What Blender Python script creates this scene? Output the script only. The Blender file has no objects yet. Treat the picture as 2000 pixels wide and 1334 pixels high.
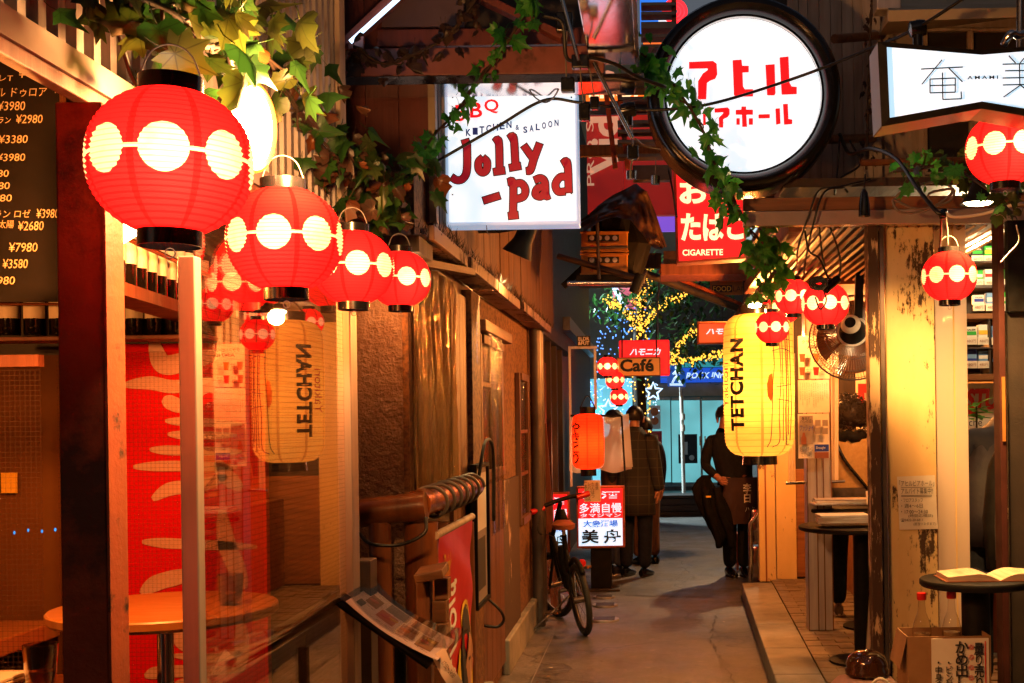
import bpy, bmesh, math, random
from math import radians, sin, cos, pi
from mathutils import Vector, Matrix, noise
R = random.Random(11)
S = bpy.context.scene
COL = S.collection

# ------------------------------------------------------------------ camera, world, sun, exposure
FM = 2.4                      # a scale of k millimetres per photo pixel lies k*FM metres away
VX, VY, CZ, ROLL = 1280, 820, 1.57, radians(.8)
cam = bpy.data.cameras.new('camera'); camo = bpy.data.objects.new('camera', cam); COL.objects.link(camo)
cam.sensor_width = 36; cam.lens = 36 * FM * 1000 / 2000
cam.shift_x = -(VX - 1000) / 2000; cam.shift_y = (VY - 667) / 2000
cam.clip_start = .05; cam.clip_end = 400
camo.matrix_world = Matrix.Translation((0, 0, CZ)) @ Matrix.Rotation(pi / 2, 4, 'X') @ Matrix.Rotation(-ROLL, 4, 'Z')
S.camera = camo
w = bpy.data.worlds.new('World'); S.world = w; w.use_nodes = True
nt = w.node_tree
sky = nt.nodes.new('ShaderNodeTexSky'); sky.sky_type = 'NISHITA'; sky.sun_disc = False
sky.sun_elevation = radians(15); sky.sun_rotation = radians(200)
tint = nt.nodes.new('ShaderNodeMix'); tint.data_type = 'RGBA'; tint.blend_type = 'MULTIPLY'; tint.inputs[0].default_value = 1; tint.inputs[7].default_value = (1, .72, .6, 1)   # town glow on the night sky
nt.links.new(sky.outputs[0], tint.inputs[6]); nt.links.new(tint.outputs[2], nt.nodes['Background'].inputs[0]); nt.nodes['Background'].inputs[1].default_value = .035
sl = bpy.data.lights.new('moon', 'SUN'); sl.energy = .015; sl.angle = radians(10); sl.color = (.7, .8, 1)
so = bpy.data.objects.new('moon', sl); COL.objects.link(so); so.rotation_euler = (radians(40), 0, radians(200))
S.view_settings.view_transform = 'Standard'; S.view_settings.look = 'None'
S.view_settings.exposure = 0.35; S.view_settings.gamma = 1; S.view_settings.use_curve_mapping = False
S.render.engine = 'CYCLES'
cy = S.cycles
cy.use_denoising = True; cy.denoiser = 'OPENIMAGEDENOISE'
cy.max_bounces = 6; cy.diffuse_bounces = 2; cy.glossy_bounces = 3; cy.transmission_bounces = 4; cy.transparent_max_bounces = 14
cy.sample_clamp_indirect = 4; cy.caustics_reflective = False; cy.caustics_refractive = False
cy.use_adaptive_sampling = True; cy.adaptive_threshold = .04

# ------------------------------------------------------------------ helpers
_c, _s = cos(ROLL), sin(ROLL)
def W(x, y, k):
    dx = (x - VX) * k / 1000; dy = (VY - y) * k / 1000
    return Vector((dx * _c + dy * _s, k * FM, CZ - dx * _s + dy * _c))
def T(*a): return Matrix.Translation(a[0] if len(a) == 1 else a)
def RX(a): return Matrix.Rotation(radians(a), 4, 'X')
def RY(a): return Matrix.Rotation(radians(a), 4, 'Y')
def RZ(a): return Matrix.Rotation(radians(a), 4, 'Z')
def SC(x, y=None, z=None):
    y = x if y is None else y; z = x if z is None else z
    return Matrix.Diagonal((x, y, z, 1))
def frame(p, z, up=(0, 0, 1)):
    z = Vector(z).normalized(); up = Vector(up)
    if abs(z.dot(up)) > .98: up = Vector((0, 1, 0))
    x = up.cross(z).normalized(); y = z.cross(x)
    m = Matrix((x, y, z)).transposed().to_4x4(); m.translation = p
    return m
def spline(p, n):
    p = [Vector(a) for a in p]; out = []
    q = [p[0] * 2 - p[1]] + p + [p[-1] * 2 - p[-2]]
    for i in range(1, len(q) - 2):
        for j in range(n):
            t = j / n; a, b, c, d = q[i - 1:i + 3]
            out.append(.5 * (2 * b + (c - a) * t + (2 * a - 5 * b + 4 * c - d) * t * t + (3 * b - a - 3 * c + d) * t ** 3))
    return out + [p[-1]]
class G:
    def __init__(s): s.v = []; s.f = []; s.m = []
    def add(s, vs, fs, mi=0):
        o = len(s.v); s.v += [Vector(a) for a in vs]; s.f += [tuple(i + o for i in f) for f in fs]; s.m += [mi] * len(fs); return s
    def box(s, x0, x1, y0, y1, z0, z1, M=None, mi=0):
        vs = [Vector((x, y, z)) for x in (x0, x1) for y in (y0, y1) for z in (z0, z1)]
        if M is not None: vs = [M @ a for a in vs]
        return s.add(vs, [(0, 1, 3, 2), (4, 6, 7, 5), (0, 4, 5, 1), (2, 3, 7, 6), (0, 2, 6, 4), (1, 5, 7, 3)], mi)
    def cb(s, c, sz, M=None, mi=0):
        c = Vector(c); m = T(c) @ (M or Matrix()); a, b, d = [q / 2 for q in sz]
        return s.box(-a, a, -b, b, -d, d, m, mi)
    def pb(s, x0, y0, x1, y1, k, t, mi=0):
        c = W((x0 + x1) / 2, (y0 + y1) / 2, k); a = (x1 - x0) * k / 2000; d = (y1 - y0) * k / 2000
        return s.box(c.x - a, c.x + a, c.y, c.y + t, c.z - d, c.z + d, None, mi)
    def beam(s, a, b, wd, ht, up=(0, 0, 1), mi=0):
        a = Vector(a); b = Vector(b); m = frame(a, b - a, up)
        return s.box(-wd / 2, wd / 2, -ht / 2, ht / 2, 0, (b - a).length, m, mi)
    def tube(s, pts, r, n=8, mi=0, close=False):
        pts = [Vector(p) for p in pts]; N = len(pts); o = len(s.v); up = Vector((0, 0, 1)); prev = None
        for i, p in enumerate(pts):
            d = (pts[(i + 1) % N] - pts[i - 1]) if close else (pts[min(i + 1, N - 1)] - pts[max(i - 1, 0)])
            if d.length < 1e-7: d = Vector((0, 0, 1))
            d.normalize()
            if prev is None:
                x = d.orthogonal().normalized()
            else:
                x = prev - d * prev.dot(d)
                x = x.normalized() if x.length > 1e-5 else d.orthogonal().normalized()
            prev = x; y = d.cross(x); rr = r[i] if isinstance(r, (list, tuple)) else r
            s.v += [p + (x * cos(2 * pi * j / n) + y * sin(2 * pi * j / n)) * rr for j in range(n)]
        fs = [(o + i * n + j, o + i * n + (j + 1) % n, o + (i + 1) * n + (j + 1) % n, o + (i + 1) * n + j) for i in range(N - 1) for j in range(n)]
        if close: fs += [(o + (N - 1) * n + j, o + (N - 1) * n + (j + 1) % n, o + (j + 1) % n, o + j) for j in range(n)]
        else: fs += [tuple(o + j for j in reversed(range(n))), tuple(o + (N - 1) * n + j for j in range(n))]
        s.f += fs; s.m += [mi] * len(fs); return s
    def cyl(s, a, b, r, n=16, mi=0): return s.tube([a, b], r, n, mi)
    def lathe(s, prof, n=24, M=None, mi=0, cap=True):
        o = len(s.v); M = M or Matrix()
        for r, z in prof: s.v += [M @ Vector((r * cos(2 * pi * j / n), r * sin(2 * pi * j / n), z)) for j in range(n)]
        fs = [(o + i * n + j, o + i * n + (j + 1) % n, o + (i + 1) * n + (j + 1) % n, o + (i + 1) * n + j) for i in range(len(prof) - 1) for j in range(n)]
        if cap: fs += [tuple(o + j for j in reversed(range(n))), tuple(o + (len(prof) - 1) * n + j for j in range(n))]
        s.f += fs; s.m += [mi] * len(fs); return s
    def prism(s, poly, t, M=None, mi=0):
        n = len(poly); M = M or Matrix(); o = len(s.v)
        s.v += [M @ Vector((x, y, 0)) for x, y in poly] + [M @ Vector((x, y, t)) for x, y in poly]
        fs = [tuple(o + i for i in reversed(range(n))), tuple(o + n + i for i in range(n))] + [(o + i, o + (i + 1) % n, o + n + (i + 1) % n, o + n + i) for i in range(n)]
        s.f += fs; s.m += [mi] * len(fs); return s
    def ppoly(s, pts, k, t, mi=0):      # photo-plane outline given thickness t, facing the alley mouth
        q = [W(x, y, k) for x, y in pts]; n = len(q); o = len(s.v)
        s.v += q + [a + Vector((0, t, 0)) for a in q]
        fs = [tuple(o + i for i in range(n)), tuple(o + n + i for i in reversed(range(n)))] + [(o + i, o + n + i, o + n + (i + 1) % n, o + (i + 1) % n) for i in range(n)]
        s.f += fs; s.m += [mi] * len(fs); return s
    def sheet(s, nu, nv, fn, mi=0):
        o = len(s.v); s.v += [Vector(fn(i / nu, j / nv)) for i in range(nu + 1) for j in range(nv + 1)]
        fs = [(o + i * (nv + 1) + j, o + (i + 1) * (nv + 1) + j, o + (i + 1) * (nv + 1) + j + 1, o + i * (nv + 1) + j + 1) for i in range(nu) for j in range(nv)]
        s.f += fs; s.m += [mi] * len(fs); return s
    def loft(s, secs, n=20, mi=0, cap=True, nz=0.0):   # secs: (center, rx, ry) elliptical rings stacked along z
        o = len(s.v)
        for q in secs:
            c = Vector(q[0]); rx, ry = q[1], q[2]
            for j in range(n):
                a = 2 * pi * j / n; p = c + Vector((rx * cos(a), ry * sin(a), 0))
                if nz: p += Vector((cos(a), sin(a), 0)) * nz * noise.noise(p * 14)
                s.v.append(p)
        fs = [(o + i * n + j, o + i * n + (j + 1) % n, o + (i + 1) * n + (j + 1) % n, o + (i + 1) * n + j) for i in range(len(secs) - 1) for j in range(n)]
        if cap: fs += [tuple(o + j for j in reversed(range(n))), tuple(o + (len(secs) - 1) * n + j for j in range(n))]
        s.f += fs; s.m += [mi] * len(fs); return s
def off(p):
    v = Vector((0, 0, 0))
    while p is not None: v = v + p.location; p = p.parent
    return v
def mesh(name, g, mats, sm=None):
    me = bpy.data.meshes.new(name); me.from_pydata([tuple(a) for a in g.v], [], g.f); 
    for m in (mats if isinstance(mats, (list, tuple)) else [mats]): me.materials.append(m)
    me.polygons.foreach_set('material_index', g.m)
    bm = bmesh.new(); bm.from_mesh(me); bmesh.ops.recalc_face_normals(bm, faces=bm.faces); bm.to_mesh(me); bm.free()
    if sm is not None:
        me.polygons.foreach_set('use_smooth', [True] * len(me.polygons))
        if sm < 180: me.set_sharp_from_angle(angle=radians(sm))
    me.update(); return me
def ob(name, g, mats, par=None, sm=None, bev=0):
    o_ = off(par)
    if o_.length > 0: g.v = [a - o_ for a in g.v]
    o = bpy.data.objects.new(name, mesh(name, g, mats, sm)); COL.objects.link(o); o.parent = par
    if bev:
        b = o.modifiers.new('bevel', 'BEVEL'); b.width = bev; b.segments = 2; b.limit_method = 'ANGLE'; b.angle_limit = radians(40)
    return o
def inst(name, me, M, par=None):
    o = bpy.data.objects.new(name, me); COL.objects.link(o); o.parent = par
    o.matrix_basis = T(-off(par)) @ M; return o
def tag(o, label, cat, group=None):
    o['label'] = label; o['category'] = cat
    if group: o['group'] = group
    return o
def thing(name, label, cat, loc=(0, 0, 0), group=None):
    o = bpy.data.objects.new(name, None); COL.objects.link(o); o.location = loc; o.empty_display_size = .1
    return tag(o, label, cat, group)
def struct(o): o['kind'] = 'structure'; return o
def stuff(o): o['kind'] = 'stuff'; return o
def copy_tree(o, parent=None):
    c = o.copy(); COL.objects.link(c); c.parent = parent
    for ch in list(o.children): copy_tree(ch, c)
    return c
def light(kind, loc, e, col, size=.05, par=None, name='bulb_light', tgt=None, spot=None, blend=.5, sy=None):
    l = bpy.data.lights.new(name, kind); l.energy = e; l.color = col
    if kind == 'AREA':
        l.shape = 'RECTANGLE' if sy else 'DISK'; l.size = size
        if sy: l.size_y = sy
    else: l.shadow_soft_size = size
    if spot: l.spot_size = radians(spot); l.spot_blend = blend
    o = bpy.data.objects.new(name, l); COL.objects.link(o); o.parent = par
    loc = Vector(loc); M = frame(loc, loc - Vector(tgt)) if tgt is not None else T(loc)
    o.matrix_basis = T(-off(par)) @ M; return o

# ------------------------------------------------------------------ lettering
def glyphs(s, bold=0.0, lsp=1.0, csp=1.0, res=3, align='CENTER'):
    c = bpy.data.curves.new('t', 'FONT'); c.body = s; c.resolution_u = res; c.offset = bold; c.space_line = lsp; c.space_character = csp; c.align_x = align
    o = bpy.data.objects.new('t', c)
    me = bpy.data.meshes.new_from_object(o)
    vs = [v.co.copy() for v in me.vertices]; fs = [tuple(p.vertices) for p in me.polygons]
    bpy.data.objects.remove(o); bpy.data.curves.remove(c); bpy.data.meshes.remove(me)
    x0 = min(v.x for v in vs); x1 = max(v.x for v in vs); y0 = min(v.y for v in vs); y1 = max(v.y for v in vs)
    return [((v.x - x0) / (x1 - x0) - .5, (v.y - y0) / max(y1 - y0, 1e-6) - .5) for v in vs], fs, (x1 - x0) / max(y1 - y0, 1e-6)
def text(s, c, wd, ht, m, par, right=(1, 0, 0), up=(0, 0, 1), bold=0.0, vert=False, shear=0.0, lift=.002, name='lettering', fn=None, lsp=.85, **kw):
    if vert: s = '\n'.join(s)
    uv, fs, asp = glyphs(s, bold, lsp, **kw)
    if wd is None: wd = ht * asp
    if ht is None: ht = wd / asp
    r = Vector(right).normalized(); u = Vector(up).normalized(); n = r.cross(u); c = Vector(c)
    g = G()
    if fn: g.add([fn(a, b) for a, b in uv], fs)
    else: g.add([c + r * (a * wd + b * ht * shear) + u * (b * ht) + n * lift for a, b in uv], fs)
    o_ = off(par); g.v = [a - o_ for a in g.v]
    me = bpy.data.meshes.new(name); me.from_pydata([tuple(a) for a in g.v], [], g.f); me.materials.append(m)
    o = bpy.data.objects.new(name, me); COL.objects.link(o); o.parent = par; return o
def tp(s, x0, y0, x1, y1, k, m, par, **kw):
    return text(s, W((x0 + x1) / 2, (y0 + y1) / 2, k), (x1 - x0) * k / 1000, (y1 - y0) * k / 1000, m, par, **kw)

# ------------------------------------------------------------------ materials
def _mat(n):
    m = bpy.data.materials.new(n); m.use_nodes = True; t = m.node_tree
    b = t.nodes['Principled BSDF']; return m, t, b
def nd(t, ty, **kw):
    n = t.nodes.new(ty)
    for a, v in kw.items():
        if a.startswith('i_'): n.inputs[int(a[2:])].default_value = v
        else: setattr(n, a, v)
    return n
def math_(t, op, a, b=None, c=None):
    n = nd(t, 'ShaderNodeMath', operation=op)
    for i, q in enumerate((a, b, c)):
        if q is None: continue
        if isinstance(q, (int, float)): n.inputs[i].default_value = q
        else: t.links.new(q, n.inputs[i])
    return n.outputs[0]
def ramp(t, src, p0, p1, c0=(0, 0, 0, 1), c1=(1, 1, 1, 1)):
    r = nd(t, 'ShaderNodeValToRGB'); r.color_ramp.elements[0].position = p0; r.color_ramp.elements[1].position = p1
    r.color_ramp.elements[0].color = c0; r.color_ramp.elements[1].color = c1; t.links.new(src, r.inputs[0]); return r.outputs[0]
def pos(t, st=(1, 1, 1), obj=False):
    g = nd(t, 'ShaderNodeTexCoord').outputs['Object'] if obj else nd(t, 'ShaderNodeNewGeometry').outputs['Position']
    mp = nd(t, 'ShaderNodeMapping'); mp.inputs['Scale'].default_value = st; t.links.new(g, mp.inputs[0]); return mp.outputs[0]
def noi(t, p, sc, det=6, rough=.6):
    n = nd(t, 'ShaderNodeTexNoise'); n.inputs['Scale'].default_value = sc; n.inputs['Detail'].default_value = det; n.inputs['Roughness'].default_value = rough
    t.links.new(p, n.inputs['Vector']); return n.outputs['Fac']
def mixc(t, f, a, b):
    n = nd(t, 'ShaderNodeMix', data_type='RGBA')
    if isinstance(f, (int, float)): n.inputs[0].default_value = f
    else: t.links.new(f, n.inputs[0])
    for i, q in ((6, a), (7, b)):
        if isinstance(q, tuple): n.inputs[i].default_value = (q + (1,))[:4]
        else: t.links.new(q, n.inputs[i])
    return n.outputs[2]
def C(*a): return tuple(a)
def mat(n, c, c2=None, sc=6, ro=.6, me=0, bu=0, bs=60, sp=.5, st=(1, 1, 1), lo=.35, hi=.65, rv=.15, obj=False, c3=None, sc3=2.5, lo3=.55, hi3=.7, rnd=0, ss=0, tr=0, coat=0, bd=.01):
    c, c2, c3 = [q and tuple(z ** 1.28 for z in q) for q in (c, c2, c3)]
    m, t, b = _mat(n); p = pos(t, st, obj)
    col = None
    f = noi(t, p, sc)
    if c2: col = mixc(t, ramp(t, f, lo, hi), c, c2)
    if c3: col = mixc(t, ramp(t, noi(t, p, sc3, 9, .68), lo3, hi3), col or c, c3)
    if rnd:
        oi = nd(t, 'ShaderNodeObjectInfo'); hs = nd(t, 'ShaderNodeHueSaturation')
        t.links.new(math_(t, 'MULTIPLY_ADD', oi.outputs['Random'], rnd, 1 - rnd / 2), hs.inputs['Value'])
        if col: t.links.new(col, hs.inputs['Color'])
        else: hs.inputs['Color'].default_value = c + (1,)
        col = hs.outputs[0]
    if col: t.links.new(col, b.inputs['Base Color'])
    else: b.inputs['Base Color'].default_value = c + (1,)
    t.links.new(math_(t, 'MULTIPLY_ADD', f, rv, ro - rv / 2), b.inputs['Roughness'])
    b.inputs['Metallic'].default_value = me; b.inputs['Specular IOR Level'].default_value = sp
    if tr: b.inputs['Transmission Weight'].default_value = tr
    if coat: b.inputs['Coat Weight'].default_value = coat; b.inputs['Coat Roughness'].default_value = .1
    if bu:
        bp = nd(t, 'ShaderNodeBump'); bp.inputs['Strength'].default_value = bu; bp.inputs['Distance'].default_value = bd
        t.links.new(noi(t, p, bs, 8, .65), bp.inputs['Height']); t.links.new(bp.outputs[0], b.inputs['Normal'])
    return m
def glow(n, c, e, base=None, var=0, sc=3):
    base = base or tuple(q * .5 + .01 for q in c)
    m, t, b = _mat(n); b.inputs['Base Color'].default_value = base + (1,); b.inputs['Roughness'].default_value = .35
    b.inputs['Emission Color'].default_value = c + (1,); b.inputs['Emission Strength'].default_value = e
    if var: t.links.new(math_(t, 'MULTIPLY_ADD', noi(t, pos(t), sc, 2), var * e, e * (1 - var / 2)), b.inputs['Emission Strength'])
    return m
def wood(n, c, c2, axis=2, ro=.6, g=28, bu=.25, coat=0, rnd=.25, dirt=None):
    st = [g, g, g]; st[axis] = g / 14
    m = mat(n, c, c2, 1.0, ro, bu=bu, bs=2.2, st=tuple(st), lo=.3, hi=.7, coat=coat, rnd=rnd)
    return m
# material library
M = {}
def asphalt(n, c, c2, c3):
    m, t, b = _mat(n); p = pos(t)
    col = mixc(t, ramp(t, noi(t, p, 1.7, 8, .7), .35, .7), c, c2)
    col = mixc(t, ramp(t, noi(t, p, 260, 3, .6), .5, .75), col, (c2[0] * 1.7, c2[1] * 1.6, c2[2] * 1.5))     # aggregate
    st = ramp(t, noi(t, pos(t, (1, .45, 1)), 2.6, 9, .72), .52, .66); col = mixc(t, math_(t, 'MULTIPLY', st, .75), col, c3)     # oil and water stains
    col = mixc(t, math_(t, 'MULTIPLY', ramp(t, noi(t, p, 38, 5, .7), .42, .62), .55), col, (c[0] * .45, c[1] * .45, c[2] * .45))     # grit
    col = mixc(t, ramp(t, noi(t, p, 9, 4, .5), .66, .71), col, (c2[0] * 1.5, c2[1] * 1.45, c2[2] * 1.4))     # gum and scuffs
    vo = nd(t, 'ShaderNodeTexVoronoi'); vo.feature = 'DISTANCE_TO_EDGE'; vo.inputs['Scale'].default_value = .55
    wp = nd(t, 'ShaderNodeVectorMath'); wp.operation = 'ADD'; nv = nd(t, 'ShaderNodeTexNoise'); nv.inputs['Scale'].default_value = 3; nv.inputs['Detail'].default_value = 8; t.links.new(p, nv.inputs['Vector'])
    sc_ = nd(t, 'ShaderNodeVectorMath'); sc_.operation = 'SCALE'; sc_.inputs['Scale'].default_value = .5; t.links.new(nv.outputs['Color'], sc_.inputs[0]); t.links.new(p, wp.inputs[0]); t.links.new(sc_.outputs[0], wp.inputs[1]); t.links.new(wp.outputs[0], vo.inputs['Vector'])
    cr = ramp(t, vo.outputs['Distance'], .004, .012, (1, 1, 1, 1), (0, 0, 0, 1)); col = mixc(t, math_(t, 'MULTIPLY', cr, .5), col, (.012, .01, .009))
    t.links.new(col, b.inputs['Base Color'])
    t.links.new(math_(t, 'MULTIPLY_ADD', noi(t, p, 2.2, 7, .7), -.75, .82), b.inputs['Roughness'])
    bp = nd(t, 'ShaderNodeBump'); bp.inputs['Strength'].default_value = .7; bp.inputs['Distance'].default_value = .006
    t.links.new(math_(t, 'SUBTRACT', math_(t, 'ADD', noi(t, p, 170, 4, .7), noi(t, p, 6, 4, .6)), cr), bp.inputs['Height']); t.links.new(bp.outputs[0], b.inputs['Normal']); return m
M['asphalt'] = asphalt('worn asphalt', (.06, .05, .046), (.11, .092, .084), (.028, .022, .02))
M['asphalt2'] = asphalt('newer asphalt patch', (.045, .036, .032), (.075, .06, .052), (.02, .017, .015))
M['concfloor'] = asphalt('stained concrete', (.11, .092, .078), (.17, .14, .12), (.05, .04, .034))
M['concrete'] = mat('concrete', (.22, .2, .17), (.32, .29, .25), 5, .7, bu=.35, bs=90, c3=(.1, .085, .07), sc3=3, lo3=.55, hi3=.75, rnd=.25)
M['paver'] = mat('paver', (.16, .12, .09), (.24, .19, .14), 9, .7, bu=.3, bs=90, rnd=.35)
M['stucco'] = mat('stucco', (.32, .19, .13), (.42, .27, .19), 14, .9, bu=1.0, bs=42, c3=(.2, .11, .075), sc3=4, bd=.05)
M['speckle'] = mat('speckled plaster', (.3, .15, .06), (.11, .055, .028), 45, .85, bu=.5, bs=70, c3=(.12, .035, .02), sc3=16, lo3=.54, hi3=.62)
M['rust'] = mat('rusted steel', (.5, .14, .06), (.34, .09, .045), 5, .6, bu=.3, bs=50, c3=(.13, .06, .045), sc3=3.2, lo3=.5, hi3=.62, rv=.2, sp=.25)
M['rustlit'] = mat('rusted steel lit side', (.45, .13, .05), (.33, .09, .04), 7, .5, bu=.2, bs=50, c3=(.06, .03, .02), sc3=13, lo3=.58, hi3=.66)  # lit-side copy of the rust, for the post face towards the alley
M['alu'] = mat('aluminium', (.62, .55, .52), (.5, .44, .42), 3, .38, me=.6, st=(8, 8, .6), c3=(.3, .22, .17), sc3=6, lo3=.66, hi3=.8)
M['alud'] = mat('dull dark metal', (.14, .12, .12), (.2, .17, .16), 6, .4, me=.7)
M['steel'] = mat('bright steel', (.75, .72, .7), (.6, .57, .55), 5, .18, me=1, rv=.12)
M['chrome'] = mat('polished sheet steel', (.85, .82, .86), (.75, .72, .76), 3, .1, me=1, rv=.06, bu=.04, bs=6)
M['flash'] = mat('coated metal flashing', (.6, .5, .46), (.5, .4, .36), 4, .26, me=.45, rv=.1, c3=(.28, .15, .1), sc3=5, lo3=.6, hi3=.75)
M['corr'] = mat('galvanised siding', (.38, .33, .32), (.29, .24, .23), 7, .5, me=.25, st=(4, 4, .7), c3=(.12, .06, .035), sc3=8, lo3=.57, hi3=.7, bu=.1)
M['redbrown'] = wood('red brown timber', (.24, .06, .05), (.15, .04, .033), 2, .55)
M['beamred'] = mat('red lead painted beam', (.34, .13, .11), (.26, .09, .075), 5, .5, c3=(.06, .025, .02), sc3=7)
M['oak'] = wood('warm timber', (.24, .1, .035), (.12, .048, .018), 2, .5)
M['oakx'] = wood('warm timber x', (.34, .16, .06), (.2, .085, .03), 0, .5)
M['oaky'] = wood('warm timber y', (.3, .15, .06), (.17, .075, .03), 1, .55)
M['darkwood'] = wood('dark old timber', (.075, .04, .022), (.035, .02, .012), 2, .6)
M['darkwoody'] = wood('dark old timber y', (.085, .045, .025), (.04, .022, .014), 1, .6)
M['tan'] = wood('tan weathered board', (.24, .12, .055), (.11, .052, .026), 2, .8, g=40)
M['whiteboard'] = wood('weathered white board', (.5, .4, .32), (.36, .27, .2), 2, .65, g=26)
M['reedy'] = wood('reddish board', (.28, .1, .05), (.16, .05, .025), 2, .6)
M['log'] = wood('varnished log', (.3, .11, .035), (.13, .045, .015), 2, .32, g=18, coat=.5)
M['black'] = mat('black plastic', (.012, .011, .012), (.02, .018, .02), 30, .22, rv=.12)
M['matblack'] = mat('matt black', (.016, .014, .014), (.028, .025, .024), 20, .6, sp=.12)
M['rubber'] = mat('rubber', (.014, .013, .013), (.03, .028, .027), 40, .75, bu=.3, bs=160)
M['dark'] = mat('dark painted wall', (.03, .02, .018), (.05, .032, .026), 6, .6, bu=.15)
M['cord'] = mat('black cable', (.012, .011, .011), ro=.45)
M['cordg'] = mat('grey cable', (.2, .17, .15), ro=.5)
M['paper'] = mat('paper', (.74, .68, .6), (.68, .6, .52), 9, .6)
M['cardboard'] = mat('cardboard', (.4, .24, .12), (.33, .19, .09), 7, .75)
M['ink'] = mat('ink', (.025, .02, .022), ro=.6)
M['chalk'] = mat('chalk', (.72, .58, .4), (.45, .34, .22), 160, .9)
M['board'] = mat('blackboard', (.014, .011, .009), (.022, .016, .013), 12, .85, sp=.15)
M['redplas'] = mat('red plastic', (.6, .02, .015), ro=.35)
M['orangeplas'] = mat('orange plastic', (.7, .2, .03), (.55, .15, .02), 9, .4)
M['yellowplas'] = mat('yellow plastic crate', (.66, .33, .04), (.5, .23, .03), 9, .45)
M['redink'] = mat('red print', (.6, .02, .02), ro=.5)
M['blueink'] = mat('blue print', (.03, .07, .4), ro=.5)
M['greenink'] = mat('green print', (.03, .4, .06), ro=.5)
M['whiteink'] = mat('white print', (.75, .72, .68), ro=.5)
M['greyink'] = mat('grey print', (.32, .28, .27), ro=.5)
M['brownink'] = mat('brown print', (.3, .11, .05), ro=.5)
M['lightblue'] = mat('light blue print', (.2, .35, .6), ro=.5)
M['yellowink'] = mat('yellow print', (.75, .5, .06), ro=.5)
M['menupaper'] = mat('glossy menu paper', (.9, .8, .78), (.84, .72, .7), 9, .4)
M['tarp'] = mat('brown tarpaulin', (.2, .1, .03), (.13, .06, .02), 5, .45, bu=.2, bs=14)
M['bottle'] = mat('dark bottle glass', (.012, .009, .008), ro=.08, sp=.8)
M['foil'] = mat('bottle foil', (.25, .02, .02), ro=.3, me=.6)
M['jar'] = mat('glazed brown jar', (.05, .022, .012), (.1, .045, .02), 6, .12, coat=.6)
M['cloth_pink'] = mat('pink cloth', (.6, .42, .38), (.5, .33, .3), 14, .8, bu=.3, bs=30)
M['skin'] = mat('skin', (.5, .27, .17), (.44, .22, .14), 9, .5)
M['hair'] = mat('dark hair', (.014, .01, .009), (.03, .02, .015), 60, .45)
M['curly'] = mat('brown curly hair', (.05, .025, .014), (.025, .014, .009), 40, .55)
M['sweater'] = mat('tan sweater', (.52, .38, .2), (.44, .31, .16), 40, .9, bu=.3, bs=120)
M['dkknit'] = mat('charcoal jumper', (.022, .021, .024), (.035, .032, .035), 40, .9, bu=.3, bs=120, sp=.12)
M['maroon'] = mat('dark maroon frame', (.1, .035, .03), (.07, .025, .022), 9, .7, sp=.15)
M['jacketl'] = mat('purple grey jacket', (.05, .042, .06), (.035, .03, .045), 9, .6, sp=.25, bu=.3, bs=14)
M['puffer'] = mat('grey puffer', (.06, .052, .05), (.1, .085, .08), 10, .7, sp=.2, bu=.3, bs=12)
M['jeans'] = mat('dark jeans', (.022, .026, .04), (.035, .04, .06), 30, .85, bu=.2, bs=120, sp=.12)
M['jeansl'] = mat('faded jeans', (.12, .15, .2), (.17, .2, .26), 30, .85)
M['trouser'] = mat('black trousers', (.018, .018, .019), (.028, .027, .027), 30, .8, sp=.12)
M['leather'] = mat('black leather', (.012, .011, .011), ro=.2)
M['apron'] = mat('plum apron', (.08, .035, .04), (.06, .026, .03), 10, .85)
M['bagcloth'] = mat('black nylon', (.022, .021, .023), (.035, .033, .034), 14, .5, bu=.2, bs=30, sp=.12)
M['navy'] = mat('navy jacket', (.03, .03, .055), (.045, .045, .07), 12, .6, bu=.15, bs=18, sp=.12)
M['shoe'] = mat('grey trainer', (.25, .22, .19), (.18, .16, .14), 25, .7)
M['tablewood'] = mat('table top wood', (.5, .24, .08), (.4, .18, .055), 3, .35, st=(3, 20, 3), coat=.3)
M['bark'] = mat('bark', (.06, .042, .03), (.03, .022, .017), 16, .9, bu=.7, bs=30)
M['vine'] = mat('vine stem', (.09, .05, .025), (.05, .028, .015), 40, .8)
M['copper'] = mat('copper pipe', (.75, .32, .12), (.6, .22, .07), 6, .25, me=.9)
M['coke'] = mat('red banner', (.6, .012, .015), (.52, .01, .012), 4, .38)
M['redpanel'] = mat('red printed panel', (.66, .01, .008), (.58, .008, .007), 3, .7, sp=.08)
M['strokes'] = mat('pale brush strokes', (.7, .5, .48), (.6, .42, .4), 5, .7, sp=.08)
M['orangewall'] = mat('orange lit wall', (.2, .1, .032), (.15, .07, .022), 3, .7, sp=.15)
M['curtaincloth'] = mat('white cloth', (.6, .52, .46), (.5, .43, .37), 6, .8)
M['teal'] = mat('teal cladding', (.16, .22, .22), (.12, .17, .17), 2, .5)
M['doorglassf'] = mat('door frame', (.3, .34, .34), ro=.35, me=.6)
M['cream'] = mat('cream wall', (.5, .42, .3), (.42, .34, .22), 4, .7)
M['kick'] = wood('dark deck board', (.06, .038, .028), (.035, .022, .017), 0, .5)
M['yelfill'] = mat('mustard board', (.4, .2, .05), (.3, .14, .035), 9, .6)
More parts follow.
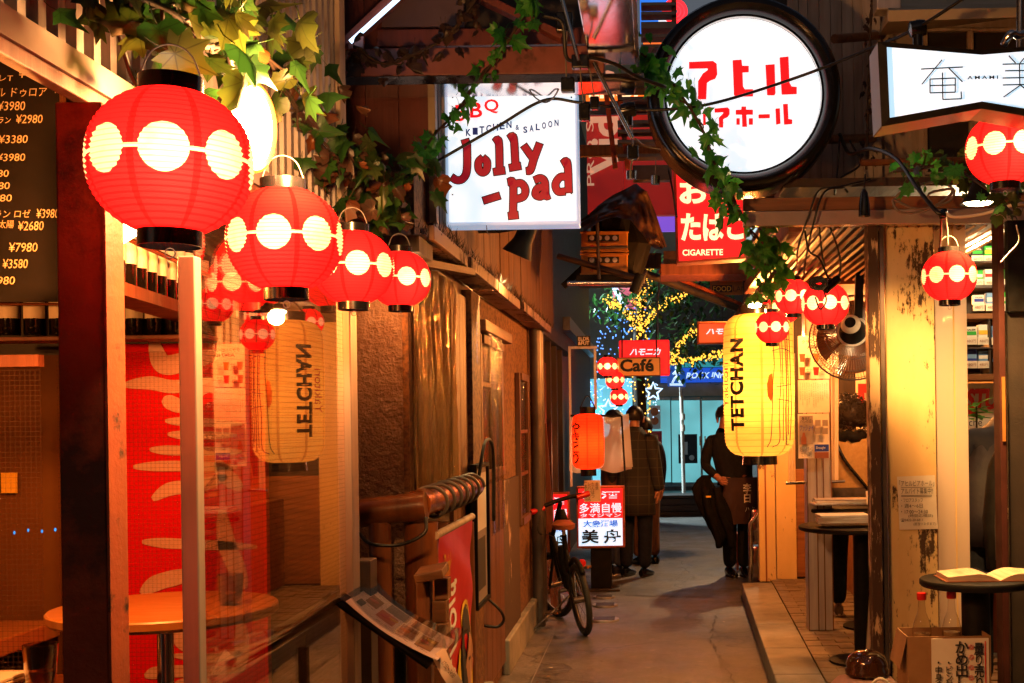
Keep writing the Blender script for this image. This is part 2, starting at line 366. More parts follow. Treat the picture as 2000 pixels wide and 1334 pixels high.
def leafmat(n, c, c2):
    m, t, b = _mat(n); oi = nd(t, 'ShaderNodeObjectInfo')
    f = math_(t, 'ADD', math_(t, 'MULTIPLY', oi.outputs['Random'], .7), math_(t, 'MULTIPLY', noi(t, pos(t), 30, 4), .45))
    col = mixc(t, ramp(t, f, .2, .9), c, c2)
    sx = nd(t, 'ShaderNodeSeparateXYZ'); t.links.new(nd(t, 'ShaderNodeTexCoord').outputs['Object'], sx.inputs[0])
    an = math_(t, 'FRACT', math_(t, 'ADD', math_(t, 'MULTIPLY', math_(t, 'ARCTAN2', sx.outputs[0], sx.outputs[1]), 1 / .87), 10.5))
    rr = math_(t, 'SQRT', math_(t, 'ADD', math_(t, 'MULTIPLY', sx.outputs[0], sx.outputs[0]), math_(t, 'MULTIPLY', sx.outputs[1], sx.outputs[1])))
    vein = math_(t, 'LESS_THAN', math_(t, 'MULTIPLY', math_(t, 'ABSOLUTE', math_(t, 'SUBTRACT', an, .5)), rr), .014)
    col = mixc(t, math_(t, 'MULTIPLY', vein, .6), col, (c[0] * .35, c[1] * .35, c[2] * .35))
    t.links.new(col, b.inputs['Base Color']); b.inputs['Roughness'].default_value = .42
    tl = nd(t, 'ShaderNodeBsdfTranslucent'); t.links.new(col, tl.inputs[0])
    mx = nd(t, 'ShaderNodeMixShader'); mx.inputs[0].default_value = .4
    t.links.new(b.outputs[0], mx.inputs[1]); t.links.new(tl.outputs[0], mx.inputs[2]); t.links.new(mx.outputs[0], t.nodes['Material Output'].inputs[0])
    return m
M['leaf'] = leafmat('ivy leaf', (.02, .17, .02), (.08, .34, .04))
M['leafy'] = leafmat('yellow green ivy leaf', (.012, .028, .004), (.05, .06, .009))
M['leafg'] = leafmat('dark ivy leaf', (.008, .035, .006), (.022, .075, .011))
M['leafr'] = leafmat('withered russet leaf', (.05, .02, .01), (.17, .05, .014))
M['leafd'] = leafmat('dry dark leaf', (.035, .018, .014), (.07, .035, .022))
def peel(n, c, c2, rust, th=.6, zb=None, streak=.45, sc=22):
    m, t, b = _mat(n); p = pos(t, (1, 1, streak)); f = noi(t, p, sc, 14, .78); big = noi(t, pos(t, (1, 1, .6)), 2.6, 5)
    s_ = math_(t, 'ADD', math_(t, 'ADD', math_(t, 'MULTIPLY', f, .62), math_(t, 'MULTIPLY', noi(t, pos(t, (1, 1, .12)), 70, 4), .24)), math_(t, 'MULTIPLY', big, .68))
    if zb is not None:      # worn towards a height zb, where knees and wheels rub it
        sx = nd(t, 'ShaderNodeSeparateXYZ'); t.links.new(nd(t, 'ShaderNodeNewGeometry').outputs['Position'], sx.inputs[0])
        s_ = math_(t, 'ADD', s_, math_(t, 'MULTIPLY', math_(t, 'MAXIMUM', math_(t, 'SUBTRACT', zb, sx.outputs[2]), 0.0), .07))
    k = ramp(t, s_, th + .19, th + .225)
    base = mixc(t, ramp(t, noi(t, p, 5, 6), .35, .7), c, c2)
    t.links.new(mixc(t, k, base, rust), b.inputs['Base Color'])
    t.links.new(math_(t, 'MULTIPLY_ADD', k, .4, .42), b.inputs['Roughness'])
    bp = nd(t, 'ShaderNodeBump'); bp.inputs['Strength'].default_value = .5; bp.inputs['Distance'].default_value = .004; bp.invert = True
    t.links.new(k, bp.inputs['Height']); t.links.new(bp.outputs[0], b.inputs['Normal'])
    return m
M['peel'] = peel('peeling cream paint', (.72, .52, .25), (.6, .4, .17), (.06, .03, .015), .665, 1.75)
M['peel2'] = peel('peeling cream paint heavy', (.6, .42, .24), (.5, .33, .18), (.05, .022, .012), .5, 1.6, .2)
M['cream2'] = peel('stained cream paint', (.66, .47, .22), (.58, .4, .17), (.09, .05, .02), .68, .75)
M['eavewood'] = peel('flaking eave board', (.2, .09, .045), (.14, .06, .03), (.03, .015, .01), .62)
def glassmat(n, tint, refl, meshy=True, ro=0.0, bump=0.0, bs=12, st=(1, 1, 1), pw=3.0, base=.04):
    m, t, b = _mat(n); t.nodes.remove(b)
    tr = nd(t, 'ShaderNodeBsdfTransparent'); tr.inputs[0].default_value = tint + (1,)
    gl = nd(t, 'ShaderNodeBsdfGlossy'); gl.inputs['Roughness'].default_value = ro
    lw = nd(t, 'ShaderNodeLayerWeight'); lw.inputs[0].default_value = .5
    if bump:
        bp = nd(t, 'ShaderNodeBump'); bp.inputs['Strength'].default_value = bump; bp.inputs['Distance'].default_value = .03
        t.links.new(noi(t, pos(t, st), bs, 3, .5), bp.inputs['Height']); t.links.new(bp.outputs[0], gl.inputs['Normal']); t.links.new(bp.outputs[0], lw.inputs['Normal'])
    fac = math_(t, 'MULTIPLY_ADD', math_(t, 'POWER', lw.outputs['Facing'], pw), refl, base)
    mx = nd(t, 'ShaderNodeMixShader'); t.links.new(fac, mx.inputs[0]); t.links.new(tr.outputs[0], mx.inputs[1]); t.links.new(gl.outputs[0], mx.inputs[2])
    outp = mx.outputs[0]
    if meshy:       # the wire net cast into the pane
        sx = nd(t, 'ShaderNodeSeparateXYZ'); t.links.new(nd(t, 'ShaderNodeNewGeometry').outputs['Position'], sx.inputs[0])
        g = 0
        def line(v): return math_(t, 'LESS_THAN', math_(t, 'FRACT', math_(t, 'MULTIPLY', v, 1 / .0125)), .07)
        ln = math_(t, 'MAXIMUM', line(sx.outputs[2]), line(math_(t, 'ADD', sx.outputs[1], sx.outputs[0])))
        df = nd(t, 'ShaderNodeBsdfDiffuse'); df.inputs[0].default_value = (.08, .05, .04, 1)
        m2 = nd(t, 'ShaderNodeMixShader'); t.links.new(math_(t, 'MULTIPLY', ln, .38), m2.inputs[0]); t.links.new(outp, m2.inputs[1]); t.links.new(df.outputs[0], m2.inputs[2]); outp = m2.outputs[0]
    t.links.new(outp, t.nodes['Material Output'].inputs[0]); return m
M['glass'] = glassmat('wired window glass', (.95, .86, .8), .66, pw=2.0)
M['clear'] = glassmat('clear glass', (.92, .9, .88), .6, False)
M['screen'] = glassmat('wired screen glass', (.95, .9, .86), .04, base=.004)
M['crownleaf'] = leafmat('street tree leaf', (.008, .03, .008), (.02, .07, .015))
M['iron'] = mat('brightened iron lid', (.42, .4, .4), (.3, .28, .28), 30, .3, me=.2, bu=.3)  # pale base stands in for sign light reflected off the lids
M['tumbler'] = glassmat('tumbler glass', (.8, .7, .6), 1.3, False, pw=1.6)
M['amber'] = mat('amber drink', (.45, .16, .03), ro=.1)
M['sheet'] = glassmat('clear plastic sheet', (.86, .82, .76), .8, False, .12, .9, 16, (3, 3, .6))
def plastic():
    m, t, b = _mat('crinkled vinyl curtain'); t.nodes.remove(b)
    tr = nd(t, 'ShaderNodeBsdfTransparent'); tr.inputs[0].default_value = (.72, .6, .45, 1)
    gl = nd(t, 'ShaderNodeBsdfGlossy'); gl.inputs['Roughness'].default_value = .16; gl.inputs[0].default_value = (1, .86, .6, 1)
    bp = nd(t, 'ShaderNodeBump'); bp.inputs['Strength'].default_value = 1; bp.inputs['Distance'].default_value = .03
    t.links.new(noi(t, pos(t, (9, 9, 1)), 4, 5, .7), bp.inputs['Height']); t.links.new(bp.outputs[0], gl.inputs['Normal'])
    df = nd(t, 'ShaderNodeBsdfTranslucent'); df.inputs[0].default_value = (.6, .42, .2, 1)
    m1 = nd(t, 'ShaderNodeMixShader'); m1.inputs[0].default_value = .5; t.links.new(gl.outputs[0], m1.inputs[1]); t.links.new(df.outputs[0], m1.inputs[2])
    m2 = nd(t, 'ShaderNodeMixShader'); m2.inputs[0].default_value = .42; t.links.new(tr.outputs[0], m2.inputs[1]); t.links.new(m1.outputs[0], m2.inputs[2])
    t.links.new(m2.outputs[0], t.nodes['Material Output'].inputs[0]); return m
M['vinyl'] = plastic()
def milky():
    m, t, b = _mat('milky plastic sheet'); b.inputs['Base Color'].default_value = (.75, .66, .58, 1); b.inputs['Roughness'].default_value = .35
    tl = nd(t, 'ShaderNodeBsdfTranslucent'); tl.inputs[0].default_value = (.7, .6, .5, 1); tr = nd(t, 'ShaderNodeBsdfTransparent')
    m1 = nd(t, 'ShaderNodeMixShader'); m1.inputs[0].default_value = .5; t.links.new(b.outputs[0], m1.inputs[1]); t.links.new(tl.outputs[0], m1.inputs[2])
    m2 = nd(t, 'ShaderNodeMixShader'); m2.inputs[0].default_value = .75; t.links.new(tr.outputs[0], m2.inputs[1]); t.links.new(m1.outputs[0], m2.inputs[2])
    t.links.new(m2.outputs[0], t.nodes['Material Output'].inputs[0]); return m
M['milky'] = milky()
# paper lantern: printed dots and line, thin ribs; lit by the bulb inside through the paper
def paper_lantern(n, red, white, emr, trn, dots=8, zz=0):
    m, t, b = _mat(n); t.nodes.remove(b)
    sx = nd(t, 'ShaderNodeSeparateXYZ'); t.links.new(nd(t, 'ShaderNodeTexCoord').outputs['Object'], sx.inputs[0])
    x, y, z = sx.outputs
    u = math_(t, 'MULTIPLY', math_(t, 'ARCTAN2', y, x), dots / (2 * pi))
    a = math_(t, 'SUBTRACT', math_(t, 'FRACT', math_(t, 'ADD', u, 10.5)), .5)
    arc = math_(t, 'MULTIPLY', a, pi / dots)
    d = math_(t, 'SQRT', math_(t, 'ADD', math_(t, 'MULTIPLY', arc, arc), math_(t, 'MULTIPLY', z, z)))
    dot = math_(t, 'LESS_THAN', d, .148 * 8 / dots)
    line = math_(t, 'LESS_THAN', math_(t, 'ABSOLUTE', z), .0125)
    wm = math_(t, 'MAXIMUM', dot, line)
    rib = math_(t, 'MULTIPLY', math_(t, 'GREATER_THAN', math_(t, 'ABSOLUTE', a), .44), math_(t, 'SUBTRACT', 1.0, wm))
    hoop = math_(t, 'LESS_THAN', math_(t, 'FRACT', math_(t, 'MULTIPLY', z, 30.0)), .3)
    col = mixc(t, wm, red, white)
    col = mixc(t, math_(t, 'MULTIPLY', rib, .9), col, (red[0] * .2, red[1] * .3, red[2] * .3))
    col = mixc(t, math_(t, 'MULTIPLY', hoop, .5), col, (red[0] * .6, red[1] * .5, red[2] * .5))
    oi = nd(t, 'ShaderNodeObjectInfo'); dv = nd(t, 'ShaderNodeVectorMath'); dv.operation = 'ADD'; t.links.new(nd(t, 'ShaderNodeTexCoord').outputs['Object'], dv.inputs[0]); t.links.new(oi.outputs['Location'], dv.inputs[1])
    col = mixc(t, math_(t, 'MULTIPLY', ramp(t, noi(t, dv.outputs[0], 5, 7, .7), .5, .8), .45), col, (red[0] * .45, red[1] * .8, red[2] * .6))     # fading and grime
    em = nd(t, 'ShaderNodeEmission'); t.links.new(col, em.inputs[0]); em.inputs[1].default_value = emr
    tl = nd(t, 'ShaderNodeBsdfTranslucent'); t.links.new(mixc(t, math_(t, 'MULTIPLY_ADD', math_(t, 'SUBTRACT', 1.0, hoop), .006, .0), col, (1.0, .5, .42)), tl.inputs[0])
    df = nd(t, 'ShaderNodeBsdfDiffuse'); t.links.new(col, df.inputs[0])
    m1 = nd(t, 'ShaderNodeMixShader'); m1.inputs[0].default_value = .3; t.links.new(tl.outputs[0], m1.inputs[1]); t.links.new(df.outputs[0], m1.inputs[2])
    ad = nd(t, 'ShaderNodeAddShader'); t.links.new(em.outputs[0], ad.inputs[0]); t.links.new(m1.outputs[0], ad.inputs[1])
    t.links.new(ad.outputs[0], t.nodes['Material Output'].inputs[0]); return m
M['lant'] = paper_lantern('red lantern paper', (.95, .008, .008), (1, .6, .27), .5, 1)
def paper_plain(n, c, c2, em_, hoops, ribs):
    m, t, b = _mat(n); t.nodes.remove(b)
    sx = nd(t, 'ShaderNodeSeparateXYZ'); t.links.new(nd(t, 'ShaderNodeTexCoord').outputs['Object'], sx.inputs[0])
    u = math_(t, 'MULTIPLY', math_(t, 'ARCTAN2', sx.outputs[1], sx.outputs[0]), ribs / (2 * pi))
    a = math_(t, 'ABSOLUTE', math_(t, 'SUBTRACT', math_(t, 'FRACT', math_(t, 'ADD', u, 10.5)), .5))
    rib = math_(t, 'LESS_THAN', a, .05)
    hoop = math_(t, 'LESS_THAN', math_(t, 'FRACT', math_(t, 'MULTIPLY', sx.outputs[2], hoops)), .14)
    col = mixc(t, ramp(t, noi(t, pos(t, (1, 1, 4), True), 7, 5), .3, .75), c, c2)
    col = mixc(t, math_(t, 'MULTIPLY', rib, .75), col, (c[0] * .45, c[1] * .3, c[2] * .3))
    col = mixc(t, math_(t, 'MULTIPLY', hoop, .6), col, (c[0] * .6, c[1] * .42, c[2] * .3))
    em = nd(t, 'ShaderNodeEmission'); t.links.new(col, em.inputs[0]); em.inputs[1].default_value = em_
    tl = nd(t, 'ShaderNodeBsdfTranslucent'); t.links.new(col, tl.inputs[0])
    df = nd(t, 'ShaderNodeBsdfDiffuse'); t.links.new(col, df.inputs[0])
    m1 = nd(t, 'ShaderNodeMixShader'); m1.inputs[0].default_value = .35; t.links.new(tl.outputs[0], m1.inputs[1]); t.links.new(df.outputs[0], m1.inputs[2])
    ad = nd(t, 'ShaderNodeAddShader'); t.links.new(em.outputs[0], ad.inputs[0]); t.links.new(m1.outputs[0], ad.inputs[1])
    t.links.new(ad.outputs[0], t.nodes['Material Output'].inputs[0]); return m
M['lanty'] = paper_plain('yellow lantern paper', (.9, .5, .1), (.8, .4, .065), .22, 24, 8)
M['lanto'] = paper_plain('orange lantern paper', (1, .04, .005), (1, .03, .004), .55, 40, 8)
# things that give off light
M['signwhite'] = glow('backlit white acrylic', (.8, .92, 1), .78, (.7, .7, .7), .16, 2.2)  # noise in this glow and the next imitates uneven backlight
M['signwhite2'] = glow('backlit blue white acrylic', (.55, .82, 1), .8, (.7, .7, .7), .15, 2.2)
M['signred'] = glow('backlit red acrylic', (1, .012, .015), .75, (.6, .01, .01))
M['signcream'] = glow('backlit cream acrylic', (1, .66, .34), 1.3, (.7, .6, .4))
M['redletter'] = glow('red translucent letters', (1, .006, .01), .85, (.6, .01, .01))
M['dkredletter'] = glow('dark red letters', (.36, .008, .02), .5, (.35, .01, .015))
M['bluesignlet'] = glow('bright blue letters', (.01, .14, .8), .5, (.02, .1, .5))
M['drape'] = mat('black draped cloth', (.02, .019, .02), (.03, .028, .028), 14, .95, sp=.03, bu=.2, bs=30)
M['bluelet'] = glow('blue letters', (.01, .03, .2), .3, (.02, .04, .2))
M['blklet'] = mat('black vinyl letters', (.012, .012, .016), ro=.5)
M['orangesign'] = glow('backlit orange acrylic', (1, .16, .008), .9)
M['redsign2'] = glow('dim red sign', (1, .03, .03), .1)
M['bluesign'] = glow('backlit blue acrylic', (.02, .22, .95), .7)
M['purple'] = glow('purple lit panel', (.3, .12, .9), .55)
M['signedge'] = glow('light box edge', (.5, .72, 1), .4, (.5, .5, .55))
M['bulb'] = glow('lamp face', (1, .8, .45), 30)
M['tube'] = glow('fluorescent tube', (1, .85, .6), 8)
M['coldtube'] = glow('cold tube', (.55, .78, 1), 2.2)
M['fairyy'] = glow('warm fairy lights', (1, .5, .05), 1.8)
M['fairyb'] = glow('blue fairy lights', (.1, .3, 1), 1.4)
M['fairyw'] = glow('white fairy lights', (.5, .72, 1), 1.3)
M['shopglass'] = glow('lit shop glazing', (.1, .34, .37), 1.05, (.08, .12, .12), 1.5, .9)  # noise in the glow stands in for reflections on the glass
M['shopsign'] = glow('blue shop sign', (.01, .07, .5), .9)
M['led'] = glow('blue led', (.01, .3, 1), 1.2)
M['redneon'] = glow('red neon', (1, .02, .03), 1.6)
for k_ in ('fairyy', 'fairyb', 'fairyw', 'bulb', 'redletter', 'dkredletter', 'bluelet', 'signcream', 'led', 'redneon'): M[k_].cycles.emission_sampling = 'NONE'
WARM = (1, .31, .055); WARMW = (1, .47, .14); REDL = (1, .2, .09); COLD = (.75, .88, 1)

# ================================================================== ground
g = G(); g.sheet(1, 1, lambda u, v: (-60 + 120 * u, -60 + 180 * v, 0)); gr = struct(ob('alley_ground', g, M['asphalt']))
g = G(); g.sheet(1, 24, lambda u, v: (-.98 + .2 * u + .012 * sin(v * 40), 4.0 + 7.5 * v, .004)); ob('gutter_strip', g, M['concfloor'], gr)
g = G(); g.sheet(1, 40, lambda u, v: (-.77 + .007 * u, 4.0 + 5.0 * v, .008)); ob('painted_line', g, M['greyink'], gr)
def patch(name, pts, z, m):
    g = G(); n = len(pts); q = []
    for i in range(n):
        a, c_ = Vector(pts[i]), Vector(pts[(i + 1) % n])
        for t_ in range(10): p_ = a + (c_ - a) * t_ / 10; q.append((p_.x + R.gauss(0, .006), p_.y + R.gauss(0, .012), z))
    g.add(q, [tuple(range(len(q)))]); ob(name, g, M[m], gr)
patch('road_patch', [(.33, 5.0), (.62, 5.0), (.7, 9.2), (.42, 9.2)], .004, 'asphalt2'); patch('road_patch', [(-.3, 11.0), (.5, 10.8), (.55, 12.4), (-.2, 12.6)], .004, 'asphalt2')
for pth in ([(.4, 4.6), (.36, 6.1), (.44, 7.4), (.38, 8.6), (.47, 9.9)], [(-.6, 5.6), (-.2, 5.9), (.1, 5.75), (.34, 6.0)], [(-.7, 7.4), (-.3, 7.1), (.2, 7.3)]):
    q = spline([(a, c_, 0) for a, c_ in pth], 22); g = G(); L = []; Rr = []
    for i, p_ in enumerate(q): jx = R.gauss(0, .012); wv = abs(R.gauss(0, .003)) + .0006; L.append((p_.x + jx - wv, p_.y + R.gauss(0, .006), .008)); Rr.append((p_.x + jx + wv, p_.y + R.gauss(0, .006), .008))
    n = len(q); g.add(L + Rr, [(i, i + 1, n + i + 1, n + i) for i in range(n - 1)]); ob('crack', g, M['ink'], gr)
for i in range(26):
    x_ = R.choice((-.72, .58, R.uniform(-.6, .5))) + R.gauss(0, .05); y_ = R.uniform(5.2, 12); g = G(); s_ = R.uniform(.008, .022); a = R.uniform(0, 6)
    g.add([(x_ + s_ * cos(a + t_) * R.uniform(.5, 1), y_ + s_ * sin(a + t_) * R.uniform(.5, 1), .012 + R.uniform(0, .006)) for t_ in (0, 1.3, 2.6, 3.9, 5.1)], [(0, 1, 2, 3, 4)]); ob('litter_scrap', g, M[R.choice(['leafr', 'paper', 'cardboard', 'leafd'])], gr)
for x, y, r in ((1180, 1210, .12), (1182, 1182, .11), (1180, 1166, .1)):
    k = CZ / (y - VY) * 1000; p = W(x, y, k)
    g = G(); g.lathe([(r, 0), (r * .97, .012), (0.0001, .012)], 28, T(p.x, p.y, .002)); c = ob('drain_cover', g, M['iron'], gr)
    g = G()
    for i in range(-3, 4): g.box(p.x - r * .7, p.x + r * .7, p.y + i * r * .22 - .006, p.y + i * r * .22 + .006, .014, .018)
    ob('cover_ribs', g, M['alud'], c)
pv = thing('raised_pavement', 'raised paved strip with kerb stones along the right side', 'pavement', (.7, 6, 0)); del pv['category']; del pv['label']; pv['kind'] = 'structure'
g = G(); g.add([(.70, 2.0, .085), (4.2, 2.0, .085), (4.2, 12, .085), (.80, 10.9, .085), (.70, 2.0, 0), (4.2, 2, 0), (4.2, 12, 0), (.80, 10.9, 0)],
               [(0, 1, 2, 3), (0, 4, 5, 1), (3, 7, 4, 0), (2, 6, 7, 3)]); ob('pavement_bed', g, M['concrete'], pv)
ys = [2.0, 3.1, 4.15, 5.2, 6.1, 6.95, 7.75, 8.65, 9.6, 10.85]
for a, b in zip(ys, ys[1:]):
    def ex(y): return .645 + (y - 6.77) * .0235
    g = G(); a2 = a + .005; b2 = b - .005; wv = .27
    g.add([(ex(a2), a2, .0), (ex(a2) + wv, a2, 0), (ex(b2) + wv, b2, 0), (ex(b2), b2, 0), (ex(a2), a2, .122), (ex(a2) + wv, a2, .12), (ex(b2) + wv, b2, .12), (ex(b2), b2, .122)],
          [(4, 5, 6, 7), (0, 1, 5, 4), (1, 2, 6, 5), (2, 3, 7, 6), (3, 0, 4, 7)]); ob('kerb_stone', g, M['concrete'], pv, bev=.008)
g = G(); g.cb((0, 0, 0), (.196, .096, .03)); pm = mesh('paver', g, M['paver'])
g = G(); g.cb((0, 0, 0), (.096, .096, .03)); hm = mesh('half_paver', g, M['paver'])
n_ = 0
for j in range(60):
    if j % 2: yv = 5.2 + j * .1; inst('paving_brick', hm, T(.645 + (yv - 6.77) * .0235 + .27 + .058, yv, .098), pv)
    for i in range(5):
        yv = 5.2 + j * .1; xv = .645 + (yv - 6.77) * .0235 + .27 + .108 + (i + .5 * (j % 2)) * .2
        o = inst('paving_brick', pm, T(xv, yv, .098 + R.uniform(-.003, .003)) @ RZ(R.uniform(-1.2, 1.2)), pv); n_ += 1
# ================================================================== left: glazed restaurant
GX = -.89
rb = thing('corner_restaurant', 'glass fronted restaurant with rusty post and ribbed metal siding at left', 'building', (-1.2, 2.4, 0))
def part(name, g, m, par=None, **kw): return ob(name, g, M[m] if isinstance(m, str) else m, par, **kw)
part('rusty_post', G().box(-1.005, -.925, 2.07, 2.13, 0, 2.12), 'rust', rb, bev=.004)
part('post_flange', G().box(-.924, -.9195, 2.065, 2.135, 0, 2.11), 'rustlit', rb)
part('corner_post', G().box(GX - .03, GX + .004, 2.375, 2.41, 0, 1.9), 'alu', rb, bev=.003)
part('window_post', G().box(GX - .03, GX + .012, 3.55, 3.63, 0, 2.05), 'alu', rb, bev=.003)
part('track_post', G().box(GX - .02, GX + .03, 3.68, 3.77, 0, 1.16), 'alud', rb, bev=.002)
for a, b in ((2.412, 3.548),):
    part('window_pane', G().box(GX - .012, GX - .008, a, b, .12, 2.08), 'glass', rb)
    part('bottom_rail', G().box(GX - .03, GX, a, b, .02, .118), 'alud', rb)
part('eave_flashing', G().prism([(-.955, 2.2), (-.99, 2.22), (-1.03, 2.22), (-1.03, 2.205), (-.975, 2.195), (-.97, 2.153), (-.955, 2.153)], 3.6, Matrix(((1, 0, 0, 0), (0, 0, 1, .4), (0, 1, 0, 0), (0, 0, 0, 1)))), 'flash', rb)
part('eave_board', G().box(-.985, -.958, .4, 4.0, 2.125, 2.151), 'reedy', rb, bev=.003)
# ribbed siding
g = G(); pr = []; y = .7
while y < 3.86:
    pr += [(-1.01, y), (-1.01, y + .032), (-.99, y + .036), (-.99, y + .062)]; y += .066
n_ = len(pr); g.add([(a, b, 2.18) for a, b in pr] + [(a, b, 4.3) for a, b in pr], [(i, i + 1, n_ + i + 1, n_ + i) for i in range(n_ - 1)])
part('ribbed_siding', g, 'corr', rb)
part('siding_edge', G().box(-1.03, -.975, 3.86, 3.93, 2.17, 4.3), 'whiteboard', rb, bev=.003)
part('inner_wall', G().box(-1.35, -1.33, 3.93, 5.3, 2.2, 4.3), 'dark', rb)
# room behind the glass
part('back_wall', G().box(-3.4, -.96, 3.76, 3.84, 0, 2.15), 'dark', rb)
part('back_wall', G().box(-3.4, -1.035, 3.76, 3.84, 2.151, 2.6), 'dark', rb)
part('side_wall', G().box(-3.48, -3.4, .4, 3.76, 0, 2.6), 'orangewall', rb)
part('room_floor', G().box(-3.4, -.965, .4, 3.76, .01, .05), 'kick', rb)
part('room_ceiling', G().box(-3.4, -1.035, .4, 3.76, 2.55, 2.6), 'darkwoody', rb)
part('wall_panel', G().box(-2.7, -1.72, 3.70, 3.755, .75, 1.79), 'orangewall', rb)
part('wired_screen', G().box(-1.745, -1.15, 3.585, 3.589, .06, 1.79), 'screen', rb)
part('wired_screen', G().box(-2.6, -1.5, 3.0, 3.004, .06, 1.72), 'screen', rb)
part('screen_rail', G().box(-2.6, -1.5, 2.99, 3.02, 1.721, 1.75), 'reedy', rb)
rp = part('red_panel', G().box(-1.745, -1.15, 3.62, 3.65, .06, 1.815), 'redpanel', rb)
rp['label'] = 'red panel with pale brush lettering behind the glass'
def blob(pts, wd, k, taper=(.5, 1, .8, .3)):     # a brush stroke: tapering band along a path in the panel
    q = spline([W(x, y, k) for x, y in pts], 14); n = len(q); g = G(); L = []; Rr = []
    for i, p in enumerate(q):
        d = (q[min(i + 1, n - 1)] - q[max(i - 1, 0)]).normalized(); nn = Vector((-d.z, 0, d.x)); t = i / (n - 1) * (len(taper) - 1); j = min(int(t), len(taper) - 2)
        ww = min(1, (sin(pi * (.02 + .96 * i / (n - 1)))) ** .45 * 1.05) * wd * k / 2000; L.append(p + nn * ww); Rr.append(p - nn * ww)
    g.add(L + Rr, [(i, i + 1, n + i + 1, n + i) for i in range(n - 1)])
    g.v = [Vector((a.x, 3.617, a.z)) for a in g.v]; return g
for pts, wd in (([(305, 660), (325, 710), (372, 706), (440, 690)], 32), ([(250, 752), (300, 748), (350, 755), (420, 740)], 22), ([(325, 780), (345, 788), (372, 800)], 24),
                ([(330, 822), (380, 824), (480, 828)], 14), ([(335, 848), (380, 850), (470, 850)], 14), ([(300, 878), (360, 880), (480, 882)], 16), ([(268, 912), (350, 910), (470, 912)], 17),
                ([(305, 975), (340, 955), (400, 948), (450, 930)], 22), ([(430, 900), (450, 930), (480, 955)], 26), ([(285, 1058), (360, 1062), (510, 1068)], 17), ([(440, 995), (450, 1060), (470, 1110), (485, 1150)], 30),
                ([(283, 1160), (310, 1140), (350, 1128), (400, 1118)], 26), ([(345, 1215), (365, 1250), (390, 1262)], 30), ([(345, 1280), (420, 1285), (480, 1275)], 15), ([(290, 1320), (330, 1312), (480, 1308)], 20),
                ([(478, 1210), (480, 1260), (478, 1310)], 24), ([(350, 1334), (420, 1330)], 16)):
    part('brush_stroke', blob([(x - 7, y) for x, y in pts], wd * 1.2, 1.508), 'strokes', rp)
# counters seen deep in the room
part('counter', G().box(-2.9, -1.78, 3.2, 3.66, .95, 1.0), 'tablewood', rb, bev=.006)
part('counter_front', G().box(-2.9, -1.8, 3.24, 3.3, .05, .949), 'darkwood', rb)
part('bench', G().box(-2.5, -1.62, 2.9, 3.15, .84, .88), 'tablewood', rb, bev=.006)
part('bench_leg', G().box(-1.72, -1.66, 2.95, 3.1, .05, .839), 'darkwood', rb)
for x, y in ((28, 1044), (55, 1039), (82, 1041), (108, 1038)): part('blue_led', G().lathe([(.001, 0), (.003, .003), (.003, .007), (.001, .01)], 8, T(W(x, y, 1.46))), 'led', rb)
part('wall_sticker', G().pb(2, 923, 33, 963, 1.535, .004), 'yellowink', rb)
# bottle shelves
sh1 = part('bottle_shelf', G().beam((-1.245, 2.72, 1.885), (-1.33, 3.62, 1.885), .1, .03), 'reedy', rb)
part('guard_rail', G().cyl((-1.19, 2.72, 2.0), (-1.28, 3.6, 2.0), .007, 8), 'copper', rb)
part('bottle_ledge', G().pb(-60, 656, 400, 664, 1.44, .12), 'reedy', rb, bev=.002)
part('ledge_rail', G().cyl(W(-60, 594, 1.42), W(122, 594, 1.42), .004, 8), 'copper', rb)
def bottle_meshes():
    g = G(); g.lathe([(.036, 0), (.0375, .004), (.0375, .19), (.034, .21), (.02, .235), (.0145, .25), (.0145, .305), (.0001, .306)], 20)
    b = mesh('glass_body', g, M['bottle'], 40)
    g = G(); g.lathe([(.0152, .26), (.0155, .3), (.0155, .307), (.0002, .308)], 16); f = mesh('foil', g, M['foil'], 40)
    g = G(); n = 10
    g.sheet(n, 1, lambda u, v: (.0383 * sin((u - .5) * 2.4), -.0383 * cos((u - .5) * 2.4), .06 + .1 * v)); l = mesh('label', g, M['paper'], 60)
    return b, f, l
BM_ = bottle_meshes()
def bottle(loc, rz, label, group, h=1.0):
    t = thing('wine_bottle', label, 'bottle', loc, group)
    b = inst('glass_body', BM_[0], T(off(t)), t); inst('foil_cap', BM_[1], T(off(t)), t); inst('paper_label', BM_[2], T(off(t)), t)
    t.rotation_euler.z = radians(rz); t.scale = (h,) * 3
for i in range(11):
    y = 2.76 + i * .08; bottle((-1.245 - (y - 2.72) * .0944, y, 1.901), R.uniform(40, 75), 'dark wine bottle with white label on the sloping upper shelf behind the glass', 'wine bottles on the upper shelf', .92)
for x in (-40, 12, 62, 112, 262, 300, 338, 376):
    p = W(x, 656, 1.465); bottle((p.x, p.y + .02, p.z + .002), R.uniform(-20, 20), 'dark wine bottle standing on the lower ledge above the red panel', 'wine bottles on the lower ledge', .8)
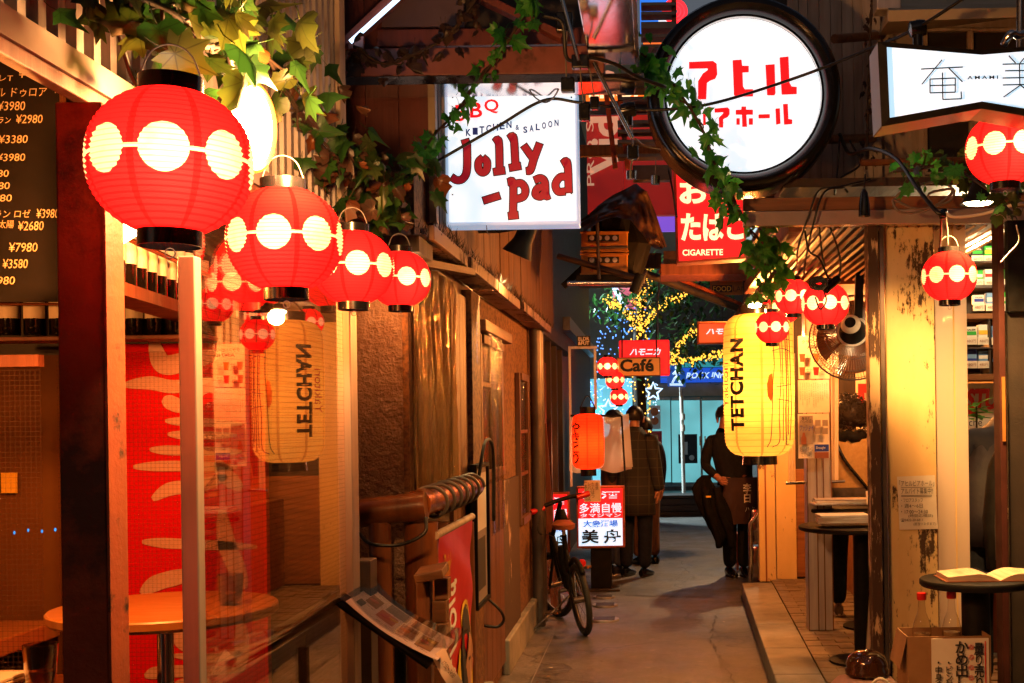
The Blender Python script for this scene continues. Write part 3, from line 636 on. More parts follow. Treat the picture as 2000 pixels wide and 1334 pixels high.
# chalkboard menu
cb = thing('chalkboard', 'black chalkboard menu with handwritten yen prices in the window', 'chalkboard', W(20, 590, 1.2))
part('slate', G().pb(-120, 95, 118, 590, 1.2, .015), 'board', cb)
part('frame_edge', G().pb(118.5, 95, 123, 592, 1.2, .02), 'oak', cb)
for s, x0, y0, x1, y1 in (('zola', -12, 106, 36, 120), ('ヴィオレT', -60, 146, 26, 160), ('¥4980', 38, 132, 98, 152), ('カレテール ドゥロア', -80, 172, 92, 190), ('¥', 104, 162, 116, 182), ('¥3980', -4, 198, 50, 216), ('グラン', -18, 228, 22, 242), ('¥2980', 32, 224, 84, 241),
                          ('¥3380', -2, 264, 55, 280), ('¥3980', -6, 300, 50, 315), ('¥2980', -40, 332, 18, 346), ('¥3380', -40, 356, 20, 370), ('¥3980', -38, 380, 24, 394), ('グラン ロゼ', -28, 410, 60, 426), ('¥3980', 72, 408, 120, 426), ('太陽', -2, 430, 28, 446), ('¥2680', 36, 432, 86, 450),
                          ('¥7980', 18, 474, 74, 492), ('¥3580', 6, 506, 55, 524), ('¥2980', -30, 540, 30, 556)):
    tp(s, x0, y0, min(x1, 116), y1, 1.2, M['chalk'], cb, shear=.12)
# round tables and tumblers inside
def round_table(name, label, top, r, par_h, m_top, m_leg, leg_r=.035, base=True, floor=0.0, group=None):
    t = thing(name, label, 'table', (top[0], top[1], floor), group)
    c = Vector(top)
    part('table_top', G().lathe([(r * .97, -.028), (r, -.02), (r, -.004), (r * .985, 0), (.0001, 0)], 48, T(c)), m_top, t, sm=40)
    part('leg', G().cyl((c.x, c.y, floor + .02), (c.x, c.y, c.z - .028), leg_r, 20), m_leg, t, sm=40)
    part('foot_plate', G().lathe([(.2, 0), (.2, .012), (.04, .025), (.0001, .026)], 28, T(c.x, c.y, floor)), m_leg, t, sm=40)
    return t
p = W(322, 1183, 1.27); tz = p.z
round_table('round_table', 'round wooden table with chrome leg behind the window', p, .27, 0, 'tablewood', 'steel', .02, floor=.05)
def tumbler(label, loc, r, h, liquid):
    t = thing('tumbler', label, 'glass', loc); c = Vector(loc)
    part('glass_wall', G().lathe([(r * .8, 0), (r, h), (r * .95, h), (r * .76, .008), (.0001, .008)], 24, T(c)), 'tumbler', t, sm=50)
    part('drink', G().lathe([(r * .74, .01), (r * .78, .01 + liquid), (.0001, .011 + liquid)], 20, T(c)), 'amber', t, sm=50)
q = W(450, 1163, 1.27); tumbler('amber drink in a small tumbler on the round wooden table', (q.x, q.y, tz + .001), .032, .075, .018)
q = W(80, 1352, 1.22)
part('window_ledge', G().box(q.x - .5, q.x + .12, q.y - .12, q.y + .22, q.z - .035, q.z - .001), 'tablewood', rb, bev=.004)
tumbler('half drunk tumbler on the ledge at the bottom left corner', (q.x, q.y, q.z), .04, .115, .04)
mn = thing('folded_menu', 'stack of folded paper menus beside the ledge tumbler', 'menu', (q.x - .13, q.y, q.z))
for i in range(4): part('sheet', G().cb((q.x - .13 + R.uniform(-.006, .006), q.y + .02, q.z + .005 + i * .009), (.12, .15, .008), RZ(R.uniform(-6, 6))), 'paper', mn, bev=.002)
# assumed pendant, itself unseen, added to light the room behind the panes
pl = thing('assumed_pendant_lamp', 'assumed small warm pendant lamp, added inside the left restaurant to light it', 'lamp', (-2.1, 2.6, 2.2))
part('cord', G().cyl((-2.1, 2.6, 1.99), (-2.1, 2.6, 2.199), .004, 6), 'cord', pl)
part('shade', G().lathe([(.03, 0), (.1, -.1), (.095, -.1), (.026, -.004)], 24, T(-2.1, 2.6, 1.99), cap=False), 'matblack', pl, sm=40)
part('bulb', G().lathe([(.001, 0), (.028, .02), (.03, .045), (.012, .08)], 16, T(-2.1, 2.6, 1.885)), 'bulb', pl, sm=60)
light('POINT', (-2.1, 2.6, 1.86), 30, WARM, .04, pl)
def added_bulb(label, x, y, z, e, zc, col=WARM):  # bulbs built here are added for their light, not seen
    bl = thing('added_bulb', label, 'lamp', (x, y, z))
    part('cap', G().lathe([(.014, .05), (.02, .045), (.02, .09), (.004, .1)], 14, T(x, y, z)), 'matblack', bl, sm=40); part('glass', G().lathe([(.0001, -.05), (.028, -.03), (.03, 0), (.014, .045)], 16, T(x, y, z)), 'bulb', bl, sm=60)
    part('cord', G().cyl((x, y, z + .1), (x, y, zc), .004, 6), 'cord', bl); light('POINT', (x, y, z - .07), e, col, .04, bl)
added_bulb('added bulb inside the window, hidden behind the largest lantern to light the red panel', -1.1, 2.55, 2.0, 85, 2.54)  # added unseen bulb that brightens the red panel
added_bulb('added bulb under the timber eave, hidden behind the far left lantern', -.93, 4.58, 2.12, 10, 2.2)  # added unseen bulb, fill for the curtain, stucco and fence
# copper arm along the eave and the round flood lamp
part('copper_pipe', G().tube(spline([W(340, -20, .93), W(420, 45, .97), W(512, 112, 1.04)], 5), .018, 12), 'copper', rb, sm=60)
fl = thing('flood_lamp', 'blazing round flood lamp clipped under the ivy at left', 'lamp', W(482, 250, 1.0))
c = W(492, 250, 1.0); nrm = Vector((.97, -.2, -.1)).normalized()
part('lamp_rim', G().lathe([(.03, -.08), (.07, -.05), (.084, -.005), (.087, .006), (.081, .008), (.078, 0)], 32, frame(c, nrm), cap=False), 'copper', fl, sm=40)
part('lamp_lens', G().lathe([(.078, .0), (.05, .006), (.0001, .008)], 32, frame(c, nrm)), 'bulb', fl, sm=60)
part('lamp_arm', G().tube([c - nrm * .07, W(462, 190, 1.0), W(440, 60, .97)], .008, 8), 'alud', fl, sm=60)
light('POINT', c + nrm * .12, 135, (1, .46, .14), .06, fl)

# unseen walls added behind the viewer to keep out sky light
rbk = thing('rear_light_blocker', 'added unseen timber wall behind the viewer, blocking sky light', 'building', (0, -6, 0))
part('wall', G().box(-7, 7, -6.6, -6.2, 0, 6.5), 'darkwood', rbk); part('eave', G().box(-7, 7, -6.2, -5.7, 2.6, 2.75), 'oakx', rbk)
for x in (-4.2, -1.6, 1.2, 3.8): part('shutter', G().box(x, x + 1.6, -6.19, -6.14, .1, 2.3), 'reedy', rbk)
sdw = thing('side_light_blocker', 'added unseen wall at the right behind the viewer, blocking sky light', 'building', (3, -2, 0)); part('wall', G().box(2.9, 3.2, -6.1, 5.0, 0, 4.5), 'darkwood', sdw); part('cornice', G().box(2.75, 2.899, -6.1, 5.0, 2.6, 2.75), 'oaky', sdw)  # unseen side wall, added to block sky light
# ================================================================== left: timber house beyond
lb = thing('timber_house', 'old plastered timber house with eaves along the left of the alley', 'building', (-1.3, 7, 0))
LX = -.97
part('end_wall', G().box(-2.6, LX - .012, 4.80, 5.0, 0, 2.45), 'stucco', lb)
part('corner_trim', G().box(LX - .011, LX + .012, 4.785, 4.85, 1.0, 2.2), 'speckle', lb)
part('facade_wall', G().box(-2.6, LX, 5.001, 9.6, 0, 2.6), 'speckle', lb)
part('upper_wall', G().box(-2.6, LX + .01, 5.45, 11.6, 2.601, 4.6), 'darkwood', lb)
for i in range(26):     # vertical weathered boards of the upper wall above the eave
    y0 = 5.46 + i * .236
    part('wall_board', G().box(LX + .011, LX + .022 + R.uniform(0, .006), y0, y0 + .231, 2.33, 3.4 + R.uniform(0, .1)), 'tan', lb)
# plank end of the upper storey
part('gable_backing', G().box(-2.4, -.945, 5.30, 5.44, 2.42, 4.3), 'darkwood', lb)
for i in range(10):
    x0 = -2.36 + i * .142
    part('gable_plank', G().box(x0, x0 + .139, 5.272 + R.uniform(0, .005), 5.3, 2.43, 4.2), 'redbrown', lb)
part('gable_trim', G().box(-.955, -.925, 5.262, 5.31, 2.43, 3.1), 'whiteboard', lb)
# eaves: soffit boards, gutter lip, ragged thatch
for i, (a, b) in enumerate(((4.62, 5.5), (5.52, 6.5), (6.52, 7.6), (7.62, 8.7), (8.72, 9.7))):
    d = R.uniform(-.015, .015)
    part('soffit_board', G().box(-.96, -.84 + d, a, b, 2.278 + d, 2.294 + d), 'eavewood', lb, bev=.003)
    part('eave_fascia', G().box(-.835 + d, -.812 + d, a + .03, b - .02, 2.262, 2.318), 'eavewood', lb, bev=.003)
part('eave_lintel', G().box(-1.3, -.86, 4.52, 4.795, 2.2, 2.26), 'darkwood', lb)
part('eave_bracket', G().beam((-.96, 4.7, 2.2), (-.83, 5.6, 2.255), .04, .03), 'oaky', lb)
g = G()
for i in range(2600):
    y = R.uniform(4.7, 9.7); x = R.uniform(-.94, -.8); a = Vector((x, y, 2.3 + R.uniform(0, .03))); d = Vector((R.uniform(-.3, .5), R.uniform(-.5, .5), R.uniform(.2, 1))).normalized() * R.uniform(.02, .06)
    s_ = Vector((R.uniform(-1, 1), R.uniform(-1, 1), 0)) * .002; g.add([a - s_, a + s_, a + d], [(0, 1, 2)])
stuff(part('thatch_fringe', g, 'dark', lb))
# vinyl curtain in front of a dark opening
part('opening_panel', G().box(LX, LX + .006, 5.0, 5.72, .9, 2.2), 'darkwood', lb)
def cur(u, v):
    y = 4.79 + .93 * u; z = 1.22 + 1.0 * v; a = 54 * u + .9 * sin(4 * v + 6 * u)
    return (-.935 + .009 * sin(a) + .006 * sin(2.3 * a + 3 * v) + .02 * noise.noise(Vector((u * 9, v * 1.5, 2))) + .006 * noise.noise(Vector((u * 60, v * 14, 5))), y + .006 * sin(a * 1.7), z + .012 * noise.noise(Vector((u * 9, 0, 0))) * (1 if v > .95 else 0))
vc = thing('vinyl_curtain', 'crinkled clear vinyl curtain glinting gold beside the doorway', 'curtain', (-.93, 5.2, 1.22))
part('curtain_sheet', G().sheet(200, 40, cur), 'vinyl', vc, sm=180)
part('curtain_rail', G().cyl((-.935, 4.78, 2.225), (-.935, 5.74, 2.225), .008, 8), 'alud', vc)
# boards beside it and painted post
for i in range(4):
    y0 = 5.74 + i * .115
    part('door_board', G().box(LX, LX + .022 + R.uniform(0, .006), y0, y0 + .112, .12, 2.2), 'oak', lb, bev=.002)
part('painted_post', G().box(LX - .02, LX + .05, 6.2, 6.5, 0, 2.24), 'speckle', lb, bev=.004)
text('い'.join('すずめ') + 'のみや', (LX + .052, 6.35, 1.98), .05, .22, M['blueink'], lb, right=(0, 1, 0), vert=True, name='faded_lettering')
def window(y0, y1, z0, z1, bars_z=(), bars_y=(), fm='oak', proud=.035):
    w_ = part('window', G().box(LX + .001, LX + .008, y0, y1, z0, z1), 'dark', lb)
    for a in ((y0 - .05, y0, z0 - .05, z1 + .05), (y1, y1 + .05, z0 - .05, z1 + .05)): part('window_jamb', G().box(LX + .0005, LX + proud, *a), fm, w_, bev=.003)
    for a in ((z0 - .05, z0), (z1, z1 + .05)): part('window_rail', G().box(LX + .0005, LX + proud + .012, y0, y1, *a), fm, w_, bev=.003)
    for z in bars_z: part('glazing_bar', G().box(LX + .009, LX + proud - .006, y0, y1, z - .012, z + .012), fm, w_)
    for y in bars_y: part('glazing_bar', G().box(LX + .01, LX + proud - .008, y - .012, y + .012, z0, z1), fm, w_)
    part('window_glass', G().box(LX + .016, LX + .018, y0, y1, z0, z1), 'sheet', w_)
window(6.68, 7.55, 1.3, 2.0, (1.78,), (7.1,)); window(8.55, 9.05, .9, 1.86, (1.2, 1.5), ())
part('shop_lintel', G().box(LX + .002, LX + .075, 6.55, 7.75, 2.06, 2.12), 'oaky', lb, bev=.004)
part('vinyl_flap', G().sheet(20, 10, lambda u, v: (LX + .07 + .012 * sin(u * 17), 6.7 + u * .55, .95 + v * 1.1)), 'sheet', lb, sm=180)
for i in range(5):
    y0 = 6.55 + i * .2
    part('dado_board', G().box(LX + .001, LX + .03, y0, y0 + .196, .1, 1.22), 'oak', lb, bev=.002)
part('plinth', G().box(LX, LX + .05, 7.6, 9.5, 0, .22), 'concrete', lb, bev=.01)
part('peeled_skirt', G().box(LX + .001, LX + .02, 7.58, 8.5, .221, 1.2), M['peel2'], lb)
part('plinth_block', G().box(LX, LX + .1, 6.2, 6.5, 0, .2), 'concrete', lb, bev=.01)
for y, r in ((9.42, .05), (9.62, .045), (9.78, .03)):
    part('drain_pipe', G().cyl((LX + .06, y, 0), (LX + .06, y, 2.3), r, 14), 'alud', lb, sm=60)
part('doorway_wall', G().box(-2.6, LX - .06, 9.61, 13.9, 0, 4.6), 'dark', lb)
for y in (10.1, 10.5, 11.2, 11.9, 12.6): part('door_post', G().box(LX - .06, LX + .02, y, y + .09, 0, 2.3), 'darkwood', lb, bev=.003)
part('slide_door', G().box(LX - .05, LX - .02, 10.6, 11.2, .05, 2.1), 'reedy', lb)
part('door_lintel', G().box(LX - .06, LX + .05, 9.8, 13.9, 2.3, 2.42), 'darkwoody', lb)
for i in range(4): part('leaning_board', G().beam((LX + .12, 10.2 + i * .08, 0), (LX + .02, 10.3 + i * .08, 1.55 - i * .2), .07, .02, (0, 1, 0)), 'reedy', lb)
fw = part('lit_frame', G().pb(1112, 676, 1116, 950, 4.9, .05), 'alu', lb); part('lit_frame', G().pb(1112, 676, 1166, 681, 4.9, .05), 'alu', lb); part('lit_frame', G().pb(1160, 682, 1165, 800, 4.9, .05), 'alu', lb)
# log fence
lf = thing('log_fence', 'varnished log railing wrapped in rope before the stucco wall', 'fence', (-.95, 4.9, 0))
a = W(694, 1003, 1.93); b = W(822, 988, 1.93); c = W(925, 949, 2.52)
part('rail', G().tube([a, b + Vector((.02, 0, 0))], .054, 18), M['log'], lf, sm=50)
part('wrapped_rail', G().tube([b + Vector((-.02, .03, .004)), c], .054, 18), M['copper'], lf, sm=50)
g = G(); d = c - b; fr = frame(b, d); L = d.length; pts = []
for i in range(260):
    t = i / 259; an = t * 2 * pi * 6.5; pts.append(fr @ Vector((.062 * cos(an), .062 * sin(an), L * (.1 + .85 * t))))
part('rope', g.tube(pts, .008, 6), 'cordg', lf, sm=180)
for x, k, r in ((742, 1.93, .042), (822, 1.96, .065), (852, 2.1, .05), (878, 2.25, .05), (905, 2.4, .05)):
    p = W(x, 1020, k); part('fence_post', G().tube([(p.x, p.y, .0), (p.x + .004, p.y, .5), (p.x, p.y, p.z)], [r * 1.05, r * .98, r], 14), M['log'], lf, sm=50)
cbz = thing('hanging_cable', 'black cable looping under the log railing', 'cable', W(760, 1062, 1.85))
part('cable', G().tube(spline([W(700, 1040, 1.9), W(725, 1062, 1.86), W(780, 1064, 1.86), W(828, 1042, 1.86), W(832, 1010, 1.87)], 8), .007, 8), 'cord', cbz, sm=180)
# plank post with stepped boards
wp = thing('plank_stand', 'stubby stand of stacked weathered planks by the red banner', 'stand', W(845, 1334, 1.8))
part('post', G().pb(814, 1130, 842, 1520, 1.80, .06), 'oak', wp, bev=.003)
part('cap_board', G().cb(W(843, 1118, 1.78), (.1, .14, .03), RY(-10) @ RX(6)), 'oakx', wp, bev=.004)
for i, (y0, y1, dx) in enumerate(((1130, 1172, 3), (1174, 1216, -1), (1218, 1250, 2), (1252, 1300, 0), (1302, 1360, 3), (1362, 1440, 1))):
    part('stacked_plank', G().pb(845 + dx, y0, 872 + dx, y1, 1.80 - i * .004, .07), 'oakx', wp, bev=.004)
# red drink banner hung from the rail
bn = thing('drink_banner', 'red soft drink banner with white script and a portrait by the railing', 'banner', (-.845, 5.2, .2))
def ban(u, v): return (-.845 + .012 * sin(u * 9 + 1) * (1 - v) + .006 * sin(v * 20 + u * 7), 4.73 + .86 * u, .16 + .97 * v)
part('cloth', G().sheet(40, 24, ban), 'coke', bn, sm=180)
part('rod', G().cyl((-.845, 4.68, 1.14), (-.845, 5.62, 1.14), .016, 12), 'whiteboard', bn, sm=60)
def bfn(y0, y1, z0, z1, rot=True):
    def f(a, b):
        if rot: y = (y0 + y1) / 2 - b * (y1 - y0); z = (z0 + z1) / 2 + a * (z1 - z0)
        else: y = (y0 + y1) / 2 + a * (y1 - y0); z = (z0 + z1) / 2 + b * (z1 - z0)
        p = Vector(ban((y - 4.73) / .86, (z - .16) / .97)); p.x += .004; return p
    return f
text('Coca-Cola', (0, 0, 0), 1, 1, M['whiteink'], bn, fn=bfn(4.79, 5.16, .2, .92), bold=.012)
text('Drink', (0, 0, 0), 1, 1, M['yellowink'], bn, fn=bfn(4.84, 5.0, .95, 1.05, False), name='small_lettering')
text('Delicious', (0, 0, 0), 1, 1, M['yellowink'], bn, fn=bfn(4.95, 5.12, .18, .48), name='small_lettering')
def oval(cy, cz, ry, rz, x=.005, n=20, rot=0):
    g = G(); vs = []
    for i in range(n):
        a = 2 * pi * i / n; dy = ry * cos(a); dz = rz * sin(a); y = cy + dy * cos(rot) - dz * sin(rot); z = cz + dy * sin(rot) + dz * cos(rot)
        p = Vector(ban((y - 4.73) / .86, (z - .16) / .97)); vs.append((p.x + x, p.y, p.z))
    return g.add(vs, [tuple(range(n))])
part('portrait', oval(5.36, .5, .17, .3, .004), 'yellowink', bn)
part('portrait_hair', oval(5.36, .54, .14, .24, .006), 'ink', bn)
part('portrait_face', oval(5.4, .5, .085, .15, .008), 'skin', bn)
for y in (5.37, 5.44): part('portrait_eye', oval(y, .54, .016, .01, .0095), 'ink', bn)
part('portrait_mouth', oval(5.41, .43, .025, .012, .0095), 'redink', bn)
part('portrait_dress', oval(5.42, .25, .12, .1, .0075), 'brownink', bn)
# framed poster
fp = thing('framed_poster', 'black framed monochrome poster hung by a strap on the left wall', 'poster', (-.89, 6.2, .7))
part('backing', G().box(-.917, -.9, 6.08, 6.5, .66, 1.34), 'greyink', fp)
for a in ((6.06, 6.08, .64, 1.36), (6.5, 6.52, .64, 1.36), (6.08, 6.5, .64, .66), (6.08, 6.5, 1.34, 1.36)): part('frame', G().box(-.917, -.885, *a), 'matblack', fp)
part('print', G().box(-.899, -.897, 6.11, 6.47, 1.02, 1.31), 'whiteink', fp); part('print', G().box(-.899, -.897, 6.16, 6.42, .72, .98), 'ink', fp)
part('strap', G().tube(spline([(-.88, 6.1, 1.3), (-.86, 6.2, 1.47), (-.85, 6.42, 1.42), (-.86, 6.48, 1.05)], 8), .009, 6), 'rubber', fp, sm=180)
# menu on its stand
ms = thing('menu_stand', 'slanted menu board with food photos and a paper tag on a black stand', 'menu stand', W(775, 1500, 1.5))
A = W(672, 1180, 1.44); B = W(722, 1150, 1.58); Cc = W(875, 1258, 1.54); D = W(840, 1298, 1.40)
def quad(a, b, c, d, u, v): return (a * (1 - u) + d * u) * (1 - v) + (b * (1 - u) + c * u) * v
nn = (D - A).cross(B - A).normalized()
if nn.z < 0: nn = -nn
def slabq(u0, u1, v0, v1, l0, l1, bend=0):
    g = G(); N = 8
    def f(u, v):
        uu = u0 + (u1 - u0) * u; vv = v0 + (v1 - v0) * v; return quad(A, B, Cc, D, uu, vv) + nn * (l1 + bend * (uu - .4) ** 2)
    def f2(u, v):
        uu = u0 + (u1 - u0) * u; vv = v0 + (v1 - v0) * v; return quad(A, B, Cc, D, uu, vv) + nn * (l0 + bend * (uu - .4) ** 2)
    g.sheet(N, 2, f); g.sheet(N, 2, f2); return g
part('board', slabq(-.1, 1.0, -.05, 1.05, -.012, -.004), 'matblack', ms)
part('clip', slabq(-.1, .02, 0, 1, -.003, .006), 'navy', ms)
part('menu_sheet', slabq(0, 1.04, 0, 1, .0, .002, .05), 'menupaper', ms)
for (u0, u1, v0, v1, mm) in ((.1, .24, .45, .8, 'cardboard'), (.28, .48, .28, .58, 'orangeplas'), (.54, .72, .24, .6, 'cloth_pink'), (.76, .93, .15, .6, 'cardboard'), (.3, .55, .66, .95, 'greyink'), (.6, .85, .68, .95, 'cloth_pink')):
    part('food_photo', slabq(u0, u1, v0, v1, .0025, .004, .05), mm, ms)
uu_ = (D - A).normalized(); vv_ = (nn.cross(uu_)).normalized()
for u_, v_, s_ in ((.17, .9, 'おすすめ'), (.17, .34, 'もつ煮 480'), (.39, .15, '串焼き 580'), (.63, .1, '刺身 780'), (.85, .08, '唐揚げ'), (.92, .85, '宴会コース'), (.42, .63, 'ビール 500'), (.72, .65, 'サワー 400')):
    text(s_, quad(A, B, Cc, D, u_, v_) + nn * (.003 + .05 * (u_ - .4) ** 2), .045, .011, M['ink'], ms, right=uu_, up=vv_, name='menu_lettering')
for u_, v_, mm in ((.16, .62, 'orangeplas'), (.36, .42, 'redplas'), (.44, .48, 'yellowink'), (.6, .4, 'orangeplas'), (.67, .5, 'brownink'), (.83, .38, 'redplas'), (.88, .5, 'yellowink')):
    part('dish_print', G().lathe([(.017, 0), (.016, .001), (.0001, .0015)], 14, frame(quad(A, B, Cc, D, u_, v_) + nn * (.0045 + .05 * (u_ - .4) ** 2), nn)), mm, ms)
part('round_logo', slabq(.06, .13, .2, .4, .0025, .004, .05), 'ink', ms)
part('plastic_cover', slabq(-.02, 1.1, -.02, 1.03, .009, .012, .12), 'clear', ms)
tg = G(); ta = W(858, 1283, 1.42); 
tg.sheet(6, 3, lambda u, v: ta + Vector((-.02 + .06 * u + .035 * v * (1 - .3 * u) - .0, .0 - .02 * sin(u * 3), -.1 * u + .03 * v))); part('paper_tag', tg, 'paper', ms, sm=180)
text('17:00〜24:00', ta + Vector((.03, -.025, -.03)), .05, .014, M['ink'], ms, right=(.6, 0, -.8), up=(.8, 0, .6), name='tag_lettering')
part('leg', G().cyl(W(782, 1262, 1.5), (W(782, 1262, 1.5).x, W(782, 1262, 1.5).y, .02), .016, 12), 'matblack', ms, sm=60)
part('foot', G().lathe([(.17, 0), (.17, .015), (.02, .03)], 24, T(W(782, 1262, 1.5).x, W(782, 1262, 1.5).y, 0)), 'matblack', ms, sm=50)
# ================================================================== overhead frame across the alley
of = thing('overhead_frame', 'red brown steel and timber frame spanning the alley top left', 'frame', W(950, 150, 2.15))
part('cross_beam', G().pb(640, 92, 1180, 146, 2.1, .14), 'beamred', of, bev=.004)
part('beam_flange', G().pb(640, 147, 1258, 163, 2.09, .2), 'chrome', of)
part('roof_panel', G().add([W(600, -70, 2.2), W(1150, -70, 2.2), W(1150, 88, 2.2), W(600, 88, 2.2)], [(0, 1, 2, 3)]), 'dark', of)
part('ledge_board', G().pb(735, 55, 1150, 88, 2.14, .03), 'redbrown', of, bev=.003)
part('upper_panel', G().pb(745, -60, 905, 52, 2.16, .02), mat('mauve corrugated roofing', (.2, .13, .15), (.15, .09, .1), 3, .4), of)
part('brace', G().beam(W(672, 92, 2.06), W(800, -30, 2.06), .03, .09, (0, 1, 0)), 'beamred', of, bev=.003)
part('brace_plate', G().pb(680, 66, 710, 96, 2.045, .02), 'beamred', of, bev=.003)
part('tube_light', G().cyl(W(684, 82, 2.03), W(786, -10, 2.03), .009, 8), 'coldtube', of, sm=60)
part('brace', G().beam(W(905, -20, 2.06), W(1100, 75, 2.06), .03, .08, (0, 1, 0)), 'redbrown', of, bev=.003)
part('steel_duct', G().box(-.25, -.058, 3.0, 5.05, 3.03, 3.09), 'chrome', of, bev=.004)
part('duct_edge', G().box(-.058, -.045, 3.0, 5.05, 3.02, 3.1), 'steel', of)
for a, b in (((1095, -10, 2.0), (1130, 118, 2.0)), ((1160, 122, 2.02), (1235, 270, 2.02))): part('hanger_rod', G().cyl(W(*a), W(*b), .008, 8), 'steel', of, sm=60)
part('rear_panel', G().box(-.95, -.27, 5.3, 5.34, 3.1, 4.0), 'dark', of)

# ================================================================== signs
# white square box sign
js = thing('white_box_sign', 'white lit box sign with red western lettering on the left wall', 'sign', W(1000, 438, 2.3))
part('sign_box', G().pb(870, 176, 1129, 440, 2.3, .13), 'signedge', js, bev=.004)
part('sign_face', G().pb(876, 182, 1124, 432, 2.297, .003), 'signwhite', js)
part('mount_bracket', G().pb(858, 178, 869, 436, 2.31, .1), 'whiteboard', js)
for s, bx in (('B', (890, 205, 908, 237)), ('B', (918, 200, 942, 230)), ('Q', (946, 194, 974, 222))): tp(s, *bx, 2.294, M['redletter'], js, bold=.02)
for i, s in enumerate('KITCHEN'): tp(s, 910 + i * 13.2, 252 - i * 2.6, 920 + i * 13.2, 266 - i * 2.6, 2.294, M['bluelet'], js, bold=.03)
tp('&', 1007, 244, 1014, 254, 2.294, M['bluelet'], js, bold=.02)
for i, s in enumerate('SALOON'): tp(s, 1022 + i * 12.2, 247 - i * 2.7, 1030 + i * 12.2, 260 - i * 2.7, 2.294, M['bluelet'], js, bold=.03)
def stroke_letter(paths, wd, k, ml, mo, serif=0):
    for kk, ex, mm in ((k, 3.4, mo), (k - .0012, 0, ml)):
        g = G()
        for pi2, p in enumerate(paths):
            kq = kk - .0003 * pi2; q = spline([W(x, y, kq) for x, y in p], 7) if len(p) > 2 else [W(x, y, kq) for x, y in p]
            n = len(q); L = []; Rr = []
            for i, a in enumerate(q):
                d = q[min(i + 1, n - 1)] - q[max(i - 1, 0)]; d.normalize(); nn = Vector((-d.z, 0, d.x)) * (wd + ex) * kk / 2000
                ext = d * (ex * kk / 2000) * (-1 if i == 0 else 1 if i == n - 1 else 0); L.append(a + nn + ext); Rr.append(a - nn + ext)
            g.add(L + Rr, [(i, i + 1, n + i + 1, n + i) for i in range(n - 1)])
        # nudge overlapping strokes apart so no two faces share a plane
        ob('lettering', g, M[mm], js)
sl_ = lambda *p: stroke_letter(p, 13.5, 2.294, 'dkredletter', 'blklet')
sl_([(903, 281), (917, 277)], [(912, 277), (912, 330), (905, 348), (893, 352), (882, 346)])
sl_([(943, 308), (951, 316), (950, 332), (942, 337), (935, 330), (935, 316), (943, 308)])
sl_([(966, 278), (974, 276), (976, 334)], [(964, 336), (986, 333)])
sl_([(994, 271), (1003, 269), (1007, 326)], [(995, 328), (1017, 324)])
sl_([(1023, 284), (1040, 308)], [(1054, 280), (1043, 310), (1036, 332), (1028, 334)])
sl_([(944, 392), (976, 382)])
sl_([(992, 356), (1002, 358), (1002, 420)], [(993, 422), (1012, 420)], [(1003, 360), (1018, 358), (1026, 370), (1022, 384), (1004, 390)])
sl_([(1044, 352), (1056, 348), (1064, 356), (1066, 382), (1073, 381)], [(1064, 364), (1050, 368), (1046, 380), (1056, 384), (1064, 376)])
sl_([(1098, 320), (1108, 318), (1111, 376)], [(1108, 346), (1094, 346), (1085, 360), (1090, 374), (1104, 374)])
for x, y in ((884, 380), (1116, 378), (884, 190), (1116, 190), (1002, 426)): part('face_screw', G().lathe([(.004, 0), (.003, .003), (.0001, .0035)], 8, frame(W(x, y, 2.295), (0, -1, 0))), 'alud', js)
part('dangling_wire', G().tube(spline([W(950, 440, 2.28), W(952, 455, 2.28), W(957, 458, 2.28)], 4), .002, 5), 'cordg', js)
# round sign
rs = thing('round_sign', 'round white lit sign with red katakana in a thick black ring', 'sign', W(1453, 375, 2.3))
c = W(1453, 185, 2.3); F_ = frame(c, (0, -1, 0))
prof = [(.352, -.01), (.358, .02), (.372, .05), (.395, .066), (.415, .06), (.43, .04), (.437, .0), (.437, -.2)]
part('outer_ring', G().lathe(prof, 72, F_, cap=False), 'black', rs, sm=50)
part('inner_lip', G().lathe([(.352, -.01), (.349, .012), (.346, -.012)], 72, F_, cap=False), 'steel', rs, sm=50)
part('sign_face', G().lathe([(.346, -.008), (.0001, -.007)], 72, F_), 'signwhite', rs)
part('back_plate', G().lathe([(.43, -.2), (.0001, -.201)], 48, F_), 'matblack', rs)
def rstroke(polys, k):
    for p in polys: ob('lettering', G().ppoly(p, k, .002), M['redletter'], rs, bev=.003)
kk = 2.3005
def zz(l): return [(1200 + x * .3374, y * .3374) for x, y in l]     # coordinates noted on an enlarged crop
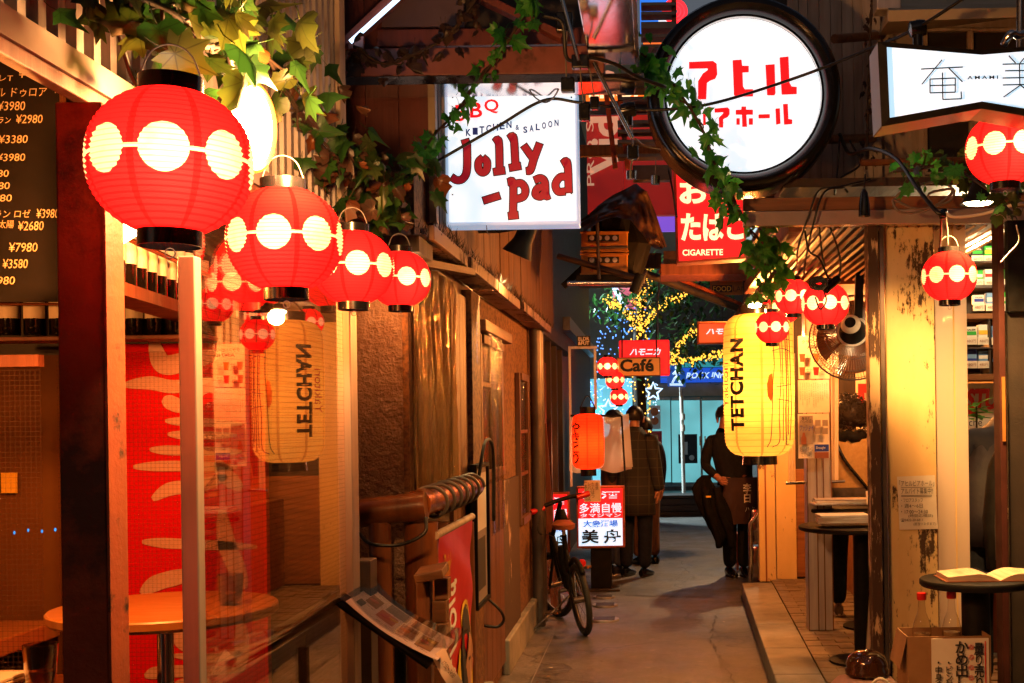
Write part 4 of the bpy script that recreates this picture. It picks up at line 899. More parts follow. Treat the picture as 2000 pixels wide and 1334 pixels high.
rstroke([zz([(432, 358), (570, 352), (592, 368), (596, 430), (584, 456), (552, 468), (536, 480), (532, 575), (484, 575), (484, 470), (512, 425), (540, 405), (540, 396), (432, 398)]),
         zz([(684, 348), (736, 344), (740, 380), (778, 380), (778, 418), (742, 420), (745, 500), (755, 516), (803, 516), (803, 558), (716, 560), (692, 552)]),
         zz([(874, 375), (928, 371), (933, 540), (926, 552), (884, 552)]), zz([(956, 332), (1008, 326), (1014, 478), (1026, 500), (1056, 502), (1056, 545), (968, 548)]),
         zz([(545, 618), (556, 616), (560, 632), (548, 634)]), zz([(512, 640), (524, 640), (526, 662), (548, 660), (549, 672), (528, 674), (530, 724), (514, 724)]),
         zz([(580, 628), (655, 621), (667, 632), (667, 662), (655, 678), (630, 690), (630, 738), (606, 738), (604, 682), (630, 655), (630, 650), (580, 652)]),
         zz([(735, 616), (762, 616), (763, 634), (802, 634), (802, 664), (764, 664), (768, 734), (740, 734), (738, 664), (702, 664), (702, 636), (735, 634)]),
         zz([(706, 684), (726, 684), (726, 722), (706, 722)]), zz([(778, 684), (802, 684), (802, 722), (778, 722)]), zz([(834, 662), (900, 660), (900, 684), (834, 686)]),
         zz([(932, 628), (958, 626), (962, 716), (936, 722)]), zz([(976, 602), (1004, 600), (1008, 688), (1030, 692), (1030, 718), (982, 722)])], kk)
for a, b in (((1630, 76), (1712, 70)), ((1618, 272), (1705, 270))): part('mount_bar', G().cyl(W(a[0], a[1], 2.42), W(b[0], b[1], 2.58), .022, 10), 'oakx', rs, sm=60)
# bow-tie sign on the right
am = thing('bow_tie_sign', 'bow tie shaped blue white lit sign at the top right', 'sign', W(1918, 250, 1.45))
po = [(1714, 81), (1918, 98), (2122, 81), (2122, 246), (1918, 212), (1722, 247)]; pi_ = [(1732, 92), (1918, 107), (2104, 92), (2104, 229), (1918, 198), (1738, 230)]
part('sign_case', G().ppoly(po, 1.46, .14), 'alud', am, bev=.003)
g = G(); n = 6; v = [W(x, y, 1.452) for x, y in po] + [W(x, y, 1.45) for x, y in pi_] + [W(x, y, 1.458) for x, y in pi_]
g.add(v, [(i, (i + 1) % n, n + (i + 1) % n, n + i) for i in range(n)] + [(n + i, n + (i + 1) % n, 2 * n + (i + 1) % n, 2 * n + i) for i in range(n)])
part('sign_frame', g, 'matblack', am)
part('sign_face', G().ppoly(pi_, 1.456, .002), 'signwhite2', am)
def thin(paths, k, r=1.3):
    g = G()
    for p in paths:
        for a, b in zip(p, p[1:]): g.beam(W(*a, k), W(*b, k), r * 1.7 * k / 1000, .0015, (0, 1, 0))
    ob('lettering', g, M['blklet'], am)
def za(l): return [(1550 + x * .3373, y * .3373) for x, y in l]
thin([za([(738, 400), (980, 388)]), za([(860, 346), (742, 488)]), za([(898, 394), (978, 474)]), za([(790, 458), (936, 452), (936, 534), (790, 538), (790, 458)]), za([(790, 496), (936, 492)]), za([(862, 420), (864, 576), (972, 572), (970, 530)])], 1.4535)
thin([za([(1246, 322), (1286, 366)]), za([(1350, 320), (1310, 366)]), za([(1210, 372), (1400, 368)]), za([(1225, 410), (1385, 408)]), za([(1210, 452), (1400, 448)]), za([(1212, 492), (1410, 488)]), za([(1308, 370), (1310, 490)]), za([(1320, 488), (1216, 562)]), za([(1310, 490), (1400, 560)])], 1.4535)
tp('AMAMI', 1889, 148, 1949, 155, 1.4535, M['blklet'], am, bold=.02, csp=1.5)
part('hanging_bar', G().cyl(W(1993, -40, 1.5), W(1993, 95, 1.5), .012, 10), 'steel', am, sm=60)
part('hanger_chain', G().tube(spline([W(1960, 88, 1.47), W(1975, 66, 1.46), W(1990, 70, 1.47), W(2010, 60, 1.48)], 6), .011, 8), 'steel', am, sm=180)
# tobacco sign
tb = thing('tobacco_sign', 'red lit sign with cream hiragana and the word cigarette', 'sign', W(1390, 512, 2.95))
part('sign_box', G().ppoly([(1316, 318), (1462, 318), (1456, 505), (1322, 514)], 2.97, .16), 'rust', tb)
part('sign_face', G().ppoly([(1320, 320), (1458, 320), (1452, 500), (1326, 510)], 2.962, .004), 'signred', tb)
tp('お酒', 1327, 345, 1446, 400, 2.957, M['signcream'], tb, bold=.035)
tp('たばこ', 1330, 414, 1452, 470, 2.957, M['signcream'], tb, bold=.04)
tp('CIGARETTE', 1333, 487, 1412, 499, 2.957, M['signcream'], tb, bold=.02)
# red harmonica signs and the cafe board at the alley end
hs_ = thing('red_katakana_sign', 'red lit sign with slanted white katakana behind the cafe board', 'sign', W(1258, 735, 7.0))
part('sign_box', G().pb(1209, 664, 1308, 734, 7.0, .2), 'signred', hs_, bev=.02)
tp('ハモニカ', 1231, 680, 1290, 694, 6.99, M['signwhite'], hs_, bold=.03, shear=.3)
cf = thing('cafe_board', 'small orange hanging board reading cafe in black', 'sign', W(1247, 733, 6.5))
part('board', G().pb(1204, 698, 1290, 735, 6.5, .05), 'yelfill', cf, bev=.01)
part('lit_back', G().pb(1206, 700, 1288, 733, 6.495, .004), glow('amber board', (1, .22, .02), .35), cf)
tp('Café', 1211, 701, 1277, 726, 6.488, M['blklet'], cf, bold=.035)
for x in (1215, 1282): part('chain', G().cyl(W(x, 698, 6.52), W(x, 640, 6.52), .008, 6), 'cord', cf)
h2 = thing('orange_katakana_sign', 'orange red lit sign with katakana left of the yellow lantern', 'sign', W(1392, 672, 6.0))
part('sign_box', G().pb(1362, 628, 1450, 672, 6.0, .15), 'orangeplas', h2, bev=.01)
part('sign_face', G().pb(1366, 632, 1446, 668, 5.995, .004), glow('orange red acrylic', (1, .07, .015), .8), h2)
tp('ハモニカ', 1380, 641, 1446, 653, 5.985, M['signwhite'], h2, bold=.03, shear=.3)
fd = thing('food_board', 'small mustard board with outlined food lettering under the eave', 'sign', W(1424, 576, 5.0))
part('board', G().pb(1387, 549, 1462, 576, 5.0, .03), 'yelfill', fd, bev=.004)
part('black_band', G().pb(1391, 557, 1430, 571, 4.996, .003), 'ink', fd)
tp('FOOD', 1393, 559, 1428, 569, 4.99, M['yellowink'], fd); tp('LAND', 1432, 559, 1468, 569, 4.99, M['ink'], fd)
part('rail', G().tube([W(1406, 540, 4.98), W(1406, 548, 4.98), W(1462, 547, 4.98)], .012, 6), 'orangeplas', fd)
# floor-standing light box and its twin behind the bicycle
def lightbox(label, x0, y0, x1, y1, k, full):
    t = thing('standing_sign', label, 'sign', (W((x0 + x1) / 2, 1150, k).x, k * FM, 0))
    part('case', G().pb(x0, y0, x1, y1, k, .14), 'rust', t, bev=.006)
    my = y0 + (y1 - y0) * .52; i = 4
    part('red_face', G().pb(x0 + i, y0 + i, x1 - i, my, k - .002, .004), 'signred', t)
    part('white_face', G().pb(x0 + i, my, x1 - i, y1 - i, k - .002, .004), 'signwhite2', t)
    def L(s, a, b, c_, d, mm, bo=.02):
        tp(s, x0 + (x1 - x0) * a, y0 + (y1 - y0) * b, x0 + (x1 - x0) * c_, y0 + (y1 - y0) * d, k - .005, M[mm], t, bold=bo)
    L('清酒', .1, .08, .9, .2, 'signwhite2'); L('多満自慢', .06, .27, .94, .43, 'signwhite2', .012); L('タマジマン', .08, .44, .92, .5, 'signwhite2', .01)
    L('大衆酒場', .14, .55, .86, .66, 'bluesignlet', .02); L('美 舟', .1, .7, .92, .93, 'blklet', .03)
    cz = W(0, y1, k).z
    c0 = W(x0 + 10, y1, k); c1 = W(x1 - 10, y1, k)
    part('stand_board', G().box(c0.x, c1.x, k * FM + .01, k * FM + .12, cz - .085, cz - .003), 'oakx', t, bev=.004)
    part('stand', G().box(c0.x + .08, c1.x - .08, k * FM + .03, k * FM + .2, .02, cz - .088), 'matblack', t, bev=.006)
    part('base', G().box(c0.x, c1.x, k * FM - .06, k * FM + .3, 0, .02), 'darkwood', t, bev=.004)
    return t
lightbox('red and white lit standing sign for a sake bar on the alley floor', 1126, 950, 1220, 1070, 4.72, 1)
lightbox('red and white lit sign half hidden behind the parked bicycle', 1048, 962, 1112, 1080, 4.95, 1)
# hanging price tag
tgp = thing('price_tag', 'cream handwritten skewer price tag hanging under the orange lantern', 'tag', W(1156, 980, 4.6))
part('card', G().pb(1141, 938, 1173, 980, 4.6, .004), 'paper', tgp)
for s, x in (('串焼', 1166), ('たんはつ', 1158), ('レバーしろ', 1151), ('一本90円', 1144)): tp(s, x - 3, 942, x + 3, 942 + 7.5 * len(s), 4.597, M['ink'], tgp, vert=True)
part('string', G().cyl(W(1157, 938, 4.602), W(1155, 918, 4.602), .003, 5), 'cord', tgp)
# little plate sign
el = thing('plate_sign', 'tiny black plate with blocky cream letters on the dark wall', 'sign', W(1140, 676, 4.85))
part('plate', G().pb(1127, 656, 1153, 676, 4.85, .01), 'ink', el); tp('ELDR\n&FUT', 1129, 658, 1151, 674, 4.845, M['paper'], el, bold=.02)

# ================================================================== lanterns
def lantern_meshes():
    g = G(); H = .435; h = H / .93; pr = []; N = 27
    for i in range(N * 2 + 1):
        z = -H + 2 * H * i / (2 * N); r = .5 * (max(0, 1 - abs(z / h) ** 2.2)) ** .5
        pr.append((r * (1.0 if i % 2 else .972), z))
    g.lathe(pr, 56, cap=False); a = mesh('paper_shade', g, M['lant'], 180)
    g = G()
    g.lathe([(.19, .425), (.195, .43), (.195, .53), (.183, .53), (.183, .43)], 36, cap=False); b = mesh('top_ring', g, M['black'], 40)
    g = G(); g.lathe([(.19, -.425), (.195, -.43), (.195, -.53), (.183, -.53), (.183, -.43)], 36, cap=False); g.cb((0, 0, -.46), (.37, .02, .01)); c = mesh('bottom_ring', g, M['black'], 40)
    g = G(); g.tube(spline([(-.19, 0, .5), (-.12, 0, .68), (0, 0, .74), (.12, 0, .68), (.19, 0, .5)], 6), .006, 6); d = mesh('hanger_wire', g, M['cordg'], 180)
    g = G(); g.lathe([(.001, 0), (.05, .03), (.065, .09), (.04, .15), (.035, .2)], 14, T(0, 0, -.12)); e = mesh('bulb', g, M['bulb'], 60)
    g = G(); g.tube([(.03 * cos(i * pi / 6), 0, -.57 + .03 * sin(i * pi / 6)) for i in range(12)], .004, 5, close=True); f = mesh('pull_ring', g, M['cordg'], 180)
    return a, b, c, d, e, f
LM = lantern_meshes(); NAMES = ('paper_shade', 'top_ring', 'bottom_ring', 'hanger_wire', 'bulb', 'pull_ring')
def lantern(x, y, wpx, k, label, group, rot=0, tilt=0, e=1.0):
    D = wpx * k / 1000; p = W(x, y, k)
    t = thing('red_lantern', label, 'lantern', p, group); 
    for n, me in zip(NAMES, LM): inst(n, me, T(p), t)
    l = light('POINT', p + Vector((R.uniform(-.05, .05), -.25, R.uniform(-.12, .0))), 21 * D * D * e * R.uniform(.75, 1.4), (1, .72, .42), .05 * D, t, 'bulb_light')
    t.scale = (D,) * 3; t.rotation_euler = (0, radians(tilt), radians(rot)); return t
GL = 'red paper lanterns along the left eave'; GR = 'red paper lanterns clustered on the right'; GF = 'small red lanterns far down the alley'
lantern(333, 317, 312, .80, 'largest red dotted lantern at the upper left', GL, 17, 1)
lantern(556, 468, 222, 1.05, 'second largest red lantern, hanging beside the flood lamp', GL, 6, -1)
lantern(690, 522, 158, 1.32, 'red lantern third along the left row, under the ivy', GL, 20)
lantern(781, 545, 120, 1.6, 'red lantern at the far end of the left row, before the vinyl curtain', GL, 25)
lantern(465, 556, 122, 1.5, 'dimmer red lantern added behind the window glass in place of a reflection', 'red lanterns behind the glass', 8, 0, .7)  # added lantern standing in for one mirrored in the pane
lantern(1612, 594, 93, 2.47, 'red lantern wound with black cable beside the fan', GR, 4)
lantern(1550, 580, 75, 3.07, 'red lantern at the top of the right cluster, left of the cable', GR, 30)
lantern(1530, 602, 66, 3.5, 'red lantern peeping out in the middle of the right cluster', GR, 12)
lantern(1508, 640, 68, 3.3, 'lowest red lantern of the cluster, hanging over the yellow lantern', GR, 8)
lantern(1490, 617, 58, 3.9, 'rearmost red lantern of the cluster, mostly hidden at its left', GR, 20)
lantern(1854, 540, 107, 2.05, 'red lantern hanging alone before the peeling cream post', GR, 3)
lantern(1962, 292, 150, 1.62, 'red lantern tucked under the bow tie sign', GR, 14)
lantern(1187, 716, 42, 6.0, 'top one of the small far lanterns left of the cafe board', GF)
lantern(1201, 742, 38, 6.4, 'middle one of the small far lanterns below the cafe board', GF, 10)
lantern(1209, 775, 36, 6.8, 'lowest of the small far lanterns above the waiting men', GF, 15)
def barrel(name, label, x0, y0, x1, y1, k, m, e, tilt=0, col=WARMW, shoulder=.12):
    D = (x1 - x0) * k / 1000; H = (y1 - y0) * k / 1000; p = W((x0 + x1) / 2, (y0 + y1) / 2, k)
    t = thing(name, label, 'lantern', p); N = int(H / .021); pr = []
    def rad(v):   # v in -1..1
        a = abs(v); return D / 2 * ((1 - .05 * v * v) if a < 1 - 2 * shoulder else (1 - .05 * v * v) * (.52 + .48 * math.sqrt(max(0, 1 - ((a - 1 + 2 * shoulder) / (2 * shoulder)) ** 2))))
    for i in range(2 * N + 1):
        v = -1 + i / N; pr.append((rad(v) * (1 if i % 2 else .982), v * H / 2))
    part('paper_shade', G().lathe(pr, 56, T(p), cap=False), m, t, sm=180)
    r0 = rad(1) * .98
    part('bottom_ring', G().lathe([(r0, -H / 2 + .004), (r0 * 1.02, -H / 2 - .06), (r0 * .94, -H / 2 - .06), (r0 * .92, -H / 2)], 32, T(p), cap=False), 'black', t, sm=40)
    part('top_ring', G().lathe([(r0, H / 2 - .004), (r0 * 1.02, H / 2 + .06), (r0 * .94, H / 2 + .06), (r0 * .92, H / 2)], 32, T(p), cap=False), 'black', t, sm=40)
    part('hanger', G().tube(spline([p + Vector((-r0, 0, H / 2 + .05)), p + Vector((0, 0, H / 2 + .16)), p + Vector((r0, 0, H / 2 + .05))], 6), .006, 6), 'cord', t, sm=180)
    part('bulb', G().lathe([(.001, 0), (.02, .02), (.024, .045), (.012, .08)], 12, T(p + Vector((0, 0, -.02)))), 'bulb', t, sm=60)
    light('POINT', p + Vector((0, 0, -.03)), e, col, .04, t)
    def fn(a0, da, z0, dz, rot):     # maps a lettering square onto the paper; a0 azimuth from the viewer, positive right
        def f(a, b):
            if rot == 90: a, b = -b, a
            if rot == -90: a, b = b, -a
            an = radians(a0 + a * da); z = z0 + b * dz; r = rad(max(-1, min(1, z / (H / 2)))) * 1.006 + .002
            return p + Vector((r * sin(an), -r * cos(an), z))
        return f
    return t, fn, p, D, H
t, fn, p, D, H = barrel('yellow_lantern', 'tall yellow paper lantern with black capital letters hanging over the alley', 1412, 614, 1552, 890, 3.5, 'lanty', 15, 0, (1, .6, .22))
text('TETCHAN', p, 1, 1, M['blklet'], t, fn=fn(-42, 27, .0, .62, 90), bold=.05, csp=1.12)
text('Yakitori', p, 1, 1, M['redink'], t, fn=fn(-70, 20, .0, .3, 90), name='red_script', shear=.2)
g = G()      # ink drawing of a guitarist's legs on the right of the paper
f = fn(35, 60, -.02, .8, 0)
for path in ([(-.3, .5), (-.25, .2), (-.3, 0), (-.35, -.4), (-.45, -.5)], [(-.1, .5), (-.05, .1), (-.12, -.2), (-.1, -.45), (-.3, -.5)], [(.1, .45), (.15, .1), (.1, -.2), (.15, -.46), (.3, -.48)], [(.3, .5), (.32, .1), (.35, -.2), (.3, -.45)], [(-.3, .3), (0, .32), (.3, .3)], [(-.3, .38), (.3, .4)], [(-.2, 0), (.3, .02)], [(-.2, -.1), (.3, -.12)], [(0, .5), (.02, -.45)], [(.2, .5), (.22, -.4)]):
    g.tube([f(*q) for q in spline([(a, b, 0) for a, b in path], 5) for q in [(q[0], q[1])]], .0035, 4)
part('ink_drawing', g, 'ink', t)
g = G(); fs_ = [(-.5, .1), (-.42, .2), (-.3, .22), (-.28, 0), (-.36, -.08), (-.48, -.02)]; g.add([f(q[0] * .75 - .08, q[1] * .8 - .06) for q in fs_], [tuple(range(6))]); part('ink_patch', g, 'orangeplas', t)
t, fn, p, D, H = barrel('orange_lantern', 'glowing orange grill lantern with brushed black hiragana', 1117, 808, 1180, 916, 4.55, 'lanto', 4, 0, (1, .6, .25))
text('やきとり', p, 1, 1, M['blklet'], t, fn=fn(-50, 50, -.01, .37, 0), vert=True, bold=.03)
added_bulb('added bulb hidden behind the orange grill lantern to light its cover', W(1150, 860, 4.78).x, 4.78 * FM, W(1150, 880, 4.78).z, 9, W(1150, 812, 4.78).z, (1, .3, .1))  # added unseen bulb that lights the plastic sheet from in front
# plastic rain cover round the grill lantern
pc = thing('rain_cover', 'milky plastic rain cover hung round the orange lantern', 'cover', W(1172, 940, 4.75))
part('frame', G().tube([W(1114, 812, 4.85), W(1214, 812, 4.85)], .012, 6), 'matblack', pc); part('frame', G().tube([W(1214, 812, 4.85), W(1222, 950, 4.85)], .01, 6), 'matblack', pc)
part('cover_sheet', G().sheet(16, 10, lambda u, v: W(1112 + 116 * u + 6 * v * u, 812 + 108 * v + 4 * sin(u * 11), 4.98) + Vector((0, .02 * sin(u * 9 + v * 3), 0))), 'milky', pc, sm=180)
part('side_sheet', G().sheet(8, 10, lambda u, v: W(1214 + (14 + 8 * v) * u, 812 + 100 * v, 4.86 - .35 * u * 0 + .1 * u)), 'milky', pc, sm=180)
# ================================================================== right: open-fronted bar
br = thing('open_bar', 'open fronted bar with peeling cream posts and slatted canopy on the right', 'building', (1.5, 7, 0))
PZ = .115
# near peeling post, its rusty edge channel and plastic strip
part('edge_channel', G().pb(1702, 425, 1722, 1520, 2.33, .1), M['peel2'], br, bev=.003)
part('channel_lip', G().pb(1724, 425, 1733, 1520, 2.34, .08), 'alud', br, bev=.002)
part('peeling_post', G().pb(1735, 428, 1830, 1520, 2.36, .22), 'peel', br, bev=.004)
part('plastic_strip', G().pb(1832, 428, 1893, 1520, 2.40, .012), 'milky', br)
part('strip_seam', G().pb(1866, 428, 1869, 1520, 2.397, .004), 'cream2', br)
# second and third posts
part('middle_post', G().box(1.03, 1.20, 8.4, 8.56, PZ, 2.5), 'alu', br, bev=.004)
for x in (1.03, 1.095, 1.14, 1.194): part('post_ridge', G().box(x, x + .006, 8.392, 8.4, PZ, 2.5), 'oak', br)
part('far_post', G().pb(1480, 560, 1512, 1136, 4.62, .12), 'cream2', br, bev=.004)
part('post_groove', G().pb(1492, 560, 1495, 1136, 4.616, .004), 'brownink', br)
part('far_wall', G().pb(1514, 560, 1553, 1134, 4.66, .2), 'cream2', br, bev=.004)
part('far_panel', G().pb(1554, 560, 1640, 1134, 4.72, .1), 'cream', br)
# canopy fascia facing the alley mouth
cA = W(1452, 426, 2.3); 
part('fascia_board', G().pb(1452, 383, 2080, 408, 2.3, .05), 'oakx', br, bev=.003)
part('fascia_flashing', G().pb(1452, 409, 2080, 437, 2.285, .06), 'flash', br, bev=.003)
part('canopy_top', G().box(.6, 2.6, 5.6, 8.6, 2.62, 2.66), 'darkwoody', br)
part('canopy_beam', G().box(.62, .68, 5.6, 8.4, 2.42, 2.5), 'reedy', br, bev=.004)
g = G(); g.box(-.006, .006, 0, 2.2, -.035, .035, RY(35)); sm_ = mesh('slat', g, M['oaky'])
for i in range(20): inst('canopy_slat', sm_, T(.72 + i * .052, 5.65, 2.47), br)
part('slat_end', G().box(.68, 1.8, 7.86, 7.92, 2.42, 2.5), 'oakx', br, bev=.003)
part('canopy_roof', G().box(.75, 2.6, 8.6, 11.5, 2.5, 2.55), 'darkwoody', br)
# interior
part('bar_back_wall', G().box(2.7, 2.8, 5.6, 11.4, 0, 2.6), 'cream', br)
part('bar_end_wall', G().box(1.25, 2.7, 11.3, 11.4, 0, 2.6), 'darkwood', br)
part('timber_dado', G().box(1.26, 2.69, 11.26, 11.3, PZ, 1.1), 'oakx', br)
bc = part('counter', G().box(1.95, 2.5, 9.4, 9.9, PZ, 1.05), 'reedy', br, bev=.01)
part('counter_planks', G().box(1.6, 1.74, 8.9, 11.2, PZ, .9), 'oakx', br)
# poster in the bar depth
ps = thing('red_white_poster', 'white poster with big red letter seen behind the woman', 'poster', W(1690, 860, 4.3))
part('sheet', G().pb(1672, 720, 1760, 880, 4.3, .006), 'paper', ps); tp('DO', 1676, 748, 1752, 812, 4.296, M['redink'], ps, bold=.08); tp('cafe de', 1690, 835, 1745, 850, 4.296, M['ink'], ps)
# cigarette shelves
cs = thing('cigarette_shelf', 'wooden shop shelf packed with cigarette boxes beyond the plastic strip', 'shelf', W(1920, 740, 3.1))
part('back_board', G().pb(1860, 420, 2010, 745, 3.22, .02), 'darkwood', cs)
for y0, y1 in ((452, 456), (509, 512), (556, 562), (612, 622), (678, 681), (730, 742)): part('shelf_board', G().pb(1862, y0, 2005, y1, 3.1, .28), 'oakx' if y1 - y0 > 7 else 'alud', cs, bev=.002)
for x in (1876, 1932, 1966): part('divider', G().pb(x, 622, x + 3, 742, 3.105, .2), 'darkwood', cs)
def pack(x0, y0, x1, y1, a, b, name, lab, price='480円'):
    t = thing('cigarette_pack', lab, 'cigarette pack', W((x0 + x1) / 2, y1, 3.12)); k = 3.12
    part('carton', G().pb(x0, y0, x1, y1, k, .05), a, t, bev=.002)
    hh = y1 - y0
    part('band', G().pb(x0 + .8, y0 + hh * .42, x1 - .8, y0 + hh * .75, k - .0012, .003), b, t)
    if name: tp(name, x0 + 3, y0 + hh * .2, x1 - 3, y0 + hh * .36, k - .0015, M['ink'] if a in ('paper', 'whiteink') else M['whiteink'], t, bold=.02)
    part('price_card', G().pb(x0 - 1, y1 - 1, x1 + 1, y1 + 13, k - .012, .004), 'paper', t); tp(price, x0 + 2, y1 + 3, x1 - 2, y1 + 9, k - .015, M['brownink'], t)
for a in ((1899, 482, 1920, 500, 'ink', 'greenink', 'KOOL', 'black and green cigarette pack on the top shelf'), (1923, 480, 1945, 500, 'greenink', 'yellowink', 'KOOL', 'bright green cigarette pack on the top shelf'), (1947, 478, 1960, 500, 'paper', 'greenink', '', 'pale cigarette pack at the right end of the top shelf'),
          (1898, 528, 1920, 546, 'greenink', 'whiteink', '', 'teal cigarette pack beside the lone lantern'), (1924, 526, 1946, 546, 'whiteink', 'redink', '', 'red and white cigarette pack on the second shelf'), (1949, 526, 1962, 546, 'greenink', 'whiteink', '', 'green cigarette pack at the right of the second shelf'),
          (1902, 576, 1922, 594, 'whiteink', 'blueink', 'HOPE', 'white cigarette pack with dark blue mark on the third shelf'), (1927, 572, 1947, 594, 'lightblue', 'whiteink', '', 'pale blue cigarette pack on the third shelf'), (1951, 570, 1964, 594, 'greenink', 'paper', '', 'lime cigarette pack on the third shelf'),
          (1886, 638, 1908, 660, 'whiteink', 'greenink', 'SALEM', 'white cigarette pack with green stripes on the fourth shelf'), (1911, 634, 1932, 660, 'whiteink', 'yellowink', '', 'plain cream cigarette pack on the fourth shelf'), (1938, 636, 1962, 660, 'lightblue', 'redink', '', 'sky blue cigarette pack with red disc on the fourth shelf'),
          (1886, 682, 1908, 706, 'blueink', 'lightblue', '', 'deep blue cigarette pack on the bottom shelf'), (1911, 685, 1932, 706, 'lightblue', 'whiteink', '', 'silver blue cigarette pack on the bottom shelf'), (1942, 684, 1964, 706, 'lightblue', 'greyink', '', 'grey blue cigarette pack at the right of the bottom shelf')): pack(*a)
tl = thing('tube_lamp', 'short lit fluorescent tube above the cigarette shelf', 'lamp', W(1890, 444, 2.9))
part('tube', G().cyl(W(1872, 437, 2.9), W(1908, 446, 2.95), .014, 10), 'tube', tl, sm=60); part('holder', G().cyl(W(1862, 436, 2.92), W(1873, 438, 2.92), .02, 10), 'whiteboard', tl)
light('POINT', W(1892, 456, 2.75), 120, (1, .7, .35), .06, tl)
st = thing('shop_poster', 'white poster with bold red letters under the cigarette shelf', 'poster', W(1925, 900, 3.15))
part('sheet', G().pb(1880, 748, 2000, 1000, 3.2, .006), 'paper', st); tp('STUDIO', 1888, 758, 2010, 800, 3.19, M['redink'], st, bold=.05, shear=.1); tp('Marché', 1862, 818, 1918, 832, 3.19, M['ink'], st); part('red_block', G().pb(1884, 790, 1905, 812, 3.196, .003), 'redink', st)
part('oak_panel', G().pb(1880, 1002, 2010, 1290, 3.2, .05), 'reedy', br)
# dark sliding door at the right edge
dd = thing('dark_door', 'dark door panel with a worn frame at the right edge', 'door', W(1985, 1334, 2.2))
part('door_frame', G().pb(1956, 428, 1968, 1560, 2.2, .1), M['maroon'], dd, bev=.003)
part('upper_panel', G().pb(1969, 428, 2300, 606, 2.21, .05), 'matblack', dd); part('lower_panel', G().pb(1973, 608, 2300, 1560, 2.225, .04), 'dark', dd)
part('worn_edge', G().pb(1968.5, 760, 1972, 1560, 2.205, .02), M['peel2'], dd)
ys_ = part('yellow_sticker', G().pb(1957.5, 736, 1964, 862, 2.196, .003), 'yelfill', dd)
# cream facade above the canopy with windows
uf = thing('upper_facade', 'cream upper storey with dark window panes above the right canopy', 'building', W(1860, 380, 2.5))
part('wall', G().pb(1712, -120, 2300, 384, 2.62, .2), 'whiteboard', uf)
for x0, y0, x1, y1 in ((1812, 60, 1890, 100), (1812, 236, 1895, 335), (1902, 60, 2000, 100), (1905, 240, 2010, 335)):
    wn = part('window', G().pb(x0, y0, x1, y1, 2.612, .01), 'dark', uf)
    for q in ((x0 - 6, y0 - 6, x1 + 6, y0), (x0 - 6, y1, x1 + 6, y1 + 6), (x0 - 6, y0, x0, y1), (x1, y0, x1 + 6, y1)): part('window_frame', G().pb(*q, 2.6, .03), 'whiteboard', wn, bev=.003)
part('awning_box', G().add([W(1735, 20, 2.2), W(2100, 12, 2.2), W(2100, 30, 2.2), W(1735, 42, 2.2), W(1735, -10, 2.6), W(2100, -10, 2.6), W(2100, 20, 2.6), W(1715, 70, 2.6)], [(0, 1, 2, 3), (0, 4, 5, 1), (3, 2, 6, 7), (0, 3, 7, 4), (1, 5, 6, 2)]), 'cream', uf)
part('bracket', G().pb(1712, -30, 1760, 18, 2.25, .1), 'alu', uf, bev=.006)
# weathered vertical boards behind the round sign
wb = thing('weathered_boards', 'weathered white vertical boarding behind the round sign', 'boarding', W(1640, 380, 2.75))
x = 1540
i = 0
while x < 1712:
    wd = R.choice((18, 22, 26)); part('board', G().pb(x, -60, x + wd - .8, 384 + R.uniform(-3, 2), 2.6 + R.uniform(0, .006), .02), 'whiteboard', wb, bev=.002); x += wd
x = 1462
while x < 1600: part('red_board', G().pb(x, 300, x + 12, 382, 2.66 + R.uniform(0, .004), .02), 'reedy', wb); x += 12.6
part('backing', G().pb(1440, -80, 1716, 384, 2.68, .05), 'dark', wb)
part('batten', G().cyl(W(1682, 318, 2.35), W(1912, 312, 2.4), .016, 8), 'oakx', wb)
# fan seen from behind
fn_ = thing('wall_fan', 'big wire caged fan seen from behind, hanging by the slats', 'fan', W(1668, 655, 3.2))
fc = W(1668, 655, 3.2); ax = Vector((.25, .9, -.3)).normalized(); FR = frame(fc, ax); rf = .285
def ringpts(r, z, n=40): return [FR @ Vector((r * cos(2 * pi * i / n), r * sin(2 * pi * i / n), z)) for i in range(n)]
g = G()
for i in range(90):
    a = 2 * pi * i / 90; d = (cos(a), sin(a))
    g.tube([FR @ Vector((r * d[0], r * d[1], z)) for r, z in ((.06, -.06), (.16, -.06), (.25, -.035), (rf, .03), (.25, .09), (.1, .11))], .0016, 4)
part('wire_cage', g, 'steel', fn_)
g = G()
for r, z in ((.1, -.062), (.18, -.058), (.25, -.035), (.25, .09)): g.tube(ringpts(r, z), .0025, 5, close=True)
g.tube(ringpts(rf, .03), .006, 6, close=True); part('cage_rings', g, 'alud', fn_, sm=180)
for i in range(3):
    b_ = G(); a0 = i * 2 * pi / 3
    b_.sheet(8, 6, lambda u, v: FR @ (Matrix.Rotation(a0 + (v - .5) * (1.2 + .4 * u), 4, 'Z') @ Vector((.05 + .19 * u, 0, .025 + (v - .5) * .06)))); part('blade', b_, mat('amber fan blade', (.25, .12, .05), ro=.3) if i == 0 else bpy.data.materials['amber fan blade'], fn_, sm=180)
part('motor', G().lathe([(.0001, -.2), (.05, -.195), (.065, -.17), (.075, -.1), (.085, -.065), (.085, -.05), (.0001, -.05)], 28, FR), 'matblack', fn_, sm=50)
part('motor_cap', G().lathe([(.0001, -.215), (.03, -.214), (.052, -.205), (.062, -.185), (.055, -.175)], 28, FR), 'paper', fn_, sm=50)
part('motor_badge', G().lathe([(.0001, -.2185), (.034, -.2175), (.034, -.214)], 20, FR), 'matblack', fn_, sm=50)
part('guard_plate', G().lathe([(.075, -.062), (.1, -.066), (.1, -.058)], 28, FR), 'paper', fn_, sm=50)
part('hanger_bar', G().beam(fc + Vector((.01, -.1, .1)), fc + Vector((.03, -.1, .5)), .05, .03), 'matblack', fn_)
